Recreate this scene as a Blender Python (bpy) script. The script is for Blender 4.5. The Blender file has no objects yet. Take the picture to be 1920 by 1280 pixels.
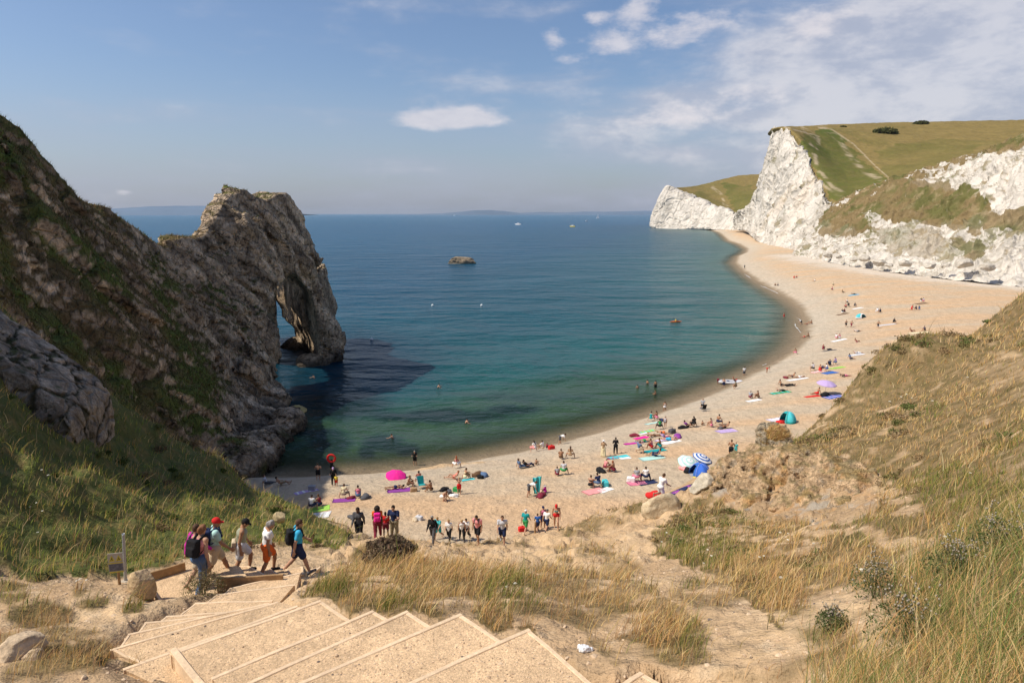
import bpy, math, random
import numpy as np
from math import radians, sin, cos, pi
rng = np.random.default_rng(7)
random.seed(7)
C = bpy.context.scene.collection
A = np.array

# ---------------------------------------------------------------- camera geometry (photo pixels 1920x1280)
F, PIT, CAMZ = 1280.0, math.atan(239/1280.0), 25.0
CP, SP = cos(PIT), sin(PIT)
def ray(px, py):
    u = (np.asarray(px, float)-960)/F; v = (640-np.asarray(py, float))/F
    return np.stack([u, CP+v*SP, -SP+v*CP], -1)
def P(px, py, d):
    return ray(px, py)*np.asarray(d, float)[..., None] + A([0, 0, CAMZ])
def PZ(px, py, z):
    r = ray(px, py); t = (np.asarray(z, float)-CAMZ)/r[..., 2]
    return r*t[..., None] + A([0, 0, CAMZ])
def project(X):
    X = np.asarray(X, float); y = X[..., 1]; z = X[..., 2]-CAMZ
    d = y*CP - z*SP; up = y*SP + z*CP
    d = np.where(d > 0.05, d, 0.05)
    return 960+F*X[..., 0]/d, 640-F*up/d, d

# ---------------------------------------------------------------- numpy noise
_perm = np.random.default_rng(3).permutation(4096).astype(np.int64)
def _h(ix, iy, iz):
    return _perm[(_perm[(_perm[ix & 4095] + iy) & 4095] + iz) & 4095]
_g = np.random.default_rng(5).normal(size=(4096, 3)); _g /= np.linalg.norm(_g, axis=1)[:, None]
_g = _g.astype(np.float32)
def perlin(p):
    p = np.asarray(p, np.float32); i = np.floor(p).astype(np.int64); f = p-i
    u = f*f*f*(f*(f*6-15)+10); out = np.zeros(p.shape[:-1], np.float32)
    for dx in (0, 1):
        for dy in (0, 1):
            for dz in (0, 1):
                g = _g[_h(i[..., 0]+dx, i[..., 1]+dy, i[..., 2]+dz)]
                w = (u[..., 0] if dx else 1-u[..., 0])*(u[..., 1] if dy else 1-u[..., 1])*(u[..., 2] if dz else 1-u[..., 2])
                out += w*(g[..., 0]*(f[..., 0]-dx)+g[..., 1]*(f[..., 1]-dy)+g[..., 2]*(f[..., 2]-dz))
    return out*1.6
def fbm(p, o=4, lac=2.03, gain=.5, ridge=False):
    p = np.asarray(p, np.float32); s = 0; a = 1.; t = 0
    for k in range(o):
        n = perlin(p+k*17.3)
        s = s + a*((1-2*np.abs(n)) if ridge else n); t += a; a *= gain; p = p*lac
    return s/t
_r = np.random.default_rng(11).random((4096, 3)).astype(np.float32)
def worley(p, jit=.9):
    """F1, F2 distances and a random id per cell"""
    p = np.asarray(p, np.float32); i = np.floor(p).astype(np.int64); f = p-i
    f1 = np.full(p.shape[:-1], 9., np.float32); f2 = f1.copy(); cid = np.zeros(p.shape[:-1], np.int64)
    for dx in (-1, 0, 1):
        for dy in (-1, 0, 1):
            for dz in (-1, 0, 1):
                h = _h(i[..., 0]+dx, i[..., 1]+dy, i[..., 2]+dz)
                q = _r[h]*jit
                d = np.sqrt((dx+q[..., 0]-f[..., 0])**2+(dy+q[..., 1]-f[..., 1])**2+(dz+q[..., 2]-f[..., 2])**2)
                m = d < f1
                f2 = np.where(m, f1, np.minimum(f2, d)); cid = np.where(m, h, cid); f1 = np.where(m, d, f1)
    return f1, f2, _r[cid, 0]
def xyz(x, y, z=0, s=1.):
    x = np.asarray(x, np.float32); return np.stack([x*s, np.asarray(y, np.float32)*s, np.zeros_like(x)+np.asarray(z, np.float32)*s], -1)
def sstep(a, b, x):
    t = np.clip((x-a)/(b-a), 0, 1); return t*t*(3-2*t)
def mixc(a, b, t):
    return np.asarray(a)*(1-t[..., None])+np.asarray(b)*t[..., None]
def inpoly(px, py, poly):
    px = np.asarray(px, float); py = np.asarray(py, float); c = np.zeros(px.shape, bool); n = len(poly)
    for i in range(n):
        x1, y1 = poly[i]; x2, y2 = poly[i-1]
        if y1 == y2: continue
        c ^= ((y1 > py) != (y2 > py)) & (px < (x2-x1)*(py-y1)/(y2-y1)+x1)
    return c
def segdist(px, py, pl):
    d = np.full(np.shape(px), 1e9)
    for (x1, y1), (x2, y2) in zip(pl[:-1], pl[1:]):
        ex, ey = x2-x1, y2-y1; L = ex*ex+ey*ey+1e-12
        t = np.clip(((px-x1)*ex+(py-y1)*ey)/L, 0, 1)
        d = np.minimum(d, np.hypot(px-x1-t*ex, py-y1-t*ey))
    return d

# ---------------------------------------------------------------- mesh helpers
def mk(name, V, faces, mats=None, parent=None, smooth=True, col=None, attrs=None, midx=None):
    """faces: (n,k) int array or list of lists"""
    me = bpy.data.meshes.new(name)
    V = np.ascontiguousarray(V, np.float32)
    if isinstance(faces, np.ndarray):
        n, k = faces.shape; lv = np.ascontiguousarray(faces.ravel(), np.int32)
        ls = np.arange(0, n*k, k, dtype=np.int32)
    else:
        n = len(faces); lv = np.array([i for f in faces for i in f], np.int32)
        lens = np.array([len(f) for f in faces]); ls = np.concatenate([[0], np.cumsum(lens)[:-1]]).astype(np.int32)
    me.vertices.add(len(V)); me.vertices.foreach_set('co', V.ravel())
    me.loops.add(len(lv)); me.loops.foreach_set('vertex_index', lv)
    me.polygons.add(n); me.polygons.foreach_set('loop_start', ls)
    me.polygons.foreach_set('use_smooth', np.full(n, bool(smooth)))
    if midx is not None: me.polygons.foreach_set('material_index', np.asarray(midx, np.int32))
    me.update(calc_edges=True); me.validate()
    if col is not None:
        a = me.color_attributes.new('col', 'FLOAT_COLOR', 'POINT')
        c4 = np.ones((len(V), 4), np.float32); c4[:, :3] = col; a.data.foreach_set('color', c4.ravel())
    for k_, v_ in (attrs or {}).items():
        a = me.attributes.new(k_, 'FLOAT', 'POINT'); a.data.foreach_set('value', np.ascontiguousarray(v_, np.float32))
    if mats is not None:
        for m in (mats if isinstance(mats, (list, tuple)) else [mats]): me.materials.append(m)
    o = bpy.data.objects.new(name, me); C.objects.link(o)
    if parent is not None: o.parent = parent
    return o
def grid_faces(nu, nv, flip=False):
    i = np.arange(nu*nv).reshape(nu, nv)
    q = np.stack([i[:-1, :-1], i[1:, :-1], i[1:, 1:], i[:-1, 1:]], -1).reshape(-1, 4)
    return q[:, ::-1].copy() if flip else q
def tag(o, label=None, cat=None, group=None, kind=None):
    if label: o['label'] = label
    if cat: o['category'] = cat
    if group: o['group'] = group
    if kind: o['kind'] = kind
    return o
def empty(name, loc, rz=0, label=None, cat=None, group=None):
    o = bpy.data.objects.new(name, None); C.objects.link(o); o.empty_display_size = .2
    o.location = [float(v) for v in loc]; o.rotation_euler = (0, 0, rz)
    return tag(o, label, cat, group)
def surface_nets(f, org, h):
    s = f < 0
    c = s[:-1, :-1, :-1].astype(np.int8)
    tot = sum(s[a:a+f.shape[0]-1, b:b+f.shape[1]-1, d:d+f.shape[2]-1].astype(np.int8) for a in (0, 1) for b in (0, 1) for d in (0, 1))
    act = (tot > 0) & (tot < 8)
    ijk = np.argwhere(act); idx = np.full(act.shape, -1, np.int64); idx[act] = np.arange(len(ijk))
    acc = np.zeros((len(ijk), 3)); cnt = np.zeros(len(ijk))
    I, J, K = ijk.T
    for ax in range(3):
        o1, o2 = [a for a in range(3) if a != ax]
        for b in (0, 1):
            for d in (0, 1):
                o = [0, 0, 0]; o[o1] = b; o[o2] = d; e = list(o); e[ax] = 1
                f0 = f[I+o[0], J+o[1], K+o[2]]; f1 = f[I+e[0], J+e[1], K+e[2]]
                m = (f0 < 0) != (f1 < 0); t = np.where(m, f0/(np.where(m, f0-f1, 1)), 0)
                p = np.tile(np.array(o, float), (len(I), 1)); p[:, ax] = t
                acc += p*m[:, None]; cnt += m
    V = (ijk+acc/np.maximum(cnt, 1)[:, None])*h+np.asarray(org)
    Q = []
    n = f.shape
    for ax in range(3):
        o1, o2 = [(1, 2), (2, 0), (0, 1)][ax]
        sl0 = [slice(None)]*3; sl1 = [slice(None)]*3
        sl0[ax] = slice(0, n[ax]-1); sl1[ax] = slice(1, n[ax])
        a = s[tuple(sl0)]; b = s[tuple(sl1)]; d = a != b
        e = np.argwhere(d)
        m = (e[:, o1] > 0) & (e[:, o2] > 0) & (e[:, o1] < n[o1]-1) & (e[:, o2] < n[o2]-1); e = e[m]
        if len(e) == 0: continue
        def at(u, v):
            q = e.copy(); q[:, o1] += u; q[:, o2] += v; return idx[q[:, 0], q[:, 1], q[:, 2]]
        q = np.stack([at(-1, -1), at(0, -1), at(0, 0), at(-1, 0)], 1)
        ins = a[e[:, 0], e[:, 1], e[:, 2]]
        q[~ins] = q[~ins][:, ::-1]
        Q.append(q)
    Q = np.concatenate(Q); Q = Q[(Q >= 0).all(1)]
    return V, Q

# ---------------------------------------------------------------- materials
MATS = {}
def newmat(name):
    m = bpy.data.materials.new(name); m.use_nodes = True; nt = m.node_tree; nt.nodes.clear()
    out = nt.nodes.new('ShaderNodeOutputMaterial'); b = nt.nodes.new('ShaderNodeBsdfPrincipled')
    nt.links.new(b.outputs[0], out.inputs[0]); MATS[name] = m
    return m, nt, b, out
def nd(nt, typ, **kw):
    n = nt.nodes.new(typ)
    for k, v in kw.items():
        if k.startswith('i_'): n.inputs[k[2:].replace('_', ' ')].default_value = v
        else: setattr(n, k, v)
    return n
def surf(name, scales=((1., .3),), bumps=((2., .3),), rough=.9, base=None, attr='col', stretch=(1, 1, 1), spec=.2, hue=None, trans=0):
    """colour from a vertex attribute (or base) varied by noises; bump by noises"""
    m, nt, b, out = newmat(name); L = nt.links.new
    b.inputs['Roughness'].default_value = rough; b.inputs['Specular IOR Level'].default_value = spec
    tc = nd(nt, 'ShaderNodeTexCoord'); mp = nd(nt, 'ShaderNodeMapping'); mp.inputs['Scale'].default_value = stretch
    L(tc.outputs['Object'], mp.inputs[0])
    if base is None:
        c = nd(nt, 'ShaderNodeAttribute', attribute_name=attr); cur = c.outputs['Color']
    else:
        c = nd(nt, 'ShaderNodeRGB'); c.outputs[0].default_value = (*base, 1); cur = c.outputs[0]
    for sc, amt in scales:
        n = nd(nt, 'ShaderNodeTexNoise'); n.inputs['Scale'].default_value = sc; n.inputs['Detail'].default_value = 6; n.inputs['Roughness'].default_value = .65
        L(mp.outputs[0], n.inputs['Vector'])
        r = nd(nt, 'ShaderNodeMapRange'); r.inputs['From Min'].default_value = .3; r.inputs['From Max'].default_value = .7
        r.inputs['To Min'].default_value = 1-amt; r.inputs['To Max'].default_value = 1+amt
        L(n.outputs['Fac'], r.inputs['Value'])
        x = nd(nt, 'ShaderNodeVectorMath', operation='SCALE'); L(cur, x.inputs[0]); L(r.outputs[0], x.inputs['Scale']); cur = x.outputs[0]
    L(cur, b.inputs['Base Color'])
    nrm = None
    for sc, amt, *kind in bumps:
        if kind and kind[0] == 'v':
            n = nd(nt, 'ShaderNodeTexVoronoi', feature='DISTANCE_TO_EDGE'); n.inputs['Scale'].default_value = sc
            L(mp.outputs[0], n.inputs['Vector']); r = nd(nt, 'ShaderNodeMath', operation='MINIMUM'); L(n.outputs['Distance'], r.inputs[0]); r.inputs[1].default_value = .12
            o = r.outputs[0]
        else:
            n = nd(nt, 'ShaderNodeTexNoise'); n.inputs['Scale'].default_value = sc; n.inputs['Detail'].default_value = 5; n.inputs['Roughness'].default_value = .6
            L(mp.outputs[0], n.inputs['Vector']); o = n.outputs['Fac']
        bp = nd(nt, 'ShaderNodeBump'); bp.inputs['Strength'].default_value = 1; bp.inputs['Distance'].default_value = amt
        L(o, bp.inputs['Height'])
        if nrm is not None: L(nrm, bp.inputs['Normal'])
        nrm = bp.outputs[0]
    if nrm is not None: L(nrm, b.inputs['Normal'])
    return m
def plain(name, col, rough=.8, spec=.3, metal=0., amt=.12, sc=12.):
    if name in MATS: return MATS[name]
    m = surf(name, scales=((sc, amt),), bumps=(), rough=rough, base=col, spec=spec)
    m.node_tree.nodes['Principled BSDF'].inputs['Metallic'].default_value = metal
    return m
# ================================================================ camera, light, sky
cam = bpy.data.cameras.new('camera'); cam.lens = 24; cam.sensor_width = 36; cam.clip_start = .1; cam.clip_end = 200000
co = bpy.data.objects.new('camera', cam); C.objects.link(co); co.location = (0, 0, CAMZ); co.rotation_euler = (pi/2-PIT, 0, 0)
sc = bpy.context.scene; sc.camera = co
sc.view_settings.view_transform = 'Standard'; sc.view_settings.look = 'None'; sc.view_settings.exposure = 0.0; sc.view_settings.gamma = 1
EL, AZ = radians(52), math.atan2(-.985, -.17)         # direction towards the sun, clockwise from +Y
sd = A([sin(AZ)*cos(EL), cos(AZ)*cos(EL), sin(EL)])
sl = bpy.data.lights.new('sun', 'SUN'); sl.energy = 5.0; sl.angle = radians(.5); sl.color = (1, .91, .77)
so = bpy.data.objects.new('sun', sl); C.objects.link(so)
from mathutils import Vector
so.rotation_euler = Vector(sd).to_track_quat('Z', 'Y').to_euler(); so.location = (-50, 0, 80)
w = bpy.data.worlds.new('World'); sc.world = w; w.use_nodes = True; nt = w.node_tree; nt.nodes.clear(); L = nt.links.new
out = nd(nt, 'ShaderNodeOutputWorld'); bg = nd(nt, 'ShaderNodeBackground'); bg.inputs[1].default_value = .108; L(bg.outputs[0], out.inputs[0])
sky = nd(nt, 'ShaderNodeTexSky', sky_type='NISHITA', sun_disc=False, sun_elevation=EL, sun_rotation=AZ, air_density=1.0, dust_density=1.6, ozone_density=1.2, altitude=20)
def M(op, a, b=None, c=None):
    n = nt.nodes.new('ShaderNodeMath'); n.operation = op
    for k, v in enumerate((a, b, c)):
        if v is None: continue
        if isinstance(v, (int, float)): n.inputs[k].default_value = v
        else: L(v, n.inputs[k])
    return n.outputs[0]
tc = nd(nt, 'ShaderNodeTexCoord'); sx = nd(nt, 'ShaderNodeSeparateXYZ'); L(tc.outputs['Generated'], sx.inputs[0])
X_, Y_, Z_ = sx.outputs
az = M('ARCTAN2', X_, Y_); el = M('ARCSINE', Z_)
elp = M('MAXIMUM', el, .01)
def noise(vec, scale, det=7, rough=.6, dist=0.):
    n = nd(nt, 'ShaderNodeTexNoise'); n.inputs['Scale'].default_value = scale; n.inputs['Detail'].default_value = det
    n.inputs['Roughness'].default_value = rough; n.inputs['Distortion'].default_value = dist; L(vec, n.inputs['Vector']); return n.outputs['Fac']
def comb(x, y, z=0.):
    n = nd(nt, 'ShaderNodeCombineXYZ')
    for k, v in enumerate((x, y, z)):
        if isinstance(v, (int, float)): n.inputs[k].default_value = v
        else: L(v, n.inputs[k])
    return n.outputs[0]
flat = comb(az, M('MULTIPLY', el, 2.2), 3.1)
nA = noise(flat, 9., 8, .6, .2); nB = noise(comb(az, M('MULTIPLY', el, 5.), 7.7), 4., 6, .55, .1); nC = noise(flat, 26., 6, .62)
def blob(px, py, wx, wy, amp=1.):
    r = ray(px, py); a0 = math.atan2(r[0], r[1]); e0 = math.atan2(r[2], math.hypot(r[0], r[1]))
    sa = wx/F*cos(a0)**2; se = wy/F*cos(a0)
    q = M('ADD', M('POWER', M('MULTIPLY', M('SUBTRACT', az, a0), 1/sa), 2.), M('POWER', M('MULTIPLY', M('SUBTRACT', el, e0), 1/se), 2.))
    return M('MULTIPLY', M('POWER', 2.718, M('MULTIPLY', q, -1.)), amp)
def mixn(c):
    n = nd(nt, 'ShaderNodeVectorMath', operation='MULTIPLY'); L(c, n.inputs[0]); n.inputs[1].default_value = (.92, 1.0, 1.14); return n.outputs[0]
def ssum(l):
    r = l[0]
    for v in l[1:]: r = M('ADD', r, v)
    return r
def ramp(v, a, b):
    r = nd(nt, 'ShaderNodeMapRange', interpolation_type='SMOOTHSTEP'); L(v, r.inputs[0]); r.inputs[1].default_value = a; r.inputs[2].default_value = b
    return r.outputs[0]
puffs = ssum([blob(805, 222, 62, 24, .9), blob(885, 216, 62, 22, .9), blob(845, 228, 115, 14, .7), blob(1035, 72, 24, 24, 1.), blob(1140, 82, 44, 22, 1.), blob(1062, 112, 28, 9, .6),
              blob(1195, 15, 50, 26, 1.), blob(1115, 30, 26, 12, .7), blob(1255, 75, 55, 25, .85), blob(1330, 40, 70, 22, .7), blob(1540, 45, 70, 34, 1.), blob(1250, 215, 190, 28, .62), blob(1420,175,120,22,.5), blob(235, 360, 22, 7, .7)])
pm = ramp(M('ADD', puffs, M('MULTIPLY', M('SUBTRACT', M('ADD', M('MULTIPLY', nA, .55), M('MULTIPLY', nC, .45)), .5), 2.6)), .32, 1.1)
pm = M('MULTIPLY', pm, ramp(puffs, .05, .35))
bank = ssum([blob(1900, 60, 360, 170, 1.), blob(1700, 20, 260, 60, .55), blob(1550, 170, 400, 110, .62), blob(1250, 215, 300, 60, .3), blob(1900, 240, 500, 120, .5)])
bm = ramp(M('ADD', bank, M('ADD', M('MULTIPLY', M('SUBTRACT', nB, .5), 1.6), M('MULTIPLY', M('SUBTRACT', nA, .5), .9))), .02, .95)
veil = M('MULTIPLY', ramp(el, .2, .02), M('ADD', .55, M('MULTIPLY', M('SUBTRACT', nB, .5), 1.0)))
def mix(fac, a, b):
    n = nd(nt, 'ShaderNodeMix', data_type='RGBA'); L(fac, n.inputs[0])
    for k, v in ((6, a), (7, b)):
        if isinstance(v, tuple): n.inputs[k].default_value = (*v, 1)
        else: L(v, n.inputs[k])
    return n.outputs[2]
skyb = mixn(sky.outputs[0])
c1 = mix(veil, skyb, (3.9, 4.25, 5.5))
bw_ = ramp(M('ADD', M('ADD', M('MULTIPLY', nA, .7), M('MULTIPLY', nC, .3)), M('MULTIPLY', bank, .06)), .46, .66)
c1 = mix(M('MULTIPLY', bm, .75), c1, mix(bw_, (4.5, 4.7, 5.6), (7.0, 6.8, 7.1)))
white = mix(nC, (5.6, 5.5, 6.2), (8.4, 7.9, 8.0))
c1 = mix(M('MULTIPLY', pm, .72), c1, white)
L(c1, bg.inputs[0])

# ================================================================ shoreline, beach and hill heights
_sp = [(440,884),(480,893),(520,893),(570,894),(640,889),(700,887),(780,880),(860,868),(940,853),(1020,836),(1100,815),(1180,790),(1260,765),(1340,735),(1400,703),(1440,685),
       (1480,660),(1502,637),(1506,615),(1506,600),(1498,580),(1480,563),(1450,545),(1418,527),(1392,508),(1378,493),(1382,481),(1398,474),(1400,467),(1385,458),(1366,452),(1360,446),(1348,436),(1322,428)]
SH = [tuple(PZ(a, b, 0.)[:2]) for a, b in _sp]
LAND = [(-28, -50), (-28, 40), (-27, 64)]+SH+[(1400, 1400), (4000, 1200), (4000, -50)]
SHL = [(-27, 55)]+SH+[(SH[-1][0]+60, SH[-1][1]+90)]
def shore(x, y):
    d = segdist(x, y, SHL)
    return np.where(inpoly(x, y, LAND), d, -d)
def beach(x, y, s=None):
    if s is None: s = shore(x, y)
    far = np.clip(y/400, 0, 1)
    up = 5.0*(1-np.exp(-np.clip(s, 0, None)/13.0))
    cusp = .10*perlin(xyz(x, y, 3., .22))*np.exp(-((s-5)/6.)**2)
    return np.where(s > 0, up, np.maximum(s*.13, -6))+cusp+.05*perlin(xyz(x, y, 0, .5))
_cp = [(-300,1280,10.5),(0,1280,9.8),(300,1280,9.6),(600,1280,9.0),(960,1280,8.6),(1200,1280,8.2),(1500,1280,7.0),(1700,1280,5.8),(1920,1280,4.8),(2200,1280,4.0),
 (-200,1200,12),(0,1200,12),(180,1210,12),(1050,1200,10.6),(1300,1200,9.6),(1500,1200,8.6),(1750,1150,7.2),(1920,1150,6.0),
 (-200,1120,14.5),(0,1120,15),(150,1120,15.2),(260,1125,15.6),(700,1120,12.7),(900,1120,12.8),(1100,1120,13.6),(1300,1120,12.5),(1500,1120,11),(1700,1080,10),
 (100,1060,18),(230,1090,17.2),(350,1050,19.5),(560,1085,18.2),(620,1055,20.5),(700,1070,17.5),(900,1075,18),(1100,1070,20),(1250,1050,20),(1400,1050,17),(1600,1050,13.5),(1800,1000,10),(1920,1000,8),
 (650,1025,27),(720,1002,26),(740,1014,33),(670,1014,33),(830,1020,34),(942,1018,39),(1040,1000,42),(830,1040,27),(1000,1040,29),(1100,1010,33),(1200,1000,30),(1300,980,28),(1450,960,29.5),(1600,955,24),(1750,900,20),(1920,850,15),
 (1120,970,40),(1200,955,42),(1250,940,43),(1330,890,42),(1380,865,42),(1440,850,42),(1500,848,34),(1500,825,42),(1440,870,33),(1600,868,30),(1560,760,46),(1600,715,48),(1650,690,50),(1700,682,50),(1800,646,52),(1920,566,56),(2050,516,58),
 (1600,820,36),(1700,800,32),(1700,730,42),(1800,750,32),(1850,700,36),(1920,700,32),(1920,620,45),(1850,640,46),
 (0,590,30),(100,670,33),(180,730,35),(250,780,37),(330,820,39),(400,855,40),(450,893,40),(520,938,38),(580,972,36),(640,1000,34),
 (0,700,26),(0,800,23.5),(0,900,21),(0,1000,18.5),(100,800,28),(100,900,24),(100,1000,20),(250,850,33),(250,900,29),(250,1000,22.5),(400,900,36),(400,950,31),(400,1010,25),(500,1000,28),(560,1020,26),
 (-200,480,26),(-200,700,20),(-200,1000,15),(-150,560,27)]
CPW = np.array([P(*c) for c in _cp])
beyond = [(px, py, d) for px, py, d in _cp if (px, py) in {(1250,940),(1380,865),(1500,825),(1560,760),(1600,715),(1650,690),(1700,682),(1800,646),(1920,566),(2050,516),(330,820),(400,855),(450,893),(520,938),(580,972),(250,780)}]
bw = []
for c in beyond:
    p = P(*c); k = 1.24; bw.append([p[0]*k, p[1]*k, -1.0])
CPW = np.vstack([CPW, bw, [[0,0,23.3],(0,-6,25.4),(-6,0,22.6),(6,0,24.2),(12,-5,27),(12,3,24.5),(-12,0,22),(-15,-6,24),(20,10,26),(30,25,27),(45,40,24),
      (-2,56,1),(-10,54,0),(6,60,1),(-16,56,0),(-27,24,27),(-33,26,37),(-38,34,38),(-30,14,32),(-28,4,30),(-40,50,12),(-34,60,3),(-30,70,-3),(-36,85,-8),(0,90,-5),(30,95,-5),(60,75,0),(80,60,12),(-55,20,50),(60,10,34),(-50,-10,45)]])
def tps_fit(X, z, lam=.02):
    n = len(X); d2 = ((X[:, None]-X[None])**2).sum(-1); K = .5*d2*np.log(d2+1e-9); K += np.eye(n)*lam*100
    Pm = np.hstack([np.ones((n, 1)), X]); Mx = np.block([[K, Pm], [Pm.T, np.zeros((3, 3))]])
    return np.linalg.solve(Mx, np.concatenate([z, np.zeros(3)]))
_w = tps_fit(CPW[:, :2], CPW[:, 2])
def hill(x, y):
    x = np.asarray(x, float); y = np.asarray(y, float); o = np.empty(x.size); xf = x.ravel(); yf = y.ravel()
    for a in range(0, x.size, 40000):
        X = np.stack([xf[a:a+40000], yf[a:a+40000]], 1)
        d2 = (X**2).sum(1)[:, None]+(CPW[:, :2]**2).sum(1)[None]-2*X@CPW[:, :2].T
        d2 = np.maximum(d2, 0); o[a:a+40000] = (.5*d2*np.log(d2+1e-9))@_w[:-3]+_w[-3]+X@_w[-2:]
    o = o.reshape(x.shape)
    fade = sstep(62, 85, np.hypot(x*.9, y))
    return o*(1-fade)-20*fade
# regions given on the photo, tested on the projected ground point
P_LEFT = [(-700,300),(0,560),(100,655),(250,765),(420,850),(660,1000),(640,1030),(600,1022),(540,1012),(470,1022),(420,1035),(345,1047),(262,1072),(200,1083),(120,1080),(60,1090),(0,1075),(-700,1200)]
P_RIGHT = [(1425,835),(1560,715),(1700,600),(1930,480),(2900,100),(2900,1900),(1620,1900),(1560,1300),(1500,1200),(1400,1120),(1330,1080),(1230,1040),(1225,1000),(1260,970),(1330,915),(1380,950),(1450,965),(1560,985),(1640,960),(1640,905),(1600,880),(1560,855),(1480,850)]
P_MID = [(560,1120),(600,1090),(660,1060),(700,1030),(720,1005),(770,1010),(790,1045),(880,1060),(960,1065),(1010,1085),(1000,1110),(940,1130),(960,1175),(1010,1200),(990,1170),(930,1190),(860,1140),(820,1165),(770,1135),(740,1160),(700,1138),(670,1160),(610,1120)]
P_STRAW = [(1010,1060),(1120,1070),(1230,1100),(1330,1180),(1330,1240),(1270,1250),(1210,1225),(1150,1250),(1080,1180),(1010,1150),(990,1110)]
P_BANK = [(1330,880),(1420,845),(1500,845),(1560,855),(1610,870),(1650,900),(1650,960),(1560,985),(1450,985),(1380,960),(1320,930)]
TUFTS = [(20,1110,35,22,.9),(75,1150,70,26,.9),(110,1190,55,16,.6),(120,1235,60,30,.9),(170,1225,40,40,.9),(180,1132,30,14,.8),(245,1143,26,9,1.),(150,1110,16,8,.7),(60,1260,60,30,.6),(235,1245,18,8,.9),(10,1200,40,20,.5),
         (1270,1200,70,42,1.),(1200,1190,60,45,.8),(1440,1230,110,60,.45),(1120,1130,90,32,.7),(1210,1150,60,30,.8),(1000,1120,60,40,.7),(880,1108,120,34,1.),(740,1135,40,22,1.),(640,1108,60,20,1.),(820,1085,90,26,.9),(700,1045,46,22,.9),
         (1165,1060,40,22,.5),(1100,1030,30,18,.4),(980,1020,16,8,.6),(1090,990,50,14,.7),(1180,950,60,10,.8),(1250,945,36,10,.9),(1050,1030,20,10,.5),(1310,960,40,24,.5),(1110,975,60,12,.6),(1285,1010,60,28,.9),
         (600,1030,36,10,.6),(660,1010,30,10,.5),(520,1012,40,8,.8),(1400,985,80,16,.7),(1480,1000,90,14,.5),(1130,1165,40,30,.5),(1330,1110,70,30,.55),(890,1012,60,9,.8),(850,1015,20,7,.8),(1060,1052,20,6,.7),(1130,1032,24,7,.8),(420,1118,30,10,.4),(1400,848,60,10,.9),(1560,930,40,40,.5)]
def vegmask(px, py, X):
    n = fbm(X*A([.5, .5, .5])+3, 4); n2 = fbm(X*1.7+9, 3)
    jx = px+n2*26; jy = py+n*16
    v = np.zeros(px.shape)
    for pl, a in ((P_LEFT, 1.), (P_RIGHT, .95), (P_MID, .9), (P_STRAW, .6)):
        v = np.maximum(v, inpoly(jx, jy, pl)*a)
    for cx, cy, rx, ry, a in TUFTS:
        q = ((jx-cx)/rx)**2+((jy-cy)/ry)**2
        v = np.maximum(v, a*sstep(1.35, .5, q))
    bare = np.maximum(inpoly(px+n*60, py+n2*40, P_BANK)*.8, 0)
    for cx, cy, rx, ry in ((1440,1215,110,60),(1370,1150,60,20),(1585,1135,90,50),(1640,1230,40,60),(760,1120,10,6),(1900,700,60,40),(1905,890,50,40),(1500,1040,60,12),(1470,1005,100,12),(1600,1000,60,14),(1680,930,50,20),(1350,1000,40,10),(1540,800,30,8),(1700,1010,50,16)):
        bare = np.maximum(bare, sstep(1.5, .3, ((px+n2*90-cx)/rx)**2+((py+n*70+n2*30-cy)/ry)**2)*(.95 if cx < 1800 else .5))
    v = v*(1-bare)*np.where(inpoly(px, py, P_LEFT), 1., sstep(-.62, -.25, n+.5*n2+.25))
    mid_ = inpoly(px, py, [(560,1250),(560,1000),(1300,985),(1400,1100),(1560,1280),(1500,1400),(900,1400)])
    v = np.where(mid_, v*sstep(-.42, -.02, fbm(X*.9+31, 3)+.5*n2+.06), v*np.where(inpoly(px, py, P_LEFT), 1., sstep(-.55, -.15, fbm(X*.7+61, 3))))
    off = (px < -600) | (px > 2900) | (py > 1900)
    return np.where(off, .6, v), bare
# step polygons: (list of (px,py), top z)
STEPS = []
def SPoly(z, *pts): STEPS.append((np.array([PZ(a, b, z) for a, b in pts]), z))
D4 = 6.2; RS = .22
def sz(k): return CAMZ-(D4-(k-4)*RS)         # top height of step k
SDEF = {6: [(1200,1257),(1130,1300),(1180,1420),(1420,1420),(1290,1310)],
        5: [(990,1176),(560,1370),(760,1440),(1290,1440),(1135,1300)],
        4: [(862,1148),(300,1390),(520,1500),(960,1300),(1000,1240)],
        3: [(762,1143),(360,1325),(460,1420),(860,1260),(860,1205)],
        2: [(698,1143),(395,1268),(470,1345),(760,1235),(770,1180)],
        1: [(600,1124),(318,1224),(420,1330),(640,1230),(700,1188)],
        0: [(556,1134),(230,1252),(330,1300),(560,1200),(600,1160)]}
# winders: left end, right end of each nosing, in order downhill
WIND = [((206,1216),(520,1126)),((240,1187),(505,1128)),((272,1165),(505,1142)),((312,1153),(500,1141)),((367,1128),(512,1124)),((405,1113),(553,1094)),((430,1101),(563,1072))]
WL = {}
def wz(k): return sz(0)-RS*(k+1)*.93
LANDZ = wz(6)-.26
FL3 = [((392,1092),(470,1052)),((452,1082),(488,1060)),((508,1080),(523,1061)),((540,1072),(551,1062)),((575,1068),(590,1052))]

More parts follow.
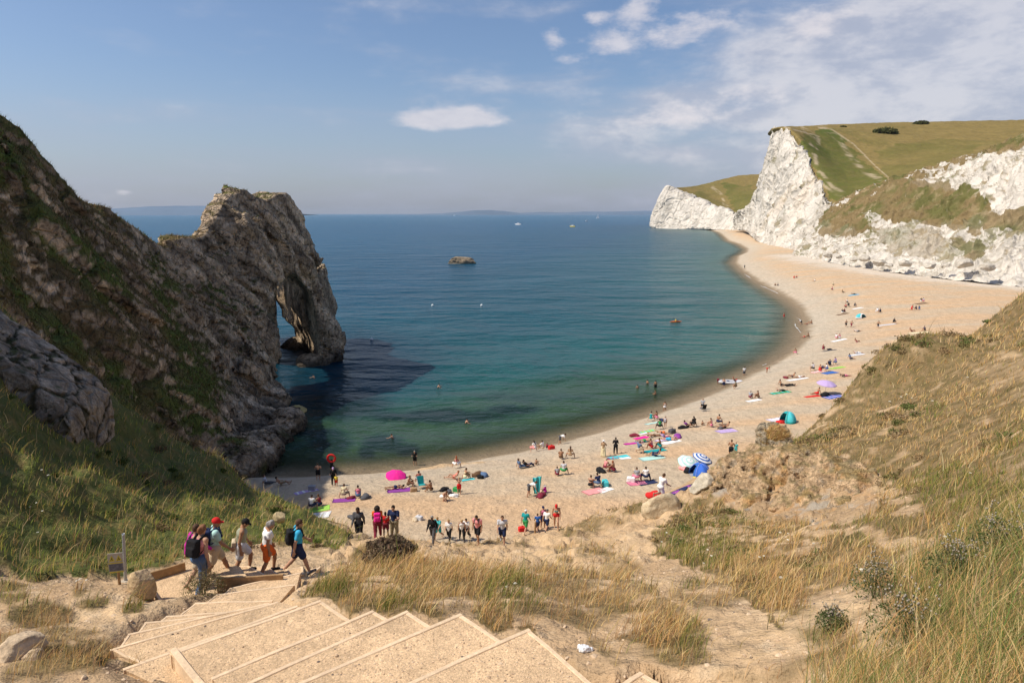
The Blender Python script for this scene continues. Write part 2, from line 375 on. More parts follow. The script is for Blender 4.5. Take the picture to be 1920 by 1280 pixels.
def step_solids():
    out = []
    for k in sorted(SDEF): out.append((k, np.array([PZ(a, b, sz(k)) for a, b in SDEF[k]])))
    return out
SOL = step_solids()
WPOLY = []
for k, (l, r) in enumerate(WIND):
    z = wz(k)
    if k == 0: bl, br = PZ(262, 1242, z), PZ(556, 1136, z)
    else:
        pl_, pr_ = WIND[k-1]; bl = PZ(*pl_, wz(k-1)).copy(); br = PZ(*pr_, wz(k-1)).copy()
        bl[2] = z; br[2] = z
    a, b = PZ(*l, z), PZ(*r, z)
    d0 = bl-a; d1 = br-b
    WPOLY.append(np.array([b, a, a+d0*1.12, b+d1*1.12]))
LPOLY = np.array([PZ(a, b, LANDZ) for a, b in ((430,1104),(305,1142),(286,1108),(268,1084),(345,1060),(400,1048),(450,1062),(470,1090))])
# third flight, going away to the right: world rectangles
F3 = []
_o = PZ(425, 1068, LANDZ); _e = PZ(520, 1084, LANDZ)
for k in range(6):
    z = LANDZ-.21*(k+1)
    p0 = PZ(425+k*38, 1063+k*1.0, z); p1 = PZ(472+k*28, 1087-k*2.5, z); q0 = PZ(466+k*34, 1059+k*.6, z); q1 = PZ(510+k*20, 1083-k*2.6, z)
    F3.append(np.array([p0, q0, q1, p1]))
CARVE = [(p, p[0, 2]) for _, p in SOL]+[(p, p[0, 2]) for p in WPOLY]+[(LPOLY, LANDZ)]+[(p, p[0, 2]) for p in F3]

def detail(x, y, z, s):
    """erosion relief on the near hill"""
    X = xyz(x, y, z)
    px, py, d = project(X)
    bank = inpoly(px, py, P_BANK)*1.
    n1 = fbm(X*.45, 5); r1 = fbm(X*A([.35, .35, .35])+40, 4, ridge=True)
    f1, f2, cid = worley(X*A([.9, .9, .9])+n1[..., None]*.6)
    hum = sstep(.0, .5, f2-f1)*(.35+.4*cid)                  # hummocky weathered blocks
    mid = sstep(1040, 990, py)*0+inpoly(px, py, [(640,1060),(600,1010),(760,1000),(960,1000),(1250,930),(1340,900),(1300,1010),(1180,1080),(1040,1080),(800,1050)])
    left = inpoly(px, py, P_LEFT)
    f1b, f2b, cb = worley(X*2.2+5)
    out = n1*.38+r1*.12+mid*(hum*.42-.28+.25*r1)+left*(.6*perlin(X*.3+7)+.28*perlin(X*.9+7))
    out = out+bank*(.16*(cb-.3)*sstep(0, .35, f2b-f1b)+.30*fbm(X*1.0, 4)+.22*fbm(X*.9+4, 3, ridge=True)-.1)
    nearf = sstep(16, 8, d)
    return out*(1-.45*nearf)+.02*perlin(X*6)
def ground(x, y, full=True):
    x = np.asarray(x, float); y = np.asarray(y, float)
    s = shore(x, y); b = beach(x, y, s); h = hill(x, y)
    near = h > b-2.5
    if full and near.any():
        dd = np.zeros(x.shape); dd[near] = detail(x[near], y[near], h[near], s[near]); h = h+dd
    m = (np.abs(x) < 14) & (y > 3) & (y < 24)
    if m.any():
        xm, ym, hm = x[m], y[m], h[m]; anyin = np.zeros(xm.shape, bool); lo2 = np.full(xm.shape, 99.); low = np.full(xm.shape, 99.); lim = np.full(xm.shape, 99.); best = np.full(xm.shape, 99.); tz = hm.copy()
        for poly, z in CARVE:
            pl = [tuple(q[:2]) for q in poly]
            ins = inpoly(xm, ym, pl); dist = segdist(xm, ym, pl+[pl[0]])
            anyin |= ins | (dist < .05); low = np.where(ins | (dist < .1), np.minimum(low, z-.07), low)
            lo2 = np.where(dist < .6, np.minimum(lo2, z), lo2); c = ~ins & (dist < best); best = np.where(c, dist, best); tz = np.where(c, z, tz)
        tz = np.minimum(tz, lo2)
        tgt = np.clip(hm, tz-.14-best*.9, tz-.05+best*.9)
        k = sstep(1.2, .3, best)
        ho = hm*(1-k)+tgt*k
        h = h.copy(); h[m] = np.where(anyin, np.minimum(low, hm), ho)
    return np.maximum(b, h), s, b, h
# polar grid
NT, NR = 1000, 980
th = np.linspace(radians(-64), radians(64), NT); rr = 2.0*np.exp(np.linspace(0, math.log(2200/2.0), NR))
rr = np.concatenate([[.3, .8, 1.4], rr]); NR = len(rr)
OY = -3.0
TH, RR = np.meshgrid(th, rr, indexing='ij')
GX = RR*np.sin(TH); GY = RR*np.cos(TH)+OY
GZ, GS, GB, GH = ground(GX, GY)
ishill = sstep(-.02, .12, GH-GB)
XG = np.stack([GX, GY, GZ], -1)
gpx, gpy, gd = project(XG)
gveg, gbare = vegmask(gpx, gpy, XG)
gveg = gveg*ishill
# colours (surface albedo)
Xf = XG.astype(np.float32)
n1 = fbm(Xf*.35, 4); n2 = fbm(Xf*2.3+4, 3); n3 = fbm(Xf*9.+4, 2)
nb = fbm(Xf*A([.05, .16, 0])+2, 4); nb2 = fbm(Xf*A([.01, .03, 0])+5, 4)
sand = mixc((.56, .385, .235), (.50, .40, .285), sstep(-.25, .35, nb+.5*nb2))
sand = mixc(sand, (.46, .40, .315), sstep(15, 3, GS+6*nb)*.75)             # pale shingle berm
wet = sstep(2.6, .6, GS+1.2*n1+.4*sstep(120, 250, GY))
wet = np.maximum(wet, sstep(4., 1., GS-2*sstep(100, 200, GY)+n1)*.0)
sand = mixc(sand, (.25, .19, .125), wet)
sand = sand*(1+.10*n2+.10*n3)[..., None]
# chalk scree near the white cliffs
chalkd = segdist(GX, GY, [tuple(PZ(a, b, 5.)[:2]) for a, b in ((1480,476),(1560,492),(1650,508),(1740,520),(1860,532),(2000,545),(2300,580))])
ck = sstep(15, 3, chalkd+12*nb+6*n1+3*n2)*sstep(90, 140, GY)
sand = mixc(sand, (.60, .53, .44), ck*.85)
sand = mixc(sand, (.10, .11, .06), sstep(0., -7, GS)*.6)
soil = mixc((.58, .415, .25), (.44, .30, .175), sstep(-.4, .5, n1))
soil = mixc(soil, (.62, .48, .32), sstep(.1, .5, n2)*.6)
_j = fbm(Xf*.6+13, 3); ob = inpoly(gpx+60*_j, gpy+40*fbm(Xf*.7+51, 3), P_BANK)*ishill > .5
soil = np.where(ob[..., None], mixc((.42, .29, .17), (.45, .27, .13), sstep(0, .5, fbm(Xf*.8, 3))), soil)
soil = np.where(ob[..., None], mixc(soil, (.36, .33, .28), sstep(.0, .35, fbm(Xf*1.1+20, 3))*.8), soil)
turf = mixc((.15, .115, .05), (.25, .175, .09), sstep(-.3, .3, n2))
lf = inpoly(gpx, gpy, P_LEFT)
turf = np.where(lf[..., None], mixc((.10, .115, .035), (.19, .15, .06), sstep(-.1, .45, n2)), turf)
hcol = mixc(soil, turf, np.clip(gveg*1.25, 0, 1))
col = mixc(sand, hcol, ishill)
col = np.clip(col, .01, .9)
M_ground = surf('ground_mat', scales=((.8, .14), (5., .16), (30., .12)), bumps=((.8, .30), (1.9, .22), (14., .04), (60., .008)), rough=.95, spec=.1)
g = mk('ground', XG.reshape(-1, 3), grid_faces(NT, NR, True), M_ground, col=col.reshape(-1, 3)); tag(g, kind='structure')
_lr = np.log(rr)
def hz(x, y):
    """height of the built ground sheet, from its grid"""
    x = np.asarray(x, float); y = np.asarray(y, float)-OY
    t = (np.arctan2(x, y)-th[0])/(th[1]-th[0]); r = np.interp(np.log(np.maximum(np.hypot(x, y), .3)), _lr, np.arange(NR))
    t = np.clip(t, 0, NT-1.001); r = np.clip(r, 0, NR-1.001); i = t.astype(int); j = r.astype(int); a = t-i; b = r-j
    return GZ[i, j]*(1-a)*(1-b)+GZ[i+1, j]*a*(1-b)+GZ[i, j+1]*(1-a)*b+GZ[i+1, j+1]*a*b
def gs(arr, x, y):
    x = np.asarray(x, float); y = np.asarray(y, float)-OY
    t = np.clip(np.rint((np.arctan2(x, y)-th[0])/(th[1]-th[0])), 0, NT-1).astype(int)
    r = np.clip(np.rint(np.interp(np.log(np.maximum(np.hypot(x, y), .3)), _lr, np.arange(NR))), 0, NR-1).astype(int)
    return arr[t, r]
def hit(px, py, water=False, dmin=5.):
    """point of the ground (or water) seen at a pixel"""
    r = ray(px, py); t = dmin*np.exp(np.linspace(0, math.log(1500/dmin), 6000)); X = r[None]*t[:, None]+A([0, 0, CAMZ])
    z = hz(X[:, 0], X[:, 1])
    if water: z = np.maximum(z, 0)
    k = np.argmax(X[:, 2] < z); p = X[k].copy(); p[2] = z[k]; return p

# ================================================================ sea
NT2, NR2 = 700, 620
th2 = np.linspace(radians(-62), radians(62), NT2); r2 = 30*np.exp(np.linspace(0, math.log(90000/30), NR2))
T2, R2 = np.meshgrid(th2, r2, indexing='ij'); WX = R2*np.sin(T2); WY = R2*np.cos(T2)
ws = -shore(WX, WY); wx3 = xyz(WX, WY, 0)
nn = fbm(wx3*.03, 4); nn2 = fbm(wx3*A([.004, .012, 0])+3, 4)
off = ws+10*nn*sstep(0, 30, ws)
stops = [(0, (.13,.12,.08)), (3.5, (.075,.11,.08)), (9, (.035,.10,.085)), (25, (.014,.078,.08)), (60, (.007,.062,.082)), (130, (.0035,.052,.096)), (400, (.0035,.063,.128)), (2000, (.008,.08,.15)), (20000, (.018,.11,.20))]
wc = np.zeros(WX.shape+(3,))
for k in range(3): wc[..., k] = np.interp(off, [a for a, _ in stops], [c[k] for _, c in stops])
wc = wc*(1+.22*nn2)[..., None]
wpx, wpy, wd = project(np.stack([WX, WY, WX*0], -1))
reef = np.zeros(WX.shape)
for cx, cy, rx, ry in ((715,832,45,18),(760,842,26,14),(622,832,46,20),(690,848,18,10),(600,812,60,10),(820,780,160,14),(960,768,60,10),(560,838,30,8),(1000,745,120,8),(640,760,90,30)):
    q = ((wpx+26*nn-cx)/rx)**2+((wpy+9*fbm(wx3*.3, 3)-cy)/ry)**2
    reef = np.maximum(reef, sstep(1.5, .3, q)*(.85 if ry > 9 else .5))
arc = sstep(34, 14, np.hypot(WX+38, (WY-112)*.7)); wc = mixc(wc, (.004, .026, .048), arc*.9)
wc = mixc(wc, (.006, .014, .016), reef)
gsh = sstep(250, 120, wpx*0+np.hypot(WX+18, (WY-70)*1.)*3.)*sstep(22, 6, np.abs(ws-8)); wc = mixc(wc, (.03, .055, .018), gsh*.7*(1-reef))
m, nt, b, out = newmat('sea_mat'); L = nt.links.new
at = nd(nt, 'ShaderNodeAttribute', attribute_name='col'); L(at.outputs['Color'], b.inputs['Base Color'])
b.inputs['Roughness'].default_value = .24; b.inputs['IOR'].default_value = 1.33; b.inputs['Specular IOR Level'].default_value = .13
aa = nd(nt, 'ShaderNodeAttribute', attribute_name='opac'); L(aa.outputs['Fac'], b.inputs['Alpha'])
tc = nd(nt, 'ShaderNodeTexCoord'); nrm = None
for sc_, amt, st, rz in ((.9, .45, (.6, 1, 1), .5), (.22, 1.4, (.6, 1, 1), .35), (.05, 5., (.5, 1, 1), -.2), (3.2, .10, (.7, 1, 1), .4)):
    mp = nd(nt, 'ShaderNodeMapping'); mp.inputs['Scale'].default_value = st; mp.inputs['Rotation'].default_value = (0, 0, rz); L(tc.outputs['Object'], mp.inputs[0])
    n = nd(nt, 'ShaderNodeTexNoise'); n.inputs['Scale'].default_value = sc_; n.inputs['Detail'].default_value = 3; n.inputs['Roughness'].default_value = .5; L(mp.outputs[0], n.inputs['Vector'])
    bp = nd(nt, 'ShaderNodeBump'); bp.inputs['Distance'].default_value = amt; L(n.outputs['Fac'], bp.inputs['Height'])
    if nrm is not None: L(nrm, bp.inputs['Normal'])
    nrm = bp.outputs[0]
L(nrm, b.inputs['Normal'])
opac = .08+.92*sstep(0, 9, ws+1.2*nn)
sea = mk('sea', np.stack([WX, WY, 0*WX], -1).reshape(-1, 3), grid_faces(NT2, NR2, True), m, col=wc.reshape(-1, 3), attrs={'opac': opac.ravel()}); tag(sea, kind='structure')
# lapping foam: thin irregular ribbons that follow the water's edge
M_foam = surf('foam_mat', scales=((3., .1),), bumps=((6., .03),), base=(.62, .64, .64), rough=.7)
def foam(pts, wd, name='foam'):
    Vs = []; Fs = []; p = np.array([PZ(a, b, .03) for a, b in pts])
    t = np.linspace(0, len(p)-1, 60); q = np.stack([np.interp(t, range(len(p)), p[:, k]) for k in range(3)], 1)
    tg = np.gradient(q, axis=0); tg /= np.linalg.norm(tg, axis=1)[:, None]; nr = np.stack([-tg[:, 1], tg[:, 0], 0*t], 1)
    w_ = .6*wd*np.clip(.25+1.6*perlin(q*.9), .0, 1.2)*np.sin(np.linspace(.05, pi-.05, 60))
    off_ = perlin(q*.2+9)*wd*.8
    a = q+nr*(off_+w_)[:, None]; b_ = q+nr*(off_-w_)[:, None]; c = (a+b_)/2; c[:, 2] += .05
    V = np.stack([a, c, b_], 1).reshape(-1, 3)
    return V, grid_faces(60, 3)
fv = []; ff = []; o_ = 0
for pts, wd in (([(1440,541),(1455,548),(1472,556)], .4), ([(1488,566),(1497,575),(1508,584),(1508,590)], .35), ([(1490,606),(1494,614),(1503,624)], .3), ([(1396,513),(1408,522)], .6), ([(1392,503),(1399,508)], 1.2), ([(1428,536),(1440,541)], .6), ([(1428,685),(1436,682)], .3), ([(1494,596),(1502,600)], .3), ([(700,890),(740,887),(800,880)], .07), ([(900,862),(980,847)], .06), ([(1200,787),(1300,754)], .08)):
    V, f = foam(pts, wd); fv.append(V); ff.append(f+o_); o_ += len(V)
tag(mk('foam', np.vstack(fv), np.vstack(ff), M_foam), 'white foam lapping in short streaks along the shoreline', 'foam', kind='stuff')
# ================================================================ the limestone promontory with the arch (implicit surface)
_cr = [(-1100,-500,30),(-700,-300,33),(-400,-70,38),(-200,70,46),(-60,172,52),(0,215,55),(40,245,57),(80,290,59),(110,320,60.5),(150,362,63),(190,385,66),(230,410,70),(262,430,73),(300,458,78),(318,455,80),(350,445,83),(385,435,86),(405,405,88),(415,385,89.5),(430,366,91),(460,352,94),(480,372,96),(500,378,98),(520,362,101),(540,360,104),(562,380,107),(566,398,112),(560,425,124),(560,435,140)]
CR = np.array([P(*c) for c in _cr])
CR = CR[np.argsort(CR[:, 1])]
h = .3
x0, x1, y0, y1, z0, z1 = -58, -18, 20, 140, -2.4, 48
gx, gy, gz = np.arange(x0, x1, h), np.arange(y0, y1, h), np.arange(z0, z1, h)
G = np.stack(np.meshgrid(gx, gy, gz, indexing='ij'), -1).astype(np.float32); gX, gY, gZ = G[..., 0], G[..., 1], G[..., 2]
xc = np.interp(gy, CR[:, 1], CR[:, 0])[None, :, None]; zc = np.interp(gy, CR[:, 1], CR[:, 2])[None, :, None]
ykn = [20, 30, 40, 50, 60, 70, 78, 86, 93, 100, 112, 118]
xf = np.interp(gy, ykn, [-15, -17, -20, -23.5, -26.5, -28.5, -30, -31.3, -32.2, -32.1, -31.3, -29.9])[None, :, None]
tt = np.clip(gZ/np.maximum(zc, 1), 0, 1)
pw = np.interp(gy, [50, 80, 95, 110], [1.0, 1.3, 2.2, 3.0])[None, :, None]       # near the arch the face is steep low down
xr = xf+(xc-xf)*tt**pw
xl = np.minimum(xc-2.0-(zc-gZ)*.30, xf-7)
body = np.maximum(np.maximum((gX-xr)*.9, (xl-gX)*.8), (gZ-zc)*.7)
leg = np.maximum(body, gY-93.0-.03*gZ)
# lintel: the stretch over the opening; its underside is an arch
und = np.interp(gy, [90, 93, 94.5, 97, 101, 105, 107.5, 110, 112, 114], [-3, 6, 13.6, 15.4, 16.0, 14.2, 11.8, 8.0, 3.5, -3])[None, :, None]
zl = gz[None, None, :]
ycap = np.interp(gz, [0, 4, 10, 17.6, 24, 28], [117.2, 116.4, 115.2, 113.2, 110.2, 107])[None, None, :]+np.maximum(-36-gX, 0)*1.6
lint = np.maximum(np.maximum(body, (und-gZ)*.7), np.maximum(91-gY, (gY-ycap)*.6))
# plan of the far pillar, a slab that runs back to the left
def slab(pts, z_lo, z_hi):
    f = None; n = len(pts)
    for i in range(n):
        (xa, ya), (xb, yb) = pts[i], pts[(i+1) % n]; l = math.hypot(xb-xa, yb-ya); nx, ny = (yb-ya)/l, -(xb-xa)/l
        e = (gX+lean-xa)*nx+(gY-ya)*ny; f = e if f is None else np.maximum(f, e)
    return np.maximum(np.maximum(f, gZ-z_hi), z_lo-gZ)
lean = gZ*.14
pil = slab([(-31.6, 112.5), (-29.5, 115.5), (-30.4, 121), (-36, 134), (-44.0, 133), (-41, 125)], -3, 15+0*gZ)
bulge = 2.2*np.exp(-((gZ-9)/6)**2)
pil = pil-np.where(gY > 120, bulge, 0)*.7
topb = slab([(-32, 92), (-31.4, 112), (-32.5, 120), (-37, 134), (-44.5, 132), (-42.5, 114), (-38.5, 100), (-37, 92)], 14.5, 25+0*gZ)
topb = np.maximum(topb, (gY-ycap)*.6)
pil = np.maximum(pil, np.where(gX > -34, (gY-ycap-1)*.6, -9))
topb = np.maximum(topb, (gZ-zc)*.7)
foot = np.sqrt(((gX+41)/4.)**2+((gY-130)/5.)**2+((gZ+1.)/2.6)**2)-1; foot = foot*3
f2_ = np.sqrt(((gX+34)/2.6)**2+((gY-113)/2.6)**2+((gZ+.5)/2.4)**2)-1; foot = np.minimum(foot, f2_*2)
low = None                                                        # boulders and ledge at the foot of the near leg
for px, py, d, r in ((450,858,68,2.6),(475,838,71,2.6),(505,815,76,2.4),(532,790,80,2.3),(548,768,84,1.6),(430,870,66,2.8),(540,742,89,1.6),(505,770,86,2.6),(555,778,83,.8),(470,790,80,3.)):
    p = P(px, py, d); e = np.sqrt(((gX-p[0])/1.1)**2+((gY-p[1])/1.7)**2+((gZ-max(p[2]-r*.3, 0))/.9)**2)-r
    low = e if low is None else np.minimum(low, e)
def smin(a, b, k):
    hh = np.clip(.5+.5*(b-a)/k, 0, 1); return b*(1-hh)+a*hh-k*hh*(1-hh)
f = smin(smin(leg, lint, .5), smin(pil, topb, 1.5), 1.0)
f = smin(smin(f, foot, .8), low, 1.2)
band = np.abs(f) < 3.2
Q = G[band]
# bedding dips steeply down towards the beach; joints cut it into blocks
ca, sa = cos(radians(52)), sin(radians(52))
bx = Q[:, 1]*ca-Q[:, 2]*sa; bz = Q[:, 1]*sa+Q[:, 2]*ca
B = np.stack([Q[:, 0]*.4, bx*.22, bz*.55], -1)
wob = fbm(Q*.13, 2)[:, None]*.9
a1, a2, cid = worley(B*.62+wob); b1, b2, cid2 = worley(B*1.6+wob*2+7)
dsp = 1.5*fbm(Q*.09+2, 3)+.6*fbm(Q*.4, 4, gain=.55)+1.2*(cid-.5)*sstep(0, .22, a2-a1)-.6*sstep(.12, 0, a2-a1)+.42*(cid2-.5)-.4*sstep(.16, 0, b2-b1)
bed = np.sin(bz*.75+2.5*fbm(Q*.08+5, 2)); dsp += .35*bed
nearleg = sstep(34, 52, Q[:, 1]); dsp *= .6+.4*nearleg
terr = np.zeros(len(Q))
dsp = np.where(dsp > -9, dsp*(1-.6*sstep(-3.5, -.5, Q[:, 2]-np.interp(Q[:, 1], CR[:, 1], CR[:, 2]))), dsp)
dsp = dsp*(1-.65*sstep(101, 105, Q[:, 1])*sstep(18, 22, Q[:, 2])); f[band] += -dsp*.8
kk = -32-gX
yl = 92.6+2.72*kk; yr = 112.2+1.62*kk-.12*kk*sstep(6, 9, gZ)+.3*kk*sstep(5, 2.5, gZ)
sp = (gY-yl)/np.maximum(yr-yl, 1.5)
tun = np.maximum(np.maximum((yl-gY)*.35, (gY-yr)*.5), (gZ-np.interp(sp, [0, .1, .4, .6, .8, .9, .97, 1], [14.4, 15.6, 15.8, 15, 12.8, 8.5, 4, 0]))*.7)
tb = (np.abs(tun) < 1.5) & (gY > 85)
tn = np.zeros(f.shape, np.float32); tq = G[tb]; t1, t2, ti = worley(tq*.55); tn[tb] = .55*fbm(tq*.5+3, 4)+.5*(ti-.5)
tun = np.where(gY > 85, tun+tn, 9.)
f = np.maximum(f, -np.where(kk > -6, tun, 9.))
footm = np.minimum(foot, 9.)
f = np.minimum(f, footm+.5*fbm(G*.5, 2))
V, Fq = surface_nets(f, (x0, y0, z0), h)
lab = np.arange(len(V))
for _ in range(60):
    mn = lab[Fq].min(1); nl = lab.copy()
    for k in range(4): np.minimum.at(nl, Fq[:, k], mn)
    nl = nl[nl]; nl = nl[nl]
    if (nl == lab).all(): break
    lab = nl
u_, c_ = np.unique(lab, return_counts=True); big = np.isin(lab, u_[c_ > 1500]); Fq = Fq[big[Fq].all(1)]; u_, iv = np.unique(Fq, return_inverse=True); Fq = iv.reshape(-1, 4); V = V[u_]
del kk, yl, yr, sp, tun, tn, tb, G, gX, gY, gZ, band, body, leg, lint, pil, topb, foot, low, tt, xr, xl
# normals for the vegetation mask
def vnormals(V, Fq):
    n = np.cross(V[Fq[:, 2]]-V[Fq[:, 0]], V[Fq[:, 3]]-V[Fq[:, 1]]); o = np.zeros_like(V)
    for k in range(4): np.add.at(o, Fq[:, k], n)
    return o/np.maximum(np.linalg.norm(o, axis=1), 1e-9)[:, None]
N = vnormals(V, Fq)
def rockcol(V, N, vegbias=0., green=.3):
    q = V.astype(np.float32); a = fbm(q*.25, 4); c = fbm(q*1.4+3, 3); g_ = fbm(q*.12+8, 3)
    bxx = q[:, 1]*ca-q[:, 2]*sa; bzz = q[:, 1]*sa+q[:, 2]*ca
    w1, w2, wi = worley(np.stack([q[:, 0]*.4, bxx*.22, bzz*.55], -1)+wob0(q))
    base = mixc((.60, .46, .32), (.40, .295, .20), sstep(-.3, .4, a)); base = mixc(base, (.60, .51, .40), sstep(.1, .45, c)*.75)
    base = base*(.62+.62*wi)[:, None]*(1+.34*np.sin(bzz*1.7+4*fbm(q*.1, 2)))[:, None]; base = mixc(base, (.035, .03, .022), sstep(.07, .01, w2-w1)*.8)
    base = mixc(base, (.34, .24, .13), sstep(.25, .5, fbm(q*.5+30, 3))*.5)
    vm = sstep(.16, .42, N[:, 2]*.9+.55*g_+.35*c+vegbias-.22)
    vg = mixc((.19, .13, .06), (.13, .16, .035), sstep(-.1, .35, g_+green-.2)); vg = mixc(vg, (.17, .12, .055), sstep(.2, .5, c))
    return mixc(base, vg, vm), vm
def wob0(q): return fbm(q*.3, 2)[:, None]*.6
vb = np.interp(V[:, 1], [20, 45, 66, 80, 90, 100], [.62, .45, .30, .02, -.2, -.42]); vb = vb-sstep(8, 2, V[:, 2])*.6
col, vmk = rockcol(V, N, vb)
wetb = sstep(2.2, .6, V[:, 2]+.5*fbm(V*.5, 2)); col = mixc(col, (.06, .05, .04), wetb*.85)
alg = sstep(.1, .4, fbm(V*.25+11, 2))*wetb*sstep(80, 70, V[:, 1]); col = mixc(col, (.08, .09, .015), alg*.8)
M_rock = surf('limestone_mat', scales=((.8, .3), (2.5, .3), (8., .25)), bumps=((.8, .9), (3.5, .3), (9., .08), (.9, 1.6, 'v')), rough=.95, spec=.15)
arch = mk('rock_arch', V, Fq, M_rock, col=col); tag(arch, 'dark jagged limestone ridge ending in a tall natural arch over the sea', 'rock arch')
AV, AN, AVM = V, N, vmk

def boulder(name, pos, size, seed, mat, colr, label, cat='rock', group=None, rz=0., res=None, amp=.22, flat=1.):
    n = 34; hh = 2.8/n; g1 = np.arange(n)*hh-1.4; Gb = np.stack(np.meshgrid(g1, g1, g1, indexing='ij'), -1)
    r = np.random.default_rng(seed); fb = np.full(Gb.shape[:3], -9.)
    for k in range(11):
        d = r.normal(size=3); d /= np.linalg.norm(d); fb = np.maximum(fb, (Gb@d)-r.uniform(.62, .95))
    fb = np.maximum(fb, np.linalg.norm(Gb, axis=-1)-1.12)
    fb += amp*.6*fbm(Gb*1.6+seed, 3)+amp*.4*fbm(Gb*4+seed, 2)
    V, Fq = surface_nets(fb, (-1.4,)*3, hh); nz = fbm(V*2+seed, 3)
    c = np.asarray(colr)*(1+.35*nz)[:, None]
    o = mk(name, V*np.asarray(size), Fq, mat, col=np.clip(c, .01, .9)); o.location = [float(v) for v in pos]; o.rotation_euler = (0, 0, rz)
    return tag(o, label, cat, group)
M_stone = surf('stone_mat', scales=((3., .2), (14., .2)), bumps=((3., .08), (14., .03)), rough=.92, spec=.15)
# blocky outcrop above the grass bank
def outcrop():
    hh = .11; c = P(60, 716, 28.2)-A([0, 0, .35])
    gx, gy, gz = [np.arange(-a, b, hh) for a, b in ((5.6, 2.6), (3.2, 3.2), (3.0, 3.6))]
    G = np.stack(np.meshgrid(gx, gy, gz, indexing='ij'), -1); X, Y, Z = G[..., 0], G[..., 1], G[..., 2]
    fx = X*.96+Y*.2; fy = -X*.2+Y*.96
    top = np.interp(fx, [-5.5, -2.2, -.6, 1.6, 2.1], [4.6, 3.3, 1.7, -.3, -1.4])
    f = np.maximum.reduce([(Z-top)*.75, -(fy+1.5)+Z*.30+np.minimum(fx, 0)*.10, fy-2.6, fx-1.9, -fx-5.4])
    W = G+c; B = np.stack([W[..., 0]*.62+W[..., 2]*.25, W[..., 1]*.4, W[..., 2]*.62-W[..., 0]*.3], -1)+(fbm(W*.4, 2)*.5+fbm(W*1.7, 3)*.3)[..., None]
    a1, a2, ci = worley(B, 1.0)
    f = f-(.16*(ci-.5)+.10*fbm(W*.9, 3)+.05*fbm(W*3, 3))+.16*sstep(.06, 0., a2-a1)
    V, Fq = surface_nets(f, (-5.6, -3.2, -3.0), hh); Vw = V+c
    a1, a2, ci = worley(np.stack([Vw[:, 0]*.62+Vw[:, 2]*.25, Vw[:, 1]*.4, Vw[:, 2]*.62-Vw[:, 0]*.3], -1)+(fbm(Vw*.4, 2)*.5+fbm(Vw*1.7, 3)*.3)[:, None], 1.0)
    n = fbm(Vw*1.2, 3); colr = mixc((.37, .31, .24), (.24, .20, .16), sstep(-.3, .3, n))*(.85+.3*ci)[:, None]
    colr = mixc(colr, (.06, .055, .03), sstep(.09, .02, a2-a1))
    N = vnormals(V, Fq); colr = mixc(colr, (.07, .08, .03), sstep(.8, .98, N[:, 2]+.4*n))
    o = mk('rock_outcrop', V, Fq, M_rock, col=colr*1.1); o.location = c; tag(o, 'cracked blocky grey outcrop in shade above the grass bank', 'rock')
outcrop()
boulder('boulder', hit(270, 1118)+A([0, 0, .28]), (.28, .25, .42), 3, M_stone, (.50, .37, .22), 'upright tan boulder standing beside the timber landing edge', rz=.4, amp=.1)
boulder('boulder', P(525, 970, 26.0), (.24, .16, .24), 14, M_stone, (.48, .38, .22), 'small squared pale stone lodged in the grass bank above the beach', rz=.2, amp=.06)
boulder('boulder', hit(18, 1232)+A([0, .1, .02]), (.42, .35, .22), 21, M_stone, (.52, .40, .27), 'pale rounded boulder at the lower left corner beside the tufts', rz=.7, amp=.1)
boulder('boulder', hit(52, 1236)+A([.05, .1, -.02]), (.16, .2, .13), 23, M_stone, (.46, .35, .24), 'small stone tucked against the pale corner boulder', rz=.1, amp=.1)
boulder('boulder', hit(1328, 918)+A([0, .6, .1]), (.9, .6, .6), 31, M_stone, (.50, .45, .36), 'pale grey angular block perched where the clay bank meets the sand', rz=.5, amp=.12)
boulder('boulder', hit(1243, 962)+A([0, .5, .0]), (.9, .7, .75), 37, M_stone, (.52, .42, .28), 'large yellowish boulder below the kneeling man at the slope edge', rz=.2, amp=.14)
boulder('boulder', hit(1440, 838, dmin=20)+A([.6, .8, -.2]), (1.0, 1.1, 1.3), 41, M_rock, (.42, .35, .25), 'grey crumbling rock knob capped with grass at the cliff edge', rz=.8, amp=.3)
boulder('sea_rock', PZ(866, 494, 0.)+A([0, 0, .3]), (7.2, 3.6, 2.9), 51, M_rock, (.30, .24, .17), 'low brown rock islet alone in the open sea', 'rock', rz=.15, amp=.25)
for k, (px, py, s, sd_) in enumerate(((556,772,1.1,61),(546,786,.8,63))):
    boulder('sea_rock', PZ(px, py, 0.)+A([0, 0, .1]), (s, s*1.3, s*.6), sd_, M_stone, (.42, .33, .14), ('yellow weed covered rock just off the arch leg' if k == 0 else 'smaller yellow rock awash below the arch leg'), 'rock', rz=.6*k)

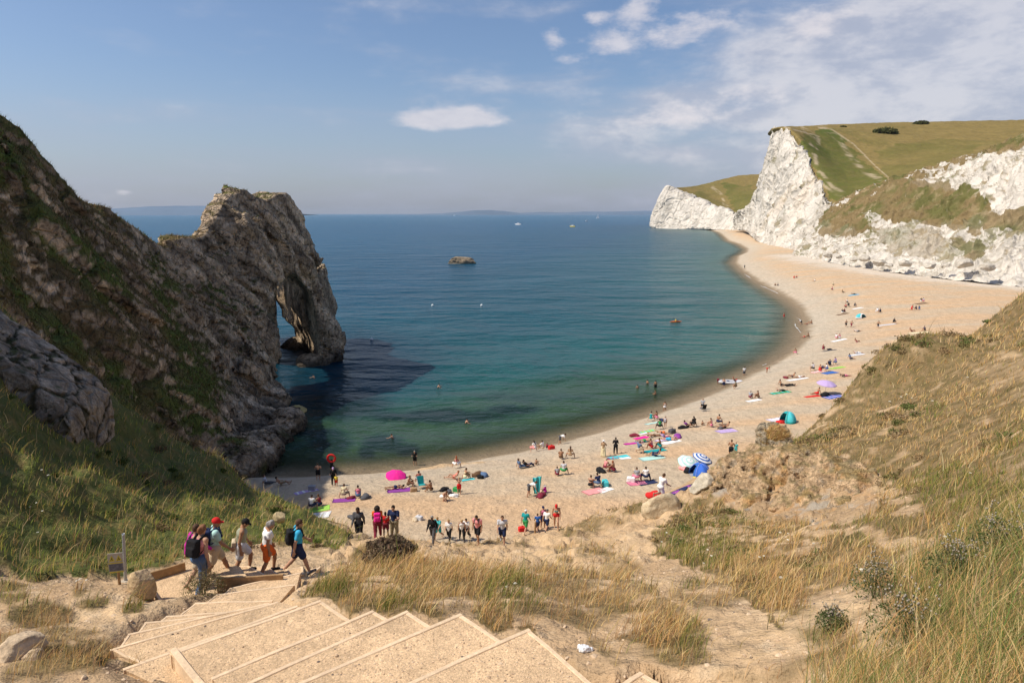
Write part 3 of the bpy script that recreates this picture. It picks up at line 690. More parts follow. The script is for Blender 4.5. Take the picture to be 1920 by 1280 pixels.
def bank():
    hh = .085; A_, B_ = P(1352, 905, 36.5), P(1650, 925, 26.5); c = (A_+B_)/2
    gx, gy, gz = np.arange(-4.6, 4.6, hh), np.arange(-6.2, 6.2, hh), np.arange(-2.4, 2.6, hh)
    G = np.stack(np.meshgrid(gx, gy, gz, indexing='ij'), -1).astype(np.float32); f = np.full(G.shape[:3], 9., np.float32)
    for px, py, r_, zz in ((1365,893,.85,.1),(1395,880,1.05,.1),(1432,872,1.15,.15),(1470,868,1.2,.2),(1510,876,1.15,.2),(1545,880,1.1,.1),(1580,892,.95,.1),(1612,905,.8,.1),(1400,915,.9,-.2),(1450,905,1.0,-.2),(1500,915,.95,-.3),(1550,925,.85,-.3),(1600,935,.6,-.2),(1348,915,.6,0),(1420,935,.6,-.2),(1480,945,.5,-.2)):
        p = hit(px, py, dmin=15)-c+A([0, 0, zz-.42]); q = (G-p)/A([1.1, 1.0, .85]); e_ = np.sqrt((q**2).sum(-1))-r_
        k_ = .5; h_ = np.clip(.5+.5*(f-e_)/k_, 0, 1); f = f*(1-h_)+e_*h_-k_*h_*(1-h_)
    m_ = np.abs(f) < 1.1; W = (G[m_]+c).astype(np.float32); wb = fbm(W*.8, 3)[:, None]*.8
    a1, a2, ci = worley(W*1.15+wb); b1, b2, cj = worley(W*3.2+wb)
    f[m_] -= .45*fbm(W*A([.8, .8, .45]), 4, ridge=True)+.14*(ci-.5)-.10*sstep(.1, 0, a2-a1)+.06*(cj-.5)+.34*fbm(W*1.3, 5, gain=.6)-.12
    V, Fq = surface_nets(f, (-4.6, -6.2, -2.4), hh); Vw = V+c; N = vnormals(V, Fq)
    keep = Vw[:, 2] > hz(Vw[:, 0], Vw[:, 1])-.5; fk = keep[Fq].all(1); Fq = Fq[fk]; u, inv = np.unique(Fq, return_inverse=True); Fq = inv.reshape(Fq.shape); V = V[u]; Vw = Vw[u]; N = N[u]
    n = fbm(Vw*.9, 3); n2 = fbm(Vw*2.6+4, 3); a1, a2, ci = worley((Vw*1.15).astype(np.float32)+fbm(Vw*.8, 3)[:, None]*.8)
    cc = mixc((.54, .38, .23), (.54, .32, .14), sstep(.0, .5, n)); cc = mixc(cc, (.36, .32, .26), sstep(.1, .4, n2)*.6); cc = cc*(.93+.14*ci)[:, None]; cc = mixc(cc, (.22, .15, .09), sstep(.1, .45, fbm(Vw*1.7+9, 4))*.45)
    cc = mixc(cc, (.20, .17, .07), sstep(.7, .9, N[:, 2]+.35*n)*.6)
    M_clay = surf('clay_mat', scales=((1.5, .25), (6., .35), (20., .3)), bumps=((1.6, .45), (6., .2), (18., .06)), rough=.97, spec=.05); o = mk('clay_bank', V, Fq, M_clay, col=cc); o.location = c; tag(o, 'crumbling tan and grey clay bank under the right hand grass', 'bank')
bank()

# ================================================================ white cliffs and downs (lofted sheets)
def loft(rows, nu, nv, curve=True):
    """rows: list of columns; each column a list of points bottom->top"""
    Cn = np.array([[P(*p) if len(p) == 3 else A(p[:3]) for p in c] for c in rows])
    nc, nr = Cn.shape[:2]
    def cr(a, t, ax):
        n = a.shape[ax]; a = np.moveaxis(a, ax, 0); i = np.clip(t.astype(int), 0, n-2); f = (t-i).reshape((-1,)+(1,)*(a.ndim-1))
        p0, p1, p2, p3 = a[np.maximum(i-1, 0)], a[i], a[i+1], a[np.minimum(i+2, n-1)]
        m1, m2 = (p2-p0)*.35, (p3-p1)*.35; f2, f3 = f*f, f*f*f
        return np.moveaxis((2*f3-3*f2+1)*p1+(f3-2*f2+f)*m1+(-2*f3+3*f2)*p2+(f3-f2)*m2, 0, ax)
    G = cr(Cn, np.linspace(0, nc-1, nu), 0); G = cr(G, np.linspace(0, nr-1, nv), 1)
    return G
def gnormals(G):
    a = np.gradient(G, axis=0); b = np.gradient(G, axis=1); n = np.cross(a, b); return n/np.maximum(np.linalg.norm(n, axis=-1), 1e-9)[..., None]
CH1, CH2 = (.62, .57, .50), (.45, .415, .36)
def chalk_cliff(name, cols, nu, nv, label, amp, fs, vegf, flip=False, back=1.12):
    cols = [list(c) for c in cols]
    for c in cols:
        p = P(*c[-1]); c.append((p[0]*back, p[1]*back, p[2]-.02*p[1]*back+.5, 0))
    G = loft(cols, nu, nv); V0 = G.copy(); N = gnormals(G)
    if (N[..., 1].mean() > 0): N = -N
    u = np.linspace(0, 1, nu)[:, None]+0*G[..., 0]; v = np.linspace(0, 1, nv)[None]+0*G[..., 0]
    q = G.astype(np.float32)*fs
    e = sstep(0, .04, v)
    k1 = fbm(q*A([1, 1, .45])*.5, 4); k2 = fbm(q*A([1.3, 1.3, .8])+7, 4, ridge=True); w1, w2, wi = worley(q*A([1, 1, .7])*1.1+k1[..., None])
    w3, w4, wj = worley(q*2.6+k1[..., None]*2+3)
    d = amp*(1.5*k1+1.0*k2+.5*(wi-.5)*sstep(0, .3, w2-w1)-.4*sstep(.1, 0, w2-w1)+.22*(wj-.5)-.2*sstep(.12, 0, w4-w3))
    edge = sstep(1, .86, v)*.85+.15
    G = G+N*(d*edge*(.35+.65*e))[..., None]
    px, py, dd = project(V0)
    c = mixc(CH1, CH2, sstep(-.1, .6, fbm(q*1.7+33, 4)+.3*k1)); c = c*(.92+.12*wi)[..., None]
    c = mixc(c, (.62, .47, .33), sstep(.2, .6, fbm(q*.4+20, 3))*.35)
    st_ = fbm(q*A([1.7, 1.7, .5])*1.6+41, 4); c = mixc(c, (.36, .33, .28), sstep(.12, .5, st_)*.6); c = mixc(c, (.27, .24, .19), sstep(.07, .0, w4-w3)*.6)
    N2 = gnormals(G); N2 = np.where(N2[..., 1:2].mean() > 0, -N2, N2)
    fine = fbm(q*3.3+2, 4); med = fbm(q*.9+5, 3)
    vm = vegf(px, py, v, fine, med, np.abs(N2[..., 2]))
    topm = sstep(.80, .84, v+.02*fine)
    vm = np.maximum(vm, topm)
    vg = mixc((.20, .145, .07), (.12, .115, .04), sstep(-.1, .3, med)); vg = mixc(vg, (.30, .23, .13), sstep(.1, .4, fine)*.6)
    c = mixc(c, vg, np.clip(vm, 0, 1))
    o = mk(name, G.reshape(-1, 3), grid_faces(nu, nv, flip), M_chalk, col=np.clip(c, 0, .9).reshape(-1, 3))
    return tag(o, label, 'cliff'), G
M_chalk = surf('chalk_mat', scales=((.12, .10), (.7, .14)), bumps=((.12, 1.4), (.5, .6), (1.6, .2)), rough=.95, spec=.1)
def pol(px, py, pl, s=1.): return inpoly(px, py, pl)*s
def veg_near(px, py, v, fine, med, nz):
    j = px+fine*30; k = py+med*26
    a = np.zeros(px.shape)
    for pl, s in (([(1540,380),(1600,355),(1690,325),(1800,290),(1900,240),(2400,100),(2400,250),(1920,280),(1830,288),(1760,310),(1700,345),(1820,355),(1860,385),(1800,420),(1700,415),(1620,400),(1640,440),(1590,425),(1540,415)], 1.), ([(1800,395),(2400,330),(2400,430),(1930,440),(1860,430)], .95),
                  ([(1700,330),(1800,345),(1840,400),(1830,430),(1720,420),(1690,380)], .9), ([(1780,440),(1840,455),(1840,485),(1790,470)], .9), ([(1540,385),(1600,390),(1600,430),(1560,445),(1530,430)], .9), ([(1640,420),(1760,430),(1800,480),(1700,470),(1640,455)], .5)):
        a = np.maximum(a, inpoly(j, k, pl)*s)
    a = a*sstep(-.55, -.1, fine+.6*nz+.12)
    scat = sstep(.12, .38, fine+.45*med+.35*nz-.12)*.8*sstep(505, 470, py)
    return np.maximum(a, scat)
near_cols = [[(1486,479,345),(1503,450,352),(1528,412,372),(1560,378,405)], [(1530,487,310),(1545,455,320),(1570,405,345),(1596,362,378)], [(1570,494,280),(1580,455,296),(1605,398,325),(1640,344,352)],
             [(1650,506,245),(1656,460,262),(1672,392,292),(1695,326,330)], [(1750,518,218),(1758,460,236),(1775,385,260),(1790,300,295)], [(1850,530,198),(1858,460,214),(1872,372,234),(1880,266,262)],
             [(1960,542,186),(1962,460,200),(1975,360,216),(1985,215,245)], [(2140,570,170),(2150,460,182),(2170,330,200),(2200,110,225)], [(2420,600,150),(2440,460,160),(2460,280,180),(2500,-20,200)]]
chalk_cliff('chalk_cliff', near_cols, 620, 260, 'near white chalk cliff streaked with brown grass behind the beach', 2.3, .085, veg_near)
def veg_sw(px, py, v, fine, med, nz):
    a = sstep(.05, .35, fine*.9+.5*med-.06)*.75*sstep(460, 430, py)*sstep(250, 300, py)*(.35+.65*inpoly(px, py, [(1440,300),(1500,280),(1530,330),(1520,420),(1450,440),(1420,380)]))
    return a
sw_cols = [[(1372,428,830),(1374,412,815),(1378,398,800)], [(1386,430,780),(1392,408,770),(1404,382,760)], [(1396,433,720),(1408,395,712),(1424,335,706)], [(1404,437,665),(1422,350,650),(1448,243,632)], [(1412,446,590),(1440,352,600),(1462,241,615)], [(1428,456,520),(1458,362,550),(1478,243,590)],
           [(1450,464,460),(1490,365,500),(1503,270,550)], [(1478,474,400),(1518,385,445),(1530,322,490)], [(1500,482,352),(1530,430,380),(1562,377,412)]]
chalk_cliff('chalk_cliff', sw_cols, 460, 260, 'tallest white headland rising steeply in the middle distance', 4.2, .038, veg_sw)
bh_cols = [[(1226,424,1270),(1226,412,1270),(1232,400,1262)], [(1220,426,1225),(1229,395,1225),(1247,357,1222)], [(1228,428,1200),(1238,390,1200),(1256,353,1205)], [(1262,429,1160),(1268,398,1170),(1280,363,1185)], [(1300,429,1110),(1306,405,1130),(1315,375,1150)], [(1330,430,1060),(1335,412,1080),(1345,389,1100)], [(1362,432,960),(1366,416,980),(1374,398,1000)], [(1392,436,860),(1396,420,880),(1404,398,900)]]
def veg_bh(px, py, v, fine, med, nz): return sstep(.2, .45, fine*.8+.3*med-.1)*.6
chalk_cliff('chalk_cliff', bh_cols, 380, 160, 'farthest low white headland ending at the sea', 4.5, .028, veg_bh)
def down(name, rows, nu, nv, label, green, paths=(), bias=0., flip=False):
    G = loft(rows, nu, nv); q = G.astype(np.float32); px, py, d = project(G)
    a = fbm(q*.012, 4); b_ = fbm(q*.05+4, 4); c_ = fbm(q*.2+9, 3)
    gm = np.zeros(px.shape)
    for pl, s in green: gm = np.maximum(gm, inpoly(px+b_*22, py+a*14, pl)*s)
    gm = np.clip(gm+.5*a+.3*b_+bias, 0, 1)
    c = mixc((.215, .16, .06), (.075, .098, .02), gm); c = mixc(c, (.145, .12, .045), sstep(.0, .4, c_)*.5)
    for pl, wd in paths:
        dist = segdist(px+b_*5+c_*1.5, py+c_*1.6, pl)
        c = mixc(c, (.40, .32, .21), sstep(wd, wd*.2, dist+2.5*np.abs(c_))*.75*(sstep(-.15, .25, fbm(q*A([.09, .03, .09])+31, 4)) if wd > 4 else 1))
    G[..., 2] += 1.3*b_+.5*c_
    o = mk(name, G.reshape(-1, 3), grid_faces(nu, nv, flip), M_down, col=np.clip(c, .01, .9).reshape(-1, 3)); tag(o, kind='structure'); return G
M_down = surf('down_mat', scales=((.05, .10), (.35, .16)), bumps=((.25, .6),), rough=.95, spec=.05)
sw_hill = [[(1456,262,790),(1459,262,655),(1464,266,640),(1470,272,620),(1486,296,590),(1510,346,530),(1544,402,440)],[(1440,250,760),(1448,241,632),(1464,239,614),(1480,241,590),(1504,268,552),(1531,320,492),(1562,382,408)], [(1490,245,820),(1500,237,700),(1515,240,660),(1530,250,620),(1556,290,560),(1590,330,480),(1612,370,402)],
           [(1560,240,860),(1580,233,760),(1590,238,700),(1600,250,640),(1625,290,570),(1655,325,480),(1675,345,400)], [(1700,240,860),(1720,229,760),(1725,240,690),(1730,260,620),(1745,290,540),(1765,320,440),(1780,345,360)],
           [(1900,236,800),(1920,225,720),(1920,240,650),(1920,262,570),(1925,290,480),(1930,320,390),(1940,350,320)], [(2200,230,720),(2220,215,660),(2220,235,600),(2220,260,520),(2225,290,440),(2230,320,360),(2240,350,300)], [(2600,220,640),(2600,205,600),(2600,230,540),(2600,260,480),(2600,290,400),(2600,320,330),(2600,350,280)]]
down('downland', sw_hill, 380, 320, '', [([(1500,250),(1560,245),(1620,300),(1665,335),(1600,385),(1560,375),(1530,320),(1505,280)], .95), ([(1640,285),(1760,255),(1880,262),(1800,290),(1700,330),(1660,330)], .55), ([(1560,245),(1700,235),(1660,290),(1600,260)], .25)],
     [([(1505,240),(1535,262),(1528,300),(1545,330),(1560,350),(1590,368)], 6), ([(1542,237),(1575,262),(1590,290),(1620,320),(1650,336)], 8), ([(1535,240),(1560,243),(1600,270),(1640,310),(1668,335)], 2.4), ([(1470,238),(1535,256)], 2.), ([(1520,270),(1535,320)], 7), ([(1530,335),(1560,360),(1585,370)], 5)], -.2)
bh_hill = [[(1250,356,1290),(1255,353,1206),(1264,357,1200),(1280,363,1186),(1315,376,1150),(1346,390,1100),(1376,399,1000),(1406,399,900)], [(1300,352,1330),(1310,348,1270),(1320,355,1240),(1335,364,1210),(1352,376,1170),(1372,388,1110),(1392,397,1010),(1412,398,905)],
           [(1370,340,1340),(1380,330,1300),(1382,340,1260),(1385,352,1220),(1392,366,1160),(1402,380,1090),(1410,390,1000),(1420,396,900)], [(1430,335,1340),(1440,326,1300),(1440,336,1260),(1440,350,1200),(1440,362,1140),(1440,376,1060),(1440,386,980),(1440,396,890)], [(1520,335,1340),(1520,325,1300),(1520,336,1260),(1520,350,1200),(1520,362,1140),(1520,376,1060),(1520,386,980),(1520,396,890)]]
down('downland', bh_hill, 200, 160, '', [([(1260,355),(1320,360),(1340,385),(1300,372)], .3), ([(1350,345),(1440,350),(1430,400),(1380,400)], .5)], [([(1336,350),(1352,365),(1358,382),(1372,397)], 5)], .05)
# chalk boulders along the foot of the near cliff
for k, (px, py, s) in enumerate([(1552,478,3.2),(1572,481,2.2),(1618,484,4.2),(1600,487,2.6),(1650,492,3.8),(1698,494,3.4),(1668,497,2.4),(1745,498,3.0),(1806,494,4.2),(1772,497,2.6),(1850,500,3.4)]):
    d = np.interp(px, [1486,1530,1570,1650,1750,1850,1960], [345,310,280,245,218,198,186]); p = P(px, py, d*.99)
    boulder('boulder', p, (s*.62, s*.55, s*.36), 100+k, M_chalk, (.50, .455, .385), 'pale weathered boulder at the foot of the near chalk cliff', 'rock', 'boulders at the foot of the near chalk cliff', rz=k*.9, amp=.16)
# far coast on the horizon
def coast(pts, d, thick, name='distant_coast'):
    p = np.array([P(a, b, d) for a, b in pts]); t = np.linspace(0, len(p)-1, 120)
    top = np.stack([np.interp(t, range(len(p)), p[:, k]) for k in range(3)], 1); top[:, 2] += 3*fbm(top*.002, 3)*5
    lo = top.copy(); lo[:, 2] = -2; bk = top.copy(); bk[:, 1] += thick; bk[:, 2] = -2; mid = top.copy(); mid[:, 1] -= thick*.3; mid[:, 2] *= .4
    lo[:, 1] -= thick*.5
    V = np.stack([lo, mid, top, bk], 1).reshape(-1, 3)
    tag(mk(name, V, grid_faces(120, 4, True), M_coast), kind='structure')
M_coast = surf('coast_mat', scales=((.0005, .2),), bumps=(), base=(.09, .14, .21))  # blue of the distance haze is put into the land's base colour
coast([(120,402),(160,397),(210,391),(260,388),(330,386),(400,386),(440,390),(520,399),(560,401)], 12500, 1500)
coast([(760,402),(830,400),(865,397),(890,394.5),(915,394),(945,396),(975,399),(1010,398),(1060,398.5),(1090,396.5),(1130,397.5),(1180,396),(1230,395),(1290,396)], 17000, 1500)
# haze
def haze():
    x0, x1, y0, y1, z0, z1 = -22000, 22000, -60, 21000, -9, 125
    V = A([(x, y, z) for z in (z0, z1) for y in (y0, y1) for x in (x0, x1)])
    Fh = A([(0, 2, 3, 1), (4, 5, 7, 6), (0, 1, 5, 4), (2, 6, 7, 3), (0, 4, 6, 2), (1, 3, 7, 5)])
    m = bpy.data.materials.new('haze_mat'); m.use_nodes = True; nt = m.node_tree; nt.nodes.clear()
    o = nt.nodes.new('ShaderNodeOutputMaterial'); v = nt.nodes.new('ShaderNodeVolumePrincipled'); nt.links.new(v.outputs[0], o.inputs['Volume'])
    v.inputs['Density'].default_value = HAZE; v.inputs['Color'].default_value = (.72, .84, 1, 1); v.inputs['Anisotropy'].default_value = .2
    tag(mk('haze', V, Fh, m, smooth=False), 'thin pale blue sea haze over the bay', 'haze', kind='stuff')
HAZE = 2e-5
haze()
# ================================================================ timber edged steps
M_wood = surf('pale_timber', scales=((1.5, .12), (8., .16), (40., .12)), bumps=((9., .012), (50., .004)), base=(.68, .51, .34), rough=.85, stretch=(1, 1, 1), spec=.15)
M_wood2 = surf('brown_timber', scales=((2., .15), (9., .2)), bumps=((9., .012),), base=(.34, .215, .11), rough=.85, spec=.15)
M_gravel = surf('gravel_fill', scales=((.7, .16), (2., .12), (5., .16), (28., .28), (55., .28)), bumps=((9., .03), (34., .018, 'v'), (60., .008)), base=(.60, .425, .26), rough=.97, spec=.1)
def prism(name, poly, z, depth, mat, parent):
    p = np.asarray(poly)[:, :2]; n = len(p)
    ar = sum(p[i][0]*p[(i+1) % n][1]-p[(i+1) % n][0]*p[i][1] for i in range(n))
    if ar < 0: p = p[::-1]
    V = np.vstack([np.c_[p, np.full(n, z)], np.c_[p, np.full(n, z-depth)]])
    Fs = [list(range(n)), list(range(2*n-1, n-1, -1))]+[[i, i+n, (i+1) % n+n, (i+1) % n] for i in range(n)]
    Fs = [Fs[0], Fs[1]]+[f for f in Fs[2:]]
    return mk(name, V, Fs, mat, parent, smooth=False)
def board(name, a, b, z, wdt, hgt, mat, parent, side=1, bev=.008):
    """a plank on edge from a to b, its top at z, standing to one side of the line"""
    a = A(a[:2]); b = A(b[:2]); t = (b-a)/np.linalg.norm(b-a); nn_ = A([-t[1], t[0]])*side
    Vv = []; nseg = 9
    for k in range(nseg):
        s_ = k/(nseg-1); c = a+(b-a)*s_; wz_ = .006*math.sin(7*s_+a[0])
        for (u, dz) in ((0, -hgt), (0, -bev), (bev, 0), (wdt-bev, 0), (wdt, -bev), (wdt, -hgt)):
            Vv.append([*(c+nn_*(u+wz_)), z+dz+.004*math.sin(11*s_+a[1])])
    Fs = []
    for k in range(nseg-1):
        for j in range(6):
            i0, i1 = k*6+j, k*6+(j+1) % 6; Fs.append([i0, i1, i1+6, i0+6])
    Fs.append(list(range(6))[::-1]); Fs.append([(nseg-1)*6+j for j in range(6)])
    return mk(name, Vv, Fs, mat, parent, smooth=False)
stair = empty('staircase', PZ(700, 1200, sz(2)), 0, 'pale timber edged gravel steps winding down the slope in the foreground', 'steps')
SB = A(stair.location)
def loc(p): return np.asarray(p)-SB
PEB = []
def tread(poly, z, lip=.012):
    p = loc(poly); prism('tread', p, z-SB[2]-lip, .34, M_gravel, stair)
for k, p in SOL:
    z = p[0, 2]; q = loc(p); zz = z-SB[2]; tread(p, z); PEB.append((p, z))
    cen = q.mean(0)
    def sgn(a, b): return 1 if np.cross(b[:2]-a[:2], cen[:2]-a[:2]) > 0 else -1
    board('nosing', q[0], q[1], zz, .075, .24, M_wood, stair, sgn(q[0], q[1]))
    d_ = (q[0]-q[-1]); d_ /= np.linalg.norm(d_); s_ = sgn(q[0], q[-1])
    board('side_board', q[0]-d_*.078, q[-1]-d_*.2, zz-.003, .07, .30, M_wood, stair, s_)
for k, p in enumerate(WPOLY):
    z = p[0, 2]; q = loc(p); zz = z-SB[2]; tread(p, z); PEB.append((p, z)); cen = q.mean(0)
    board('nosing', q[1], q[0], zz, .06, .23, M_wood, stair, 1 if np.cross(q[0][:2]-q[1][:2], cen[:2]-q[1][:2]) > 0 else -1)
    d_ = (q[2]-q[1])/np.linalg.norm(q[2]-q[1])
    board('side_board', q[1]+d_*.065, q[2], zz-.003, .05, .26, M_wood, stair, 1 if np.cross(q[2][:2]-q[1][:2], cen[:2]-q[1][:2]) > 0 else -1)
q = loc(LPOLY); zz = LANDZ-SB[2]; tread(LPOLY, LANDZ, 0.); PEB.append((LPOLY, LANDZ))
def bp(px, py, z): return loc(PZ(px, py, z))
board('retaining_board', bp(268, 1078, LANDZ+.22), bp(347, 1054, LANDZ+.22), zz+.22, .05, .42, M_wood2, stair, 1)
board('retaining_board', bp(287, 1101, LANDZ+.12), bp(311, 1136, LANDZ+.12), zz+.12, .05, .36, M_wood, stair, -1)
board('retaining_board', bp(405, 1084, wz(6)+.12), bp(530, 1077, wz(6)+.12), wz(6)+.12-SB[2], .05, .62, M_wood2, stair, 1)
board('retaining_board', bp(316, 1138, wz(6)-.2), bp(350, 1139, wz(6)-.2), wz(6)-.2-SB[2], .12, .4, M_wood, stair, 1)
for px, py in ((267,1083),(303,1136),(329,1140),(412,1090)):
    c = bp(px, py, LANDZ+.05); prism('post', [c+A([-.045,-.045,0]), c+A([.045,-.045,0]), c+A([.045,.045,0]), c+A([-.045,.045,0])], zz+.16, .5, M_wood2, stair)
for k, p in enumerate(F3):
    z = p[0, 2]; q = loc(p); tread(p, z); PEB.append((p, z)); cen = q.mean(0)
    def sgn(a, b): return 1 if np.cross(b[:2]-a[:2], cen[:2]-a[:2]) > 0 else -1
    board('nosing', q[1], q[2], z-SB[2], .06, .2, M_wood, stair, sgn(q[1], q[2]))
    board('side_board', q[0], q[1]-(q[1]-q[0])*.08, z-SB[2]-.003, .05, .2, M_wood, stair, sgn(q[0], q[1]))
# the long bleached handrail-like beam at the left of the top flight
a_, b_ = bp(318, 1226, sz(1)-.05), bp(388, 1288, sz(2)-.0)
d_ = b_-a_; board('stringer', a_, a_+d_*1.5, sz(1)-SB[2]+.03, .11, .26, M_wood, stair, 1)
board('nosing', bp(262, 1243, sz(0)-.1), bp(322, 1262, sz(0)-.1), sz(0)-.1-SB[2], .06, .25, M_wood, stair, 1)
# loose stones lying on the gravel and path: uncountable, one object
def icos():
    t = (1+5**.5)/2; v = A([(-1,t,0),(1,t,0),(-1,-t,0),(1,-t,0),(0,-1,t),(0,1,t),(0,-1,-t),(0,1,-t),(t,0,-1),(t,0,1),(-t,0,-1),(-t,0,1)])/1.9
    f = A([(0,11,5),(0,5,1),(0,1,7),(0,7,10),(0,10,11),(1,5,9),(5,11,4),(11,10,2),(10,7,6),(7,1,8),(3,9,4),(3,4,2),(3,2,6),(3,6,8),(3,8,9),(4,9,5),(2,4,11),(6,2,10),(8,6,7),(9,8,1)])
    return v, f
IV, IF = icos()
def pebbles(pts, size, base, name, label, mat):
    n = len(pts); r = np.random.default_rng(5)
    ang = r.uniform(0, 2*pi, n); sc_ = size[:, None]*r.uniform(.6, 1.2, (n, 3)); sc_[:, 2] *= .6
    v = IV[None]*r.uniform(.8, 1.2, (n, 12, 1))*sc_[:, None]
    x = v[..., 0]*np.cos(ang)[:, None]-v[..., 1]*np.sin(ang)[:, None]; y = v[..., 0]*np.sin(ang)[:, None]+v[..., 1]*np.cos(ang)[:, None]
    V = np.stack([x, y, v[..., 2]], -1)+pts[:, None]; c = np.repeat(base, 12, axis=0)
    Fa = (IF[None]+12*np.arange(n)[:, None, None]).reshape(-1, 3)
    return tag(mk(name, V.reshape(-1, 3), Fa, mat, col=c, smooth=False), label, 'gravel', kind='stuff')
pp = []; ps = []; 
r = np.random.default_rng(9)
for poly, z in PEB:
    pl = [tuple(q[:2]) for q in poly]; b0 = np.min(pl, 0); b1 = np.max(pl, 0); ar = (b1-b0).prod(); dist = np.linalg.norm(np.mean(pl, 0))
    n = int(ar*min(420, 30000/dist**2)); c = r.uniform(b0, b1, (n, 2)); k = inpoly(c[:, 0], c[:, 1], pl) & (segdist(c[:, 0], c[:, 1], pl+[pl[0]]) > .08)
    k &= hz(c[:, 0], c[:, 1]) < z+.1
    c = c[k]; pp.append(np.c_[c, np.full(len(c), z-.012)]); ps.append(r.lognormal(-4.6, .42, len(c)))
c = np.c_[r.uniform(-26, 14, 26000), r.uniform(5, 40, 26000)]; px_, py_, d_ = project(np.c_[c, hz(c[:, 0], c[:, 1])])
k = (gs(gveg, c[:, 0], c[:, 1]) < .3) & (gs(ishill, c[:, 0], c[:, 1]) > .9) & (r.random(len(c)) < np.clip(12/d_, 0, 1)) & ~np.any([inpoly(c[:, 0], c[:, 1], [tuple(q[:2]) for q in p]) for p, z in CARVE], axis=0)
c = c[k]; pp.append(np.c_[c, hz(c[:, 0], c[:, 1])]); ps.append(r.lognormal(-3.9, .5, len(c)))
pp = np.vstack(pp); ps = np.clip(np.concatenate(ps), .005, .10); cc = mixc((.62, .47, .32), (.36, .25, .16), r.random(len(pp))**1.6); cc = np.where(r.random(len(pp))[:, None] < .03, (.16, .13, .11), cc)
M_peb = surf('pebble_mat', scales=((20., .1),), bumps=(), rough=.9)
pebbles(pp, ps, cc, 'gravel', 'loose tan stones scattered over the steps and bare soil', M_peb)

# ================================================================ grass, flowers, shrubs
def blades(name, X, H, W, lean, colr, label, seg=3, seed=1, cat='grass', mat=None):
    n = len(X); r = np.random.default_rng(seed)
    a = r.uniform(0, 2*pi, n); fx, fy = np.cos(a), np.sin(a)
    la = r.normal(.6, .9, n); lx, ly = np.cos(la), np.sin(la)
    t = np.linspace(0, 1, seg+1)
    ctr = X[:, None]+np.stack([lx[:, None]*lean[:, None]*t**2*H[:, None], ly[:, None]*lean[:, None]*t**2*H[:, None], (t*(1-.25*lean[:, None]*t))*H[:, None]], -1)
    wv = np.stack([fx, fy, 0*fx], -1)[:, None]*(W[:, None]*(1-t[None])**.7*.5)[..., None]
    L_ = (ctr-wv)[:, :seg]; R_ = (ctr+wv)[:, :seg]
    V = np.concatenate([np.stack([L_, R_], 2).reshape(n, 2*seg, 3), ctr[:, seg:]], 1); m = 2*seg+1
    b = np.arange(n)[:, None]*m
    Fq_ = [np.concatenate([b+2*k, b+2*k+1, b+2*k+3, b+2*k+2], 1) for k in range(seg-1)]
    Ft = np.concatenate([b+2*seg-2, b+2*seg-1, b+2*seg], 1)
    lv = [np.stack(Fq_, 1).reshape(n, -1), Ft]; lv = np.concatenate(lv, 1).ravel().astype(np.int32)
    lens = np.tile([4]*(seg-1)+[3], n); ls = np.concatenate([[0], np.cumsum(lens)[:-1]]).astype(np.int32)
    me = bpy.data.meshes.new(name); me.vertices.add(n*m); me.vertices.foreach_set('co', V.astype(np.float32).ravel())
    me.loops.add(len(lv)); me.loops.foreach_set('vertex_index', lv); me.polygons.add(len(ls)); me.polygons.foreach_set('loop_start', ls); me.update(calc_edges=True)
    c4 = np.ones((n, m, 4), np.float32); c4[..., :3] = colr[:, None]; at = me.color_attributes.new('col', 'FLOAT_COLOR', 'POINT'); at.data.foreach_set('color', c4.ravel())
    me.materials.append(mat or M_blade); o = bpy.data.objects.new(name, me); C.objects.link(o); return tag(o, label, cat, kind='stuff')
m, nt, b, out = newmat('grass_blade'); L = nt.links.new
at = nd(nt, 'ShaderNodeAttribute', attribute_name='col'); L(at.outputs['Color'], b.inputs['Base Color']); b.inputs['Roughness'].default_value = .75; b.inputs['Specular IOR Level'].default_value = .15
tr = nd(nt, 'ShaderNodeBsdfTranslucent'); L(at.outputs['Color'], tr.inputs[0]); mx = nd(nt, 'ShaderNodeMixShader'); mx.inputs[0].default_value = .35
L(b.outputs[0], mx.inputs[1]); L(tr.outputs[0], mx.inputs[2]); L(mx.outputs[0], out.inputs[0]); M_blade = m
STRAW, GOLD, OLIVE, GREEN, BROWN, DARKG = (.74, .52, .26), (.60, .38, .14), (.40, .30, .10), (.20, .23, .05), (.42, .25, .12), (.11, .13, .03)
def cand(n, seed, rmin=2., rmax=75., tmax=58):
    r = np.random.default_rng(seed); t = r.uniform(-radians(tmax), radians(tmax), n); q = rmin*np.exp(r.random(n)*math.log(rmax/rmin))
    return q*np.sin(t), q*np.cos(t)+OY
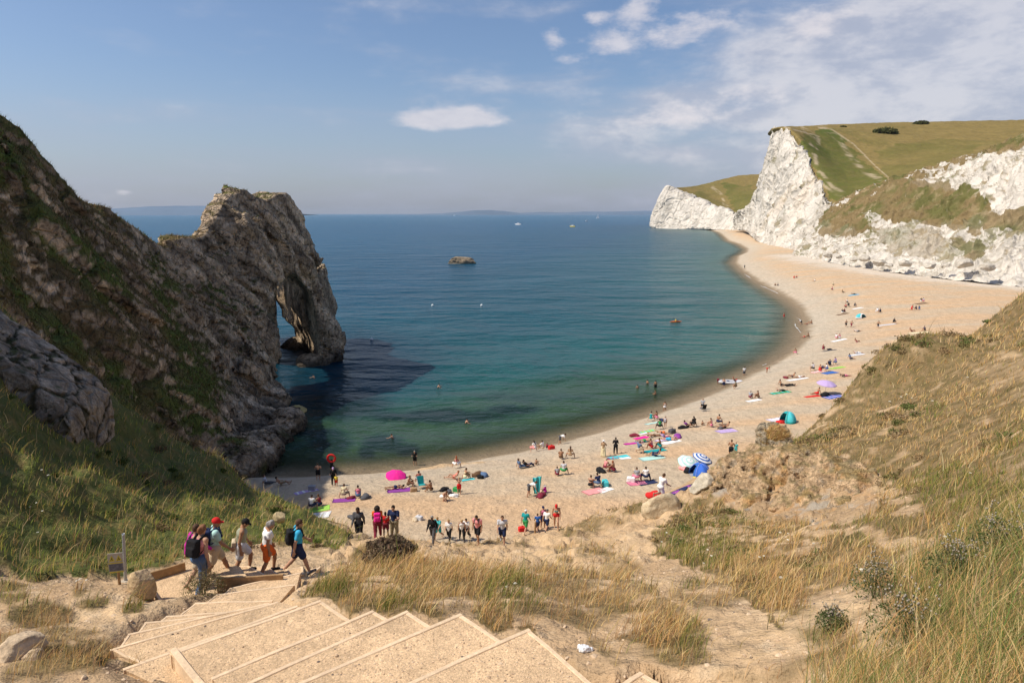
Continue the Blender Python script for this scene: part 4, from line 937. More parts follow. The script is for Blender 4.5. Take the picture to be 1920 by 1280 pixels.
def field(n, seed, sel, name, label, hgt, wdt, lean, pal, rmin=2., rmax=75., seg=3):
    x, y = cand(n, seed, rmin, rmax); r = np.random.default_rng(seed+1)
    q = np.stack([x, y, hz(x, y)], 1); px, py, d = project(q); qf = q.astype(np.float32)
    dens = sel(px, py, q, gs(gveg, x, y)*(gs(ishill, x, y) > .9)); k = r.random(n) < dens
    for p, z in CARVE:
        pl = [tuple(a[:2]) for a in p]; k[k] &= ~inpoly(x[k], y[k], pl)
    q = q[k]; qf = qf[k]; px, py, d = px[k], py[k], d[k]
    cl = fbm(qf*A([.9, .9, .9])+seed, 3); cl2 = fbm(qf*.28+seed+5, 3); n_ = len(q)
    H = hgt(px, py, q, cl)*r.lognormal(0, .35, n_); H *= sstep(.5, 4., d)*.6+.4
    W = np.maximum(wdt*r.uniform(.6, 1.4, n_), d*.0010*r.uniform(.6, 1.3, n_))
    colr = pal(px, py, q, cl, cl2, r)
    q[:, 2] -= .03
    return blades(name, q, H, W, np.clip(lean+.35*cl+r.normal(0, .22, n_), .05, 1.5), colr, label, seg=seg, seed=seed)
def pick(r, n, probs, cols):
    probs = np.asarray(probs, float); probs = probs/probs.sum(0)
    u = r.random(n); cum = np.cumsum(probs, 0); i = (u[None] > cum[:-1]).sum(0) if probs.ndim > 1 else np.searchsorted(cum[:-1], u)
    c = np.asarray(cols)[i]; return np.clip(c*r.uniform(.72, 1.25, (n, 1))*(1+r.normal(0, .05, (n, 3))), .005, .8)
GREENP = [(1240,945,70,16),(1300,1030,90,50),(1260,1095,60,20),(960,1120,60,40),(740,1140,40,16),(620,1110,50,18),(1300,1215,30,40),(1600,700,60,30),(1850,1100,110,150),(1920,1000,90,200),(1500,820,30,20),(1560,745,25,20),(1380,970,50,14),(1700,640,60,20),(1750,770,20,16),(1060,1010,40,10),(1500,1190,60,40),(1620,1000,60,30),(1780,920,90,50),(250,1143,30,10),(170,1130,30,12),(540,1055,90,10)]
def pal_right(px, py, q, cl, cl2, r):
    n = len(px); g_ = np.zeros(n)
    for cx, cy, rx, ry in GREENP: g_ = np.maximum(g_, sstep(1.6, .2, ((px-cx)/rx)**2+((py-cy)/ry)**2))
    g_ = np.clip(g_+.25*sstep(.1, .5, cl2), 0, 1)
    br = sstep(-.15, .35, cl2+.5*cl)*sstep(700, 900, py)
    return pick(r, n, [.40*(1-g_)*(1-.6*br)+.06, .34*(1-g_)+.02, .10+.35*g_, .02+.5*g_, .12+.4*br*(1-g_), .02+.28*g_], [STRAW, GOLD, OLIVE, GREEN, BROWN, DARKG])
def pal_left(px, py, q, cl, cl2, r):
    n = len(px); d_ = sstep(-.1, .3, cl+.4*cl2); ridge_ = sstep(40, 5, np.abs(py-(590+px*.66)))*sstep(900, 500, py)  # ridge line gets more straw and gold blades, painting its sunlit edge
    e_ = sstep(960, 1080, py)*.3
    return pick(r, n, [.10+.25*d_+.5*ridge_, .16+.2*d_+.3*ridge_, .22+0*d_, .34-.1*d_+e_*0, .07+.12*d_, .16-.06*d_], [STRAW, GOLD, (.50, .44, .11), (.30, .36, .06), (.32, .21, .10), (.10, .15, .03)])
isleft = lambda px, py, q: (q[:, 0] < -4) & inpoly(px, py, [(-3000,-800),(-3000,2500),(150,1100),(345,1056),(640,1040),(700,1000),(640,940),(440,800),(0,500)])
field(240000, 11, lambda px, py, q, v: v*isleft(px, py, q), 'grass', 'green and straw coloured grass covering the left bank', lambda px, py, q, cl: .30+.30*np.clip(cl, -.7, 1), .006, .55, pal_left)
field(520000, 21, lambda px, py, q, v: v*v*~isleft(px, py, q)*sstep(3.2, 5.5, np.hypot(q[:, 0], q[:, 1])), 'grass', 'dry golden brown grass covering the right slope and hummocks', lambda px, py, q, cl: (.22+.26*np.clip(cl, -.7, 1))*(1+.6*sstep(760, 560, py))*(1+.35*sstep(980, 1060, py)*(px < 1500)), .005, .6, pal_right)
# seeding stalks: taller and thin
field(26000, 31, lambda px, py, q, v: v*.8*~isleft(px, py, q)*sstep(3.4, 5.5, np.hypot(q[:, 0], q[:, 1]))*sstep(-.1, .3, fbm(q*.8, 2)), 'seed_grass', 'tall bleached seed stalks rising through the dry grass', lambda px, py, q, cl: .48+.2*cl, .004, .5, lambda px, py, q, cl, cl2, r: pick(r, len(px), [.6, .3, .1], [(.62, .48, .28), STRAW, GOLD]))
field(9000, 33, lambda px, py, q, v: v*.8*isleft(px, py, q), 'seed_grass', 'tall straw seed stalks along the left bank', lambda px, py, q, cl: .55+.2*cl, .004, .4, lambda px, py, q, cl, cl2, r: pick(r, len(px), [.6, .3, .1], [(.5, .38, .2), STRAW, GOLD]))
# rank green growth close on the right
field(200000, 41, lambda px, py, q, v: inpoly(px+40*fbm(q*1.5, 2), py, [(1740,1290),(1640,1010),(1720,960),(1850,900),(1930,760),(2600,500),(2600,2600),(1900,2200),(1640,1700),(1500,1290),(1600,1230)])*sstep(3.3, 4.2, np.hypot(q[:, 0], q[:, 1]))*.9, 'tall_grass', 'rank tall green and straw grass close at the right edge', lambda px, py, q, cl: .42+.18*cl, .006, .75,
      lambda px, py, q, cl, cl2, r: pick(r, len(px), [.22+0*cl, .14+0*cl, .24+.15*cl2, .34+.15*cl2, .06+0*cl], [STRAW, GOLD, (.26, .25, .08), (.13, .19, .05), BROWN]), rmin=2., rmax=14, seg=4)
# low leafy scrub and thistle matter: small leaf faces spread through mounds
def leaves(name, cs, rad, n, colr, label, size, cat, seed=3, kind=None, group=None, flat=.75, hollow=.5):
    r = np.random.default_rng(seed); d = r.normal(size=(n, 3)); d /= np.linalg.norm(d, axis=1)[:, None]; d[:, 2] = np.abs(d[:, 2])
    rr_ = rad*(hollow+(1-hollow)*r.random(n)**.5)*(1+.35*fbm(d*2.2+seed, 2)); p = d*rr_[:, None]; p[:, 2] *= flat
    a = r.normal(size=(n, 3)); a /= np.linalg.norm(a, axis=1)[:, None]; b_ = np.cross(a, r.normal(size=(n, 3))); b_ /= np.linalg.norm(b_, axis=1)[:, None]
    s = size*r.uniform(.5, 1.5, n)[:, None]
    V = np.stack([p-a*s, p+b_*s*.35, p+a*s, p-b_*s*.35], 1).reshape(-1, 3)
    c = np.repeat(pick(r, n, [1]*len(colr), colr), 4, axis=0)
    o = mk(name, V, np.arange(4*n).reshape(n, 4), M_blade, smooth=False, col=c); o.location = [float(v) for v in cs]
    return tag(o, label, cat, group, kind)
def stems(name, base, n, hgt, spread, colr, seed, parent=None, rad=.004, branch=3, head=None):
    """a plant of thin tapering branched stems"""
    r = np.random.default_rng(seed); Vs = []; Fs = []; tips = []; o_ = 0
    def tube(a, b_, c_, r0, r1):
        nonlocal o_
        ts = np.linspace(0, 1, 5); pts = [(1-t)**2*a+2*t*(1-t)*b_+t*t*c_ for t in ts]
        for i, p in enumerate(pts):
            rr_ = r0+(r1-r0)*ts[i]
            for k in range(3): Vs.append(p+A([math.cos(k*2.1), math.sin(k*2.1), 0])*rr_)
        for i in range(4):
            for k in range(3): Fs.append([o_+i*3+k, o_+i*3+(k+1) % 3, o_+i*3+3+(k+1) % 3, o_+i*3+3+k])
        o_ += 15
    for _ in range(n):
        a = r.normal(0, .03*spread+.01, 3)*A([1, 1, 0]); d = A([r.normal(0, spread), r.normal(0, spread), 0]); hh_ = hgt*r.uniform(.7, 1.1)
        e = a+d*hh_+A([0, 0, hh_]); mmid = a+d*hh_*.3+A([0, 0, hh_*.6]); tube(a, mmid, e, rad, rad*.35); tips.append(e)
        for _b in range(branch):
            t = r.uniform(.35, .9); s_ = (1-t)**2*a+2*t*(1-t)*mmid+t*t*e; u = A([r.normal(0, 1), r.normal(0, 1), 0]); u /= np.linalg.norm(u); l = hh_*r.uniform(.15, .35)
            e2 = s_+u*l*.5+A([0, 0, l]); tube(s_, s_+u*l*.35+A([0, 0, l*.3]), e2, rad*.5, rad*.25); tips.append(e2)
    o = mk(name, A(Vs), Fs, None, parent, smooth=False, col=np.tile(colr, (len(Vs), 1))); o.data.materials.append(M_blade)
    return o, A(tips)
M_petal = plain('petal_white', (.78, .76, .66), rough=.8)
FLW = [(70,948),(62,955),(82,962),(74,1002),(155,1088),(163,1092),(150,1096),(78,885),(92,897),(1330,1052),(1318,1062),(1326,1040),(1477,1001),(1462,1004),(1482,1018),(1526,1026),(1435,1047),(1424,1050),(1698,740),(1690,744),(1710,745),(1750,755),(1812,708),(1800,1080),(1816,897),(1768,1020),(1668,752),(948,1108),(966,1100),(1250,1000),(1240,1022),(1610,1077),(1465,1098)]
for i, (px, py) in enumerate(FLW):
    p = hit(px, py+6); d = project(p)[2]; e = empty('wild_carrot', p, i*1.3, 'white wild carrot flower nodding in the grass', 'flower', 'white wild carrot flowers in the grass')
    hh_ = .16+.1*random.random(); rr_ = max(.032, d*.0016)*random.uniform(.8, 1.2)
    st, _ = stems('stem', None, 1, hh_, .15, (.14, .17, .06), i, e, rad=.003, branch=1)
    V = []; Fc = []
    rs = np.random.default_rng(i)
    for k in range(46):
        a_ = k*2.4; q_ = rr_*math.sqrt((k+.5)/46); c_ = A([q_*cos(a_), q_*sin(a_), .35*(rr_-q_*q_/rr_)*.6+rs.normal(0, .003)]); s_ = rr_*.19
        b0 = len(V); V += [c_+A([s_, 0, 0]), c_+A([0, s_, .004]), c_+A([-s_, 0, 0]), c_+A([0, -s_, .004])]; Fc.append([b0, b0+1, b0+2, b0+3])
    fl = mk('flower_head', A(V), Fc, M_petal, e, smooth=False); fl.location = (_[0][0], _[0][1], _[0][2])
# dead root clump, dry shrub, thistles, dead twigs
rc = hit(728, 1046); leaves('dead_root_clump', rc+A([0, .2, -.05]), .74, 5200, [(.17, .115, .07), (.25, .18, .115), (.10, .07, .045), (.34, .26, .16)], 'dark brown tangled clump of dead roots on the sandy mound', .085, 'bush', 5, flat=.72, hollow=.55)
sh = PZ(382, 1128, wz(5)-.3); e = empty('dry_shrub', sh, 0, 'wispy seeding shrub growing beside the winding steps', 'shrub'); stems('stem', None, 46, .80, .38, (.26, .21, .12), 4, e, branch=6)
lv = leaves('foliage', (0, 0, .28), .5, 1500, [(.24, .20, .10), (.12, .14, .05), (.33, .26, .15)], None, .022, None, 6, flat=.9, hollow=.3); lv.parent = e
TH_ = [(1640,1060,.55,'tall dark thistle stems beside the bare clay at the right'), (1700,1150,.62,'nearest clump of branching thistle stems in the lower right'), (1790,1030,.5,'thistle clump high among the green growth at the right'), (1870,980,.5,'thistle clump touching the right edge of the slope'), (1560,1120,.30,'short thistle standing left of the taller thistle stems')]
for i, (px, py, hh_, lb) in enumerate(TH_):
    p = hit(px, py+60, dmin=3); e = empty('thistle_plant', p, 0, lb, 'thistle', 'thistle clumps on the right slope')
    st, tips = stems('stem', None, 12, hh_, .34, (.10, .13, .045), 60+i, e, rad=.004, branch=6)
    lv = leaves('foliage', (0, 0, .05), hh_*.7, 900, [(.12, .15, .06), (.08, .11, .03), (.2, .2, .1)], None, .02, None, 70+i, flat=1.1, hollow=.2); lv.parent = e
    V = []; Fc = []
    for t in tips:
        b0 = len(V); V += list(IV*.012+t); Fc += (IF+b0).tolist()
    mk('seed_head', A(V), Fc, plain('seed_head', (.30, .26, .2)), e)['kind'] = 'stuff'
for i, (px, py, hh_, lb) in enumerate([(1660,665,1.5,'bare forked dead twig standing on the right hill crest'), (1770,625,1.3,'thin leaning dry stalks high on the right hill crest')]):
    p = hit(px, py+22, dmin=30); e = empty('dry_weed', p, 0, lb, 'weed'); stems('stem', None, 3, hh_, .45, (.25, .19, .11), 90+i, e, rad=.012, branch=3)
# crest tuft on the arch, scrub on the rock ridge
r = np.random.default_rng(77)
k = np.where((AVM > .5) & (AN[:, 2] > .1) & (AN[:, 0]*1.0-AN[:, 1] > -.9))[0]; k = r.choice(k, min(52000, len(k)), replace=False)
X_g = AV[k].astype(float); px_, py_, d_ = project(X_g)
blades('cliff_grass', X_g-A([0, 0, .05]), r.uniform(.2, .5, len(k)), d_*.0009*r.uniform(.6, 1.3, len(k)), r.uniform(.3, 1.1, len(k)), pick(r, len(k), [.2, .25, .25, .2, .1], [(.20, .14, .07), (.12, .085, .04), (.10, .10, .03), (.07, .10, .02), (.3, .22, .11)]), 'brown and green turf clinging to ledges of the limestone ridge', seg=2, seed=78)
# far bushes on the downs
for i, (px, py, s, d, lb) in enumerate([(1658,249,11,600,'largest dark bush on the open downland slope'), (1580,238,4,690,'small dark bush near the skyline of the headland'), (1727,232,8,715,'flat dark bush near the skyline right of the largest bush')]):
    bpy.context.view_layer.update(); dh_ = [o for o in C.objects if o.name == 'downland'][0]; r_ = ray(px, py); ok_, G_, _n, _f = dh_.ray_cast(Vector((0, 0, CAMZ)), Vector(r_)); G_ = A(G_) if ok_ else P(px, py, d); leaves('bush', G_+A([0, 0, -.8]), s, 900, [(.09, .10, .035), (.12, .12, .045)], lb, s*.16, 'bush', 30+i, flat=.45)

# brambles and low scrub breaking up the slopes: one uncountable mass of leaf faces
def scrub(name, n, per, seed, sel, colr, label, size):
    x, y = cand(n*30, seed, 6, 70); q = np.stack([x, y, hz(x, y)], 1); px, py, d = project(q); r = np.random.default_rng(seed)
    k = np.where(r.random(len(x)) < sel(px, py, q)*(gs(gveg, x, y)*(gs(ishill, x, y) > .9)))[0][:n]; q = q[k]; d = d[k]; n = len(k)
    R = np.clip(d*.011, .10, .5)*r.uniform(.5, 1.4, n)
    dv = r.normal(size=(n, per, 3)); dv /= np.linalg.norm(dv, axis=2)[..., None]; dv[..., 2] = np.abs(dv[..., 2])*.6
    p = q[:, None]+dv*(R[:, None]*r.random((n, per))**.4*(.7+.6*r.random((n, per))))[..., None]; p[..., 2] -= .04
    a = r.normal(size=(n, per, 3)); a /= np.linalg.norm(a, axis=2)[..., None]; b_ = np.cross(a, r.normal(size=(n, per, 3))); b_ /= np.linalg.norm(b_, axis=2)[..., None]
    s = (size*np.maximum(d*.0016, .014)[:, None]*r.uniform(.6, 1.5, (n, per)))[..., None]
    V = np.stack([p-a*s, p+b_*s*.5, p+a*s, p-b_*s*.5], 2).reshape(-1, 3)
    ci = r.integers(0, len(colr), n); c = A(colr)[ci][:, None]*r.uniform(.6, 1.35, (n, per, 1)); c = np.repeat(c.reshape(-1, 3), 4, axis=0)
    return tag(mk(name, V, np.arange(len(V)).reshape(-1, 4), M_blade, smooth=False, col=np.clip(c, .005, .8)), label, 'scrub', kind='stuff')
scrub('scrub', 700, 150, 301, lambda px, py, q: (~isleft(px, py, q))*sstep(-.05, .3, fbm(q*.35+2, 2))*(px > 1150), [(.30, .22, .11), (.36, .25, .13), (.24, .21, .08), (.16, .19, .06), (.44, .33, .19)], 'brown and olive brambles spread over the right slope', 1.)
scrub('scrub', 260, 240, 305, lambda px, py, q: isleft(px, py, q)*sstep(-.1, .25, fbm(q*.35+2, 2)), [(.10, .14, .035), (.16, .17, .05), (.20, .14, .07), (.07, .10, .02)], 'dark green scrub clumps on the left bank', 1.)

kb = P(1440, 838, 42); kb = hit(1440, 838, dmin=20)+A([.6, .8, -.2]); r = np.random.default_rng(88); n = 2600; dd_ = r.normal(size=(n, 3)); dd_ /= np.linalg.norm(dd_, axis=1)[:, None]; dd_[:, 2] = np.abs(dd_[:, 2])*.8+.3
X_g = kb+dd_*A([.85, .95, .95]); blades('grass', X_g, r.uniform(.2, .45, n), np.full(n, .045), r.uniform(.4, 1.4, n), pick(r, n, [.3, .3, .2, .2], [STRAW, GOLD, OLIVE, BROWN]), 'tuft of dry grass capping the rock knob', seg=2, seed=89)
# ================================================================ figures: implicit bodies grown from a posed skeleton
COL = dict(black=(.02,.02,.022), navy=(.025,.035,.09), denim=(.10,.16,.28), blue=(.04,.13,.42), sky=(.05,.38,.62), teal=(.02,.30,.32), mint=(.42,.66,.62), turq=(.08,.50,.55), white=(.78,.78,.78), grey=(.33,.34,.37),
           lgrey=(.55,.56,.60), dgrey=(.10,.10,.11), red=(.60,.03,.03), orange=(.75,.16,.04), coral=(.80,.25,.20), pink=(.78,.32,.32), hot=(.80,.03,.30), magenta=(.50,.03,.30), purple=(.25,.06,.30), lilac=(.48,.36,.62), yellow=(.78,.62,.08),
           cream=(.72,.64,.42), beige=(.56,.46,.33), khaki=(.32,.27,.18), olive=(.16,.16,.09), green=(.05,.30,.10), lime=(.30,.55,.10), brown=(.14,.08,.045), maroon=(.20,.03,.05), tan=(.40,.27,.16), sage=(.30,.31,.23), rose=(.65,.20,.30))
SKIN = dict(l=(.58,.36,.26), m=(.47,.27,.18), t=(.36,.19,.11), d=(.13,.07,.045))
HAIR = dict(dark=(.025,.018,.014), brown=(.09,.05,.03), blond=(.38,.25,.11), grey=(.30,.28,.26), red=(.28,.08,.03), ginger=(.22,.10,.05))
def cmat(c): return plain('cloth_'+c, COL[c], rough=.9, spec=.1, sc=7., amt=.10)
def smat(c): return plain('skin_'+c, SKIN[c], rough=.6, spec=.25, sc=14., amt=.05)
def hmat(c): return plain('hair_'+c, HAIR[c], rough=.7, spec=.2, sc=40., amt=.3)
def sdf_mesh(prims, res, k=.02, noise=0., nf=12.):
    """prims: ('c',a,b,ra,rb) capsule | ('e',c,(rx,ry,rz),R) ellipsoid | ('b',c,(hx,hy,hz),round,R) box; leading '-' cuts"""
    lo = []; hi = []
    for p in prims:
        if p[0].startswith('-'): continue
        if p[0] == 'c': r_ = max(p[3], p[4]); lo += [np.minimum(p[1], p[2])-r_]; hi += [np.maximum(p[1], p[2])+r_]
        else: r_ = max(p[2])*1.3+(p[3] if p[0] == 'b' else 0); lo += [p[1]-r_]; hi += [p[1]+r_]
    lo = np.min(lo, 0)-3*res-.03; hi = np.max(hi, 0)+3*res+.03
    ax = [np.arange(lo[i], hi[i], res) for i in range(3)]; f = np.full([len(a) for a in ax], .3)
    for p in prims:
        if p[0] in ('c', '-c'): a, b_, ra, rb = A(p[1], float), A(p[2], float), p[3], p[4]; r_ = max(ra, rb)+.09; l_, h_ = np.minimum(a, b_)-r_, np.maximum(a, b_)+r_
        elif p[0] in ('e', '-e'): r_ = max(p[2])*1.1+.09; l_, h_ = p[1]-r_, p[1]+r_
        else: r_ = np.linalg.norm(p[2])+p[3]+.09; l_, h_ = p[1]-r_, p[1]+r_
        sl_ = tuple(slice(max(0, int((l_[i]-lo[i])/res)), max(0, int((h_[i]-lo[i])/res)+2)) for i in range(3))
        G = np.stack(np.meshgrid(*[ax[i][sl_[i]] for i in range(3)], indexing='ij'), -1)
        if G.size == 0: continue
        if p[0] in ('c', '-c'):
            d = b_-a; t = np.clip(((G-a)@d)/max(d@d, 1e-9), 0, 1); g = np.linalg.norm(G-a-t[..., None]*d, axis=-1)-(ra+(rb-ra)*t)
        elif p[0] in ('e', '-e'):
            q = (G-p[1])
            if len(p) > 3 and p[3] is not None: q = q@p[3]
            r_ = A(p[2]); kq = np.linalg.norm(q/r_, axis=-1); g = (kq-1)*min(p[2])*.5+(kq-1)*np.linalg.norm(q, axis=-1)/np.maximum(kq, 1e-6)*.5
        else:
            q = (G-p[1])
            if len(p) > 4 and p[4] is not None: q = q@p[4]
            q = np.abs(q)-A(p[2]); g = np.linalg.norm(np.maximum(q, 0), axis=-1)+np.minimum(q.max(-1), 0)-p[3]
        if p[0][0] == '-': f[sl_] = np.maximum(f[sl_], -g)
        else:
            o = f[sl_]; hh_ = np.clip(.5+.5*(o-g)/k, 0, 1); f[sl_] = o*(1-hh_)+g*hh_-k*hh_*(1-hh_)
    if noise:
        G = np.stack(np.meshgrid(*ax, indexing='ij'), -1); m = np.abs(f) < .05; f[m] += noise*perlin(G[m]*nf)
    f[0], f[-1] = .3, .3; f[:, 0], f[:, -1] = .3, .3; f[:, :, 0], f[:, :, -1] = .3, .3
    V, Q = surface_nets(f, lo, res)
    return V, Q
def Rx(a): a = radians(a); return A([[1, 0, 0], [0, cos(a), -sin(a)], [0, sin(a), cos(a)]])
POSES = {  # lean, head tilt, head turn, (leg flex, knee, spread) L,R, (arm flex, elbow, spread) L,R, whole-body rotation
 'stand': dict(l=0, ll=(3, 4, 4), lr=(-3, 2, 4), al=(4, 14, 9), ar=(8, 16, 9)),
 'hands': dict(l=2, ll=(2, 4, 5), lr=(-2, 2, 5), al=(22, 85, 16), ar=(24, 80, 16), ht=12),
 'armsup': dict(l=0, ll=(2, 3, 4), lr=(-2, 2, 4), al=(165, 35, 26), ar=(165, 35, 26)),
 'walk': dict(l=5, ll=(26, 8, 2), lr=(-16, 30, 2), al=(-22, 14, 8), ar=(26, 26, 8), ht=10),
 'walk2': dict(l=4, ll=(-14, 34, 2), lr=(22, 6, 2), al=(24, 30, 8), ar=(-20, 12, 8), ht=16),
 'down': dict(l=9, ll=(34, 42, 3), lr=(-8, 22, 3), al=(8, 30, 13), ar=(-8, 24, 13), ht=26),
 'run': dict(l=16, ll=(52, 55, 2), lr=(-34, 52, 2), al=(-45, 75, 8), ar=(50, 80, 8)),
 'sit': dict(l=12, ll=(122, 108, 8), lr=(118, 104, 8), al=(60, 28, 10), ar=(62, 30, 10), ht=6),
 'sitout': dict(l=-16, ll=(86, 6, 8), lr=(90, 24, 8), al=(-32, 6, 16), ar=(-34, 4, 16)),
 'sitx': dict(l=14, ll=(92, 120, 34), lr=(92, 118, 34), al=(38, 50, 14), ar=(40, 50, 14), ht=18),
 'lean': dict(l=-48, ll=(88, 8, 6), lr=(112, 70, 6), al=(-10, 60, 18), ar=(-12, 60, 18), ht=24),
 'back': dict(l=0, ll=(4, 5, 7), lr=(22, 44, 7), al=(5, 10, 22), ar=(150, 70, 22), rot=-88),
 'front': dict(l=0, ll=(-2, 4, 6), lr=(-2, 10, 6), al=(110, 100, 50), ar=(110, 100, 50), rot=88),
 'kneel': dict(l=18, ll=(12, 104, 6), lr=(16, 104, 6), al=(40, 30, 10), ar=(42, 36, 10), ht=14),
 'bend': dict(l=78, ll=(14, 12, 8), lr=(-10, 4, 8), al=(74, 12, 6), ar=(90, 10, 6)),
 'crouch': dict(l=44, ll=(118, 132, 10), lr=(112, 130, 10), al=(50, 40, 10), ar=(52, 40, 10), ht=24),
 'chair': dict(l=-18, ll=(84, 70, 6), lr=(80, 66, 6), al=(20, 55, 12), ar=(22, 55, 12)),
 'swim': dict(l=35, ll=(-10, 20, 8), lr=(10, 30, 8), al=(90, 30, 40), ar=(60, 50, 40), ht=-20)}
def skeleton(p, fem=False):
    Z = A([0, 0, 1.]); Y = A([0, 1., 0]); X = A([1., 0, 0]); J = {}
    l = radians(p['l']); up = Z*cos(l)+Y*sin(l); fw = Y*cos(l)-Z*sin(l)
    J['pel'] = A([0, 0, 0.]); J['waist'] = up*.13; J['chest'] = up*.33; J['neck'] = up*.475
    hl = radians(p['l']*.6+p.get('ht', 0)); hu = Z*cos(hl)+Y*sin(hl); hf = Y*cos(hl)-Z*sin(hl)
    J['head'] = J['neck']+hu*.165; J['hu'], J['hf'], J['up'], J['fw'] = hu, hf, up, fw
    sw, hw = (.165, .095) if fem else (.19, .085)
    for s, n, leg, arm in ((-1, 'L', p['ll'], p['al']), (1, 'R', p['lr'], p['ar'])):
        J['sh'+n] = J['neck']-up*.045+X*s*sw; J['hip'+n] = X*s*hw-up*.03
        f, e, a = map(radians, arm); d = (-up*cos(f)+fw*sin(f))*cos(a)+X*s*sin(a); J['el'+n] = J['sh'+n]+d*.285
        g = f+e; a2 = a*.3; d2 = (-up*cos(g)+fw*sin(g))*cos(a2)+X*s*sin(a2)*(1 if e < 1 else -1); J['wr'+n] = J['el'+n]+d2*.25; J['hd'+n] = d2
        f, k, a = map(radians, leg); d = (-Z*cos(f)+Y*sin(f))*cos(a)+X*s*sin(a); J['kn'+n] = J['hip'+n]+d*.42
        g = f-k; d2 = (-Z*cos(g)+Y*sin(g))*cos(a*.4)+X*s*sin(a*.4); J['an'+n] = J['kn'+n]+d2*.41
        tf = Z*sin(g)+Y*cos(g); J['to'+n] = J['an'+n]+tf*.155+d2*.035; J['he'+n] = J['an'+n]-tf*.035+d2*.03
    if 'rot' in p:
        R = Rx(p['rot'])
        for k_ in J: J[k_] = R@J[k_]
    return J
def body_prims(J, fem, hands):
    c = lambda a, b, ra, rb: ('c', J[a], J[b], ra, rb)
    up, fw, hu, hf = J['up'], J['fw'], J['hu'], J['hf']; X = A([1., 0, 0])
    ps = [('c', J['pel'], J['waist'], .115, .10), ('c', J['waist'], J['chest'], .10 if not fem else .09, .125 if not fem else .11), c('hipL', 'hipR', .105, .105), ('c', J['shL'], J['shR'], .06, .06),
          ('c', J['chest']-X*.06, J['chest']+X*.06, .11, .11), ('c', J['neck']-up*.03, J['head']-hu*.03, .052, .05), ('c', J['pel']-fw*.045-X*.06-up*.04, J['pel']-fw*.045+X*.06-up*.04, .085, .085)]
    if fem: ps += [('e', J['chest']+X*s*.06+fw*.085-up*.03, (.05, .05, .05)) for s in (-1, 1)]
    R = np.stack([X, hf, hu], 1)
    ps += [('e', J['head'], (.073, .092, .112), R), ('e', J['head']-hu*.055+hf*.035, (.052, .058, .06), R), ('c', J['head']+hf*.088-hu*.005, J['head']+hf*.105-hu*.03, .011, .015)]
    ps += [('e', J['head']+X*s*.076-hu*.01, (.012, .022, .032), R) for s in (-1, 1)]
    if hands: ps += [('-e', J['head']+X*s*.032+hf*.105+hu*.012, (.016, .016, .011), R) for s in (-1, 1)]+[('-c', J['head']+hf*.108-hu*.058-X*.02, J['head']+hf*.108-hu*.058+X*.02, .006, .006)]
    for n, s in (('L', -1), ('R', 1)):
        mid = (J['el'+n]*.65+J['wr'+n]*.35); calf = J['kn'+n]*.7+J['an'+n]*.3
        ps += [c('sh'+n, 'el'+n, .053, .040), ('c', J['el'+n], mid, .040, .040), ('c', mid, J['wr'+n], .040, .026), ('c', J['hip'+n], J['kn'+n], .088, .056), ('c', J['kn'+n], calf, .054, .057), ('c', calf, J['an'+n], .057, .036), c('he'+n, 'to'+n, .036, .028)]
        d = J['hd'+n]; side = np.cross(d, X); side /= max(np.linalg.norm(side), 1e-6); w_ = J['wr'+n]; pc = w_+d*.05
        ps += [('c', w_, pc-side*.02, .024, .020), ('c', w_, pc+side*.02, .024, .020)]
        if hands:
            crl = np.cross(side, d)*s*-1
            for i, (o_, ln) in enumerate(((-.032, .062), (-.011, .072), (.011, .068), (.031, .052))):
                a = w_+d*.085+side*o_; m_ = a+d*ln*.5+crl*.008; ps += [('c', w_+d*.06+side*o_*.9, m_, .0105, .0095), ('c', m_, m_+d*ln*.35+crl*.028, .0095, .008)]
            ps += [('c', w_+d*.025-side*.025, w_+d*.055-side*.055+crl*.015, .013, .011), ('c', w_+d*.055-side*.055+crl*.015, w_+d*.085-side*.06+crl*.03, .011, .009)]
        else: ps += [('c', pc, pc+d*.07, .022, .014), ('c', w_+d*.02, w_+d*.06+side*.04, .014, .010)]
    return ps
def lerp(a, b, t): return a*(1-t)+b*t
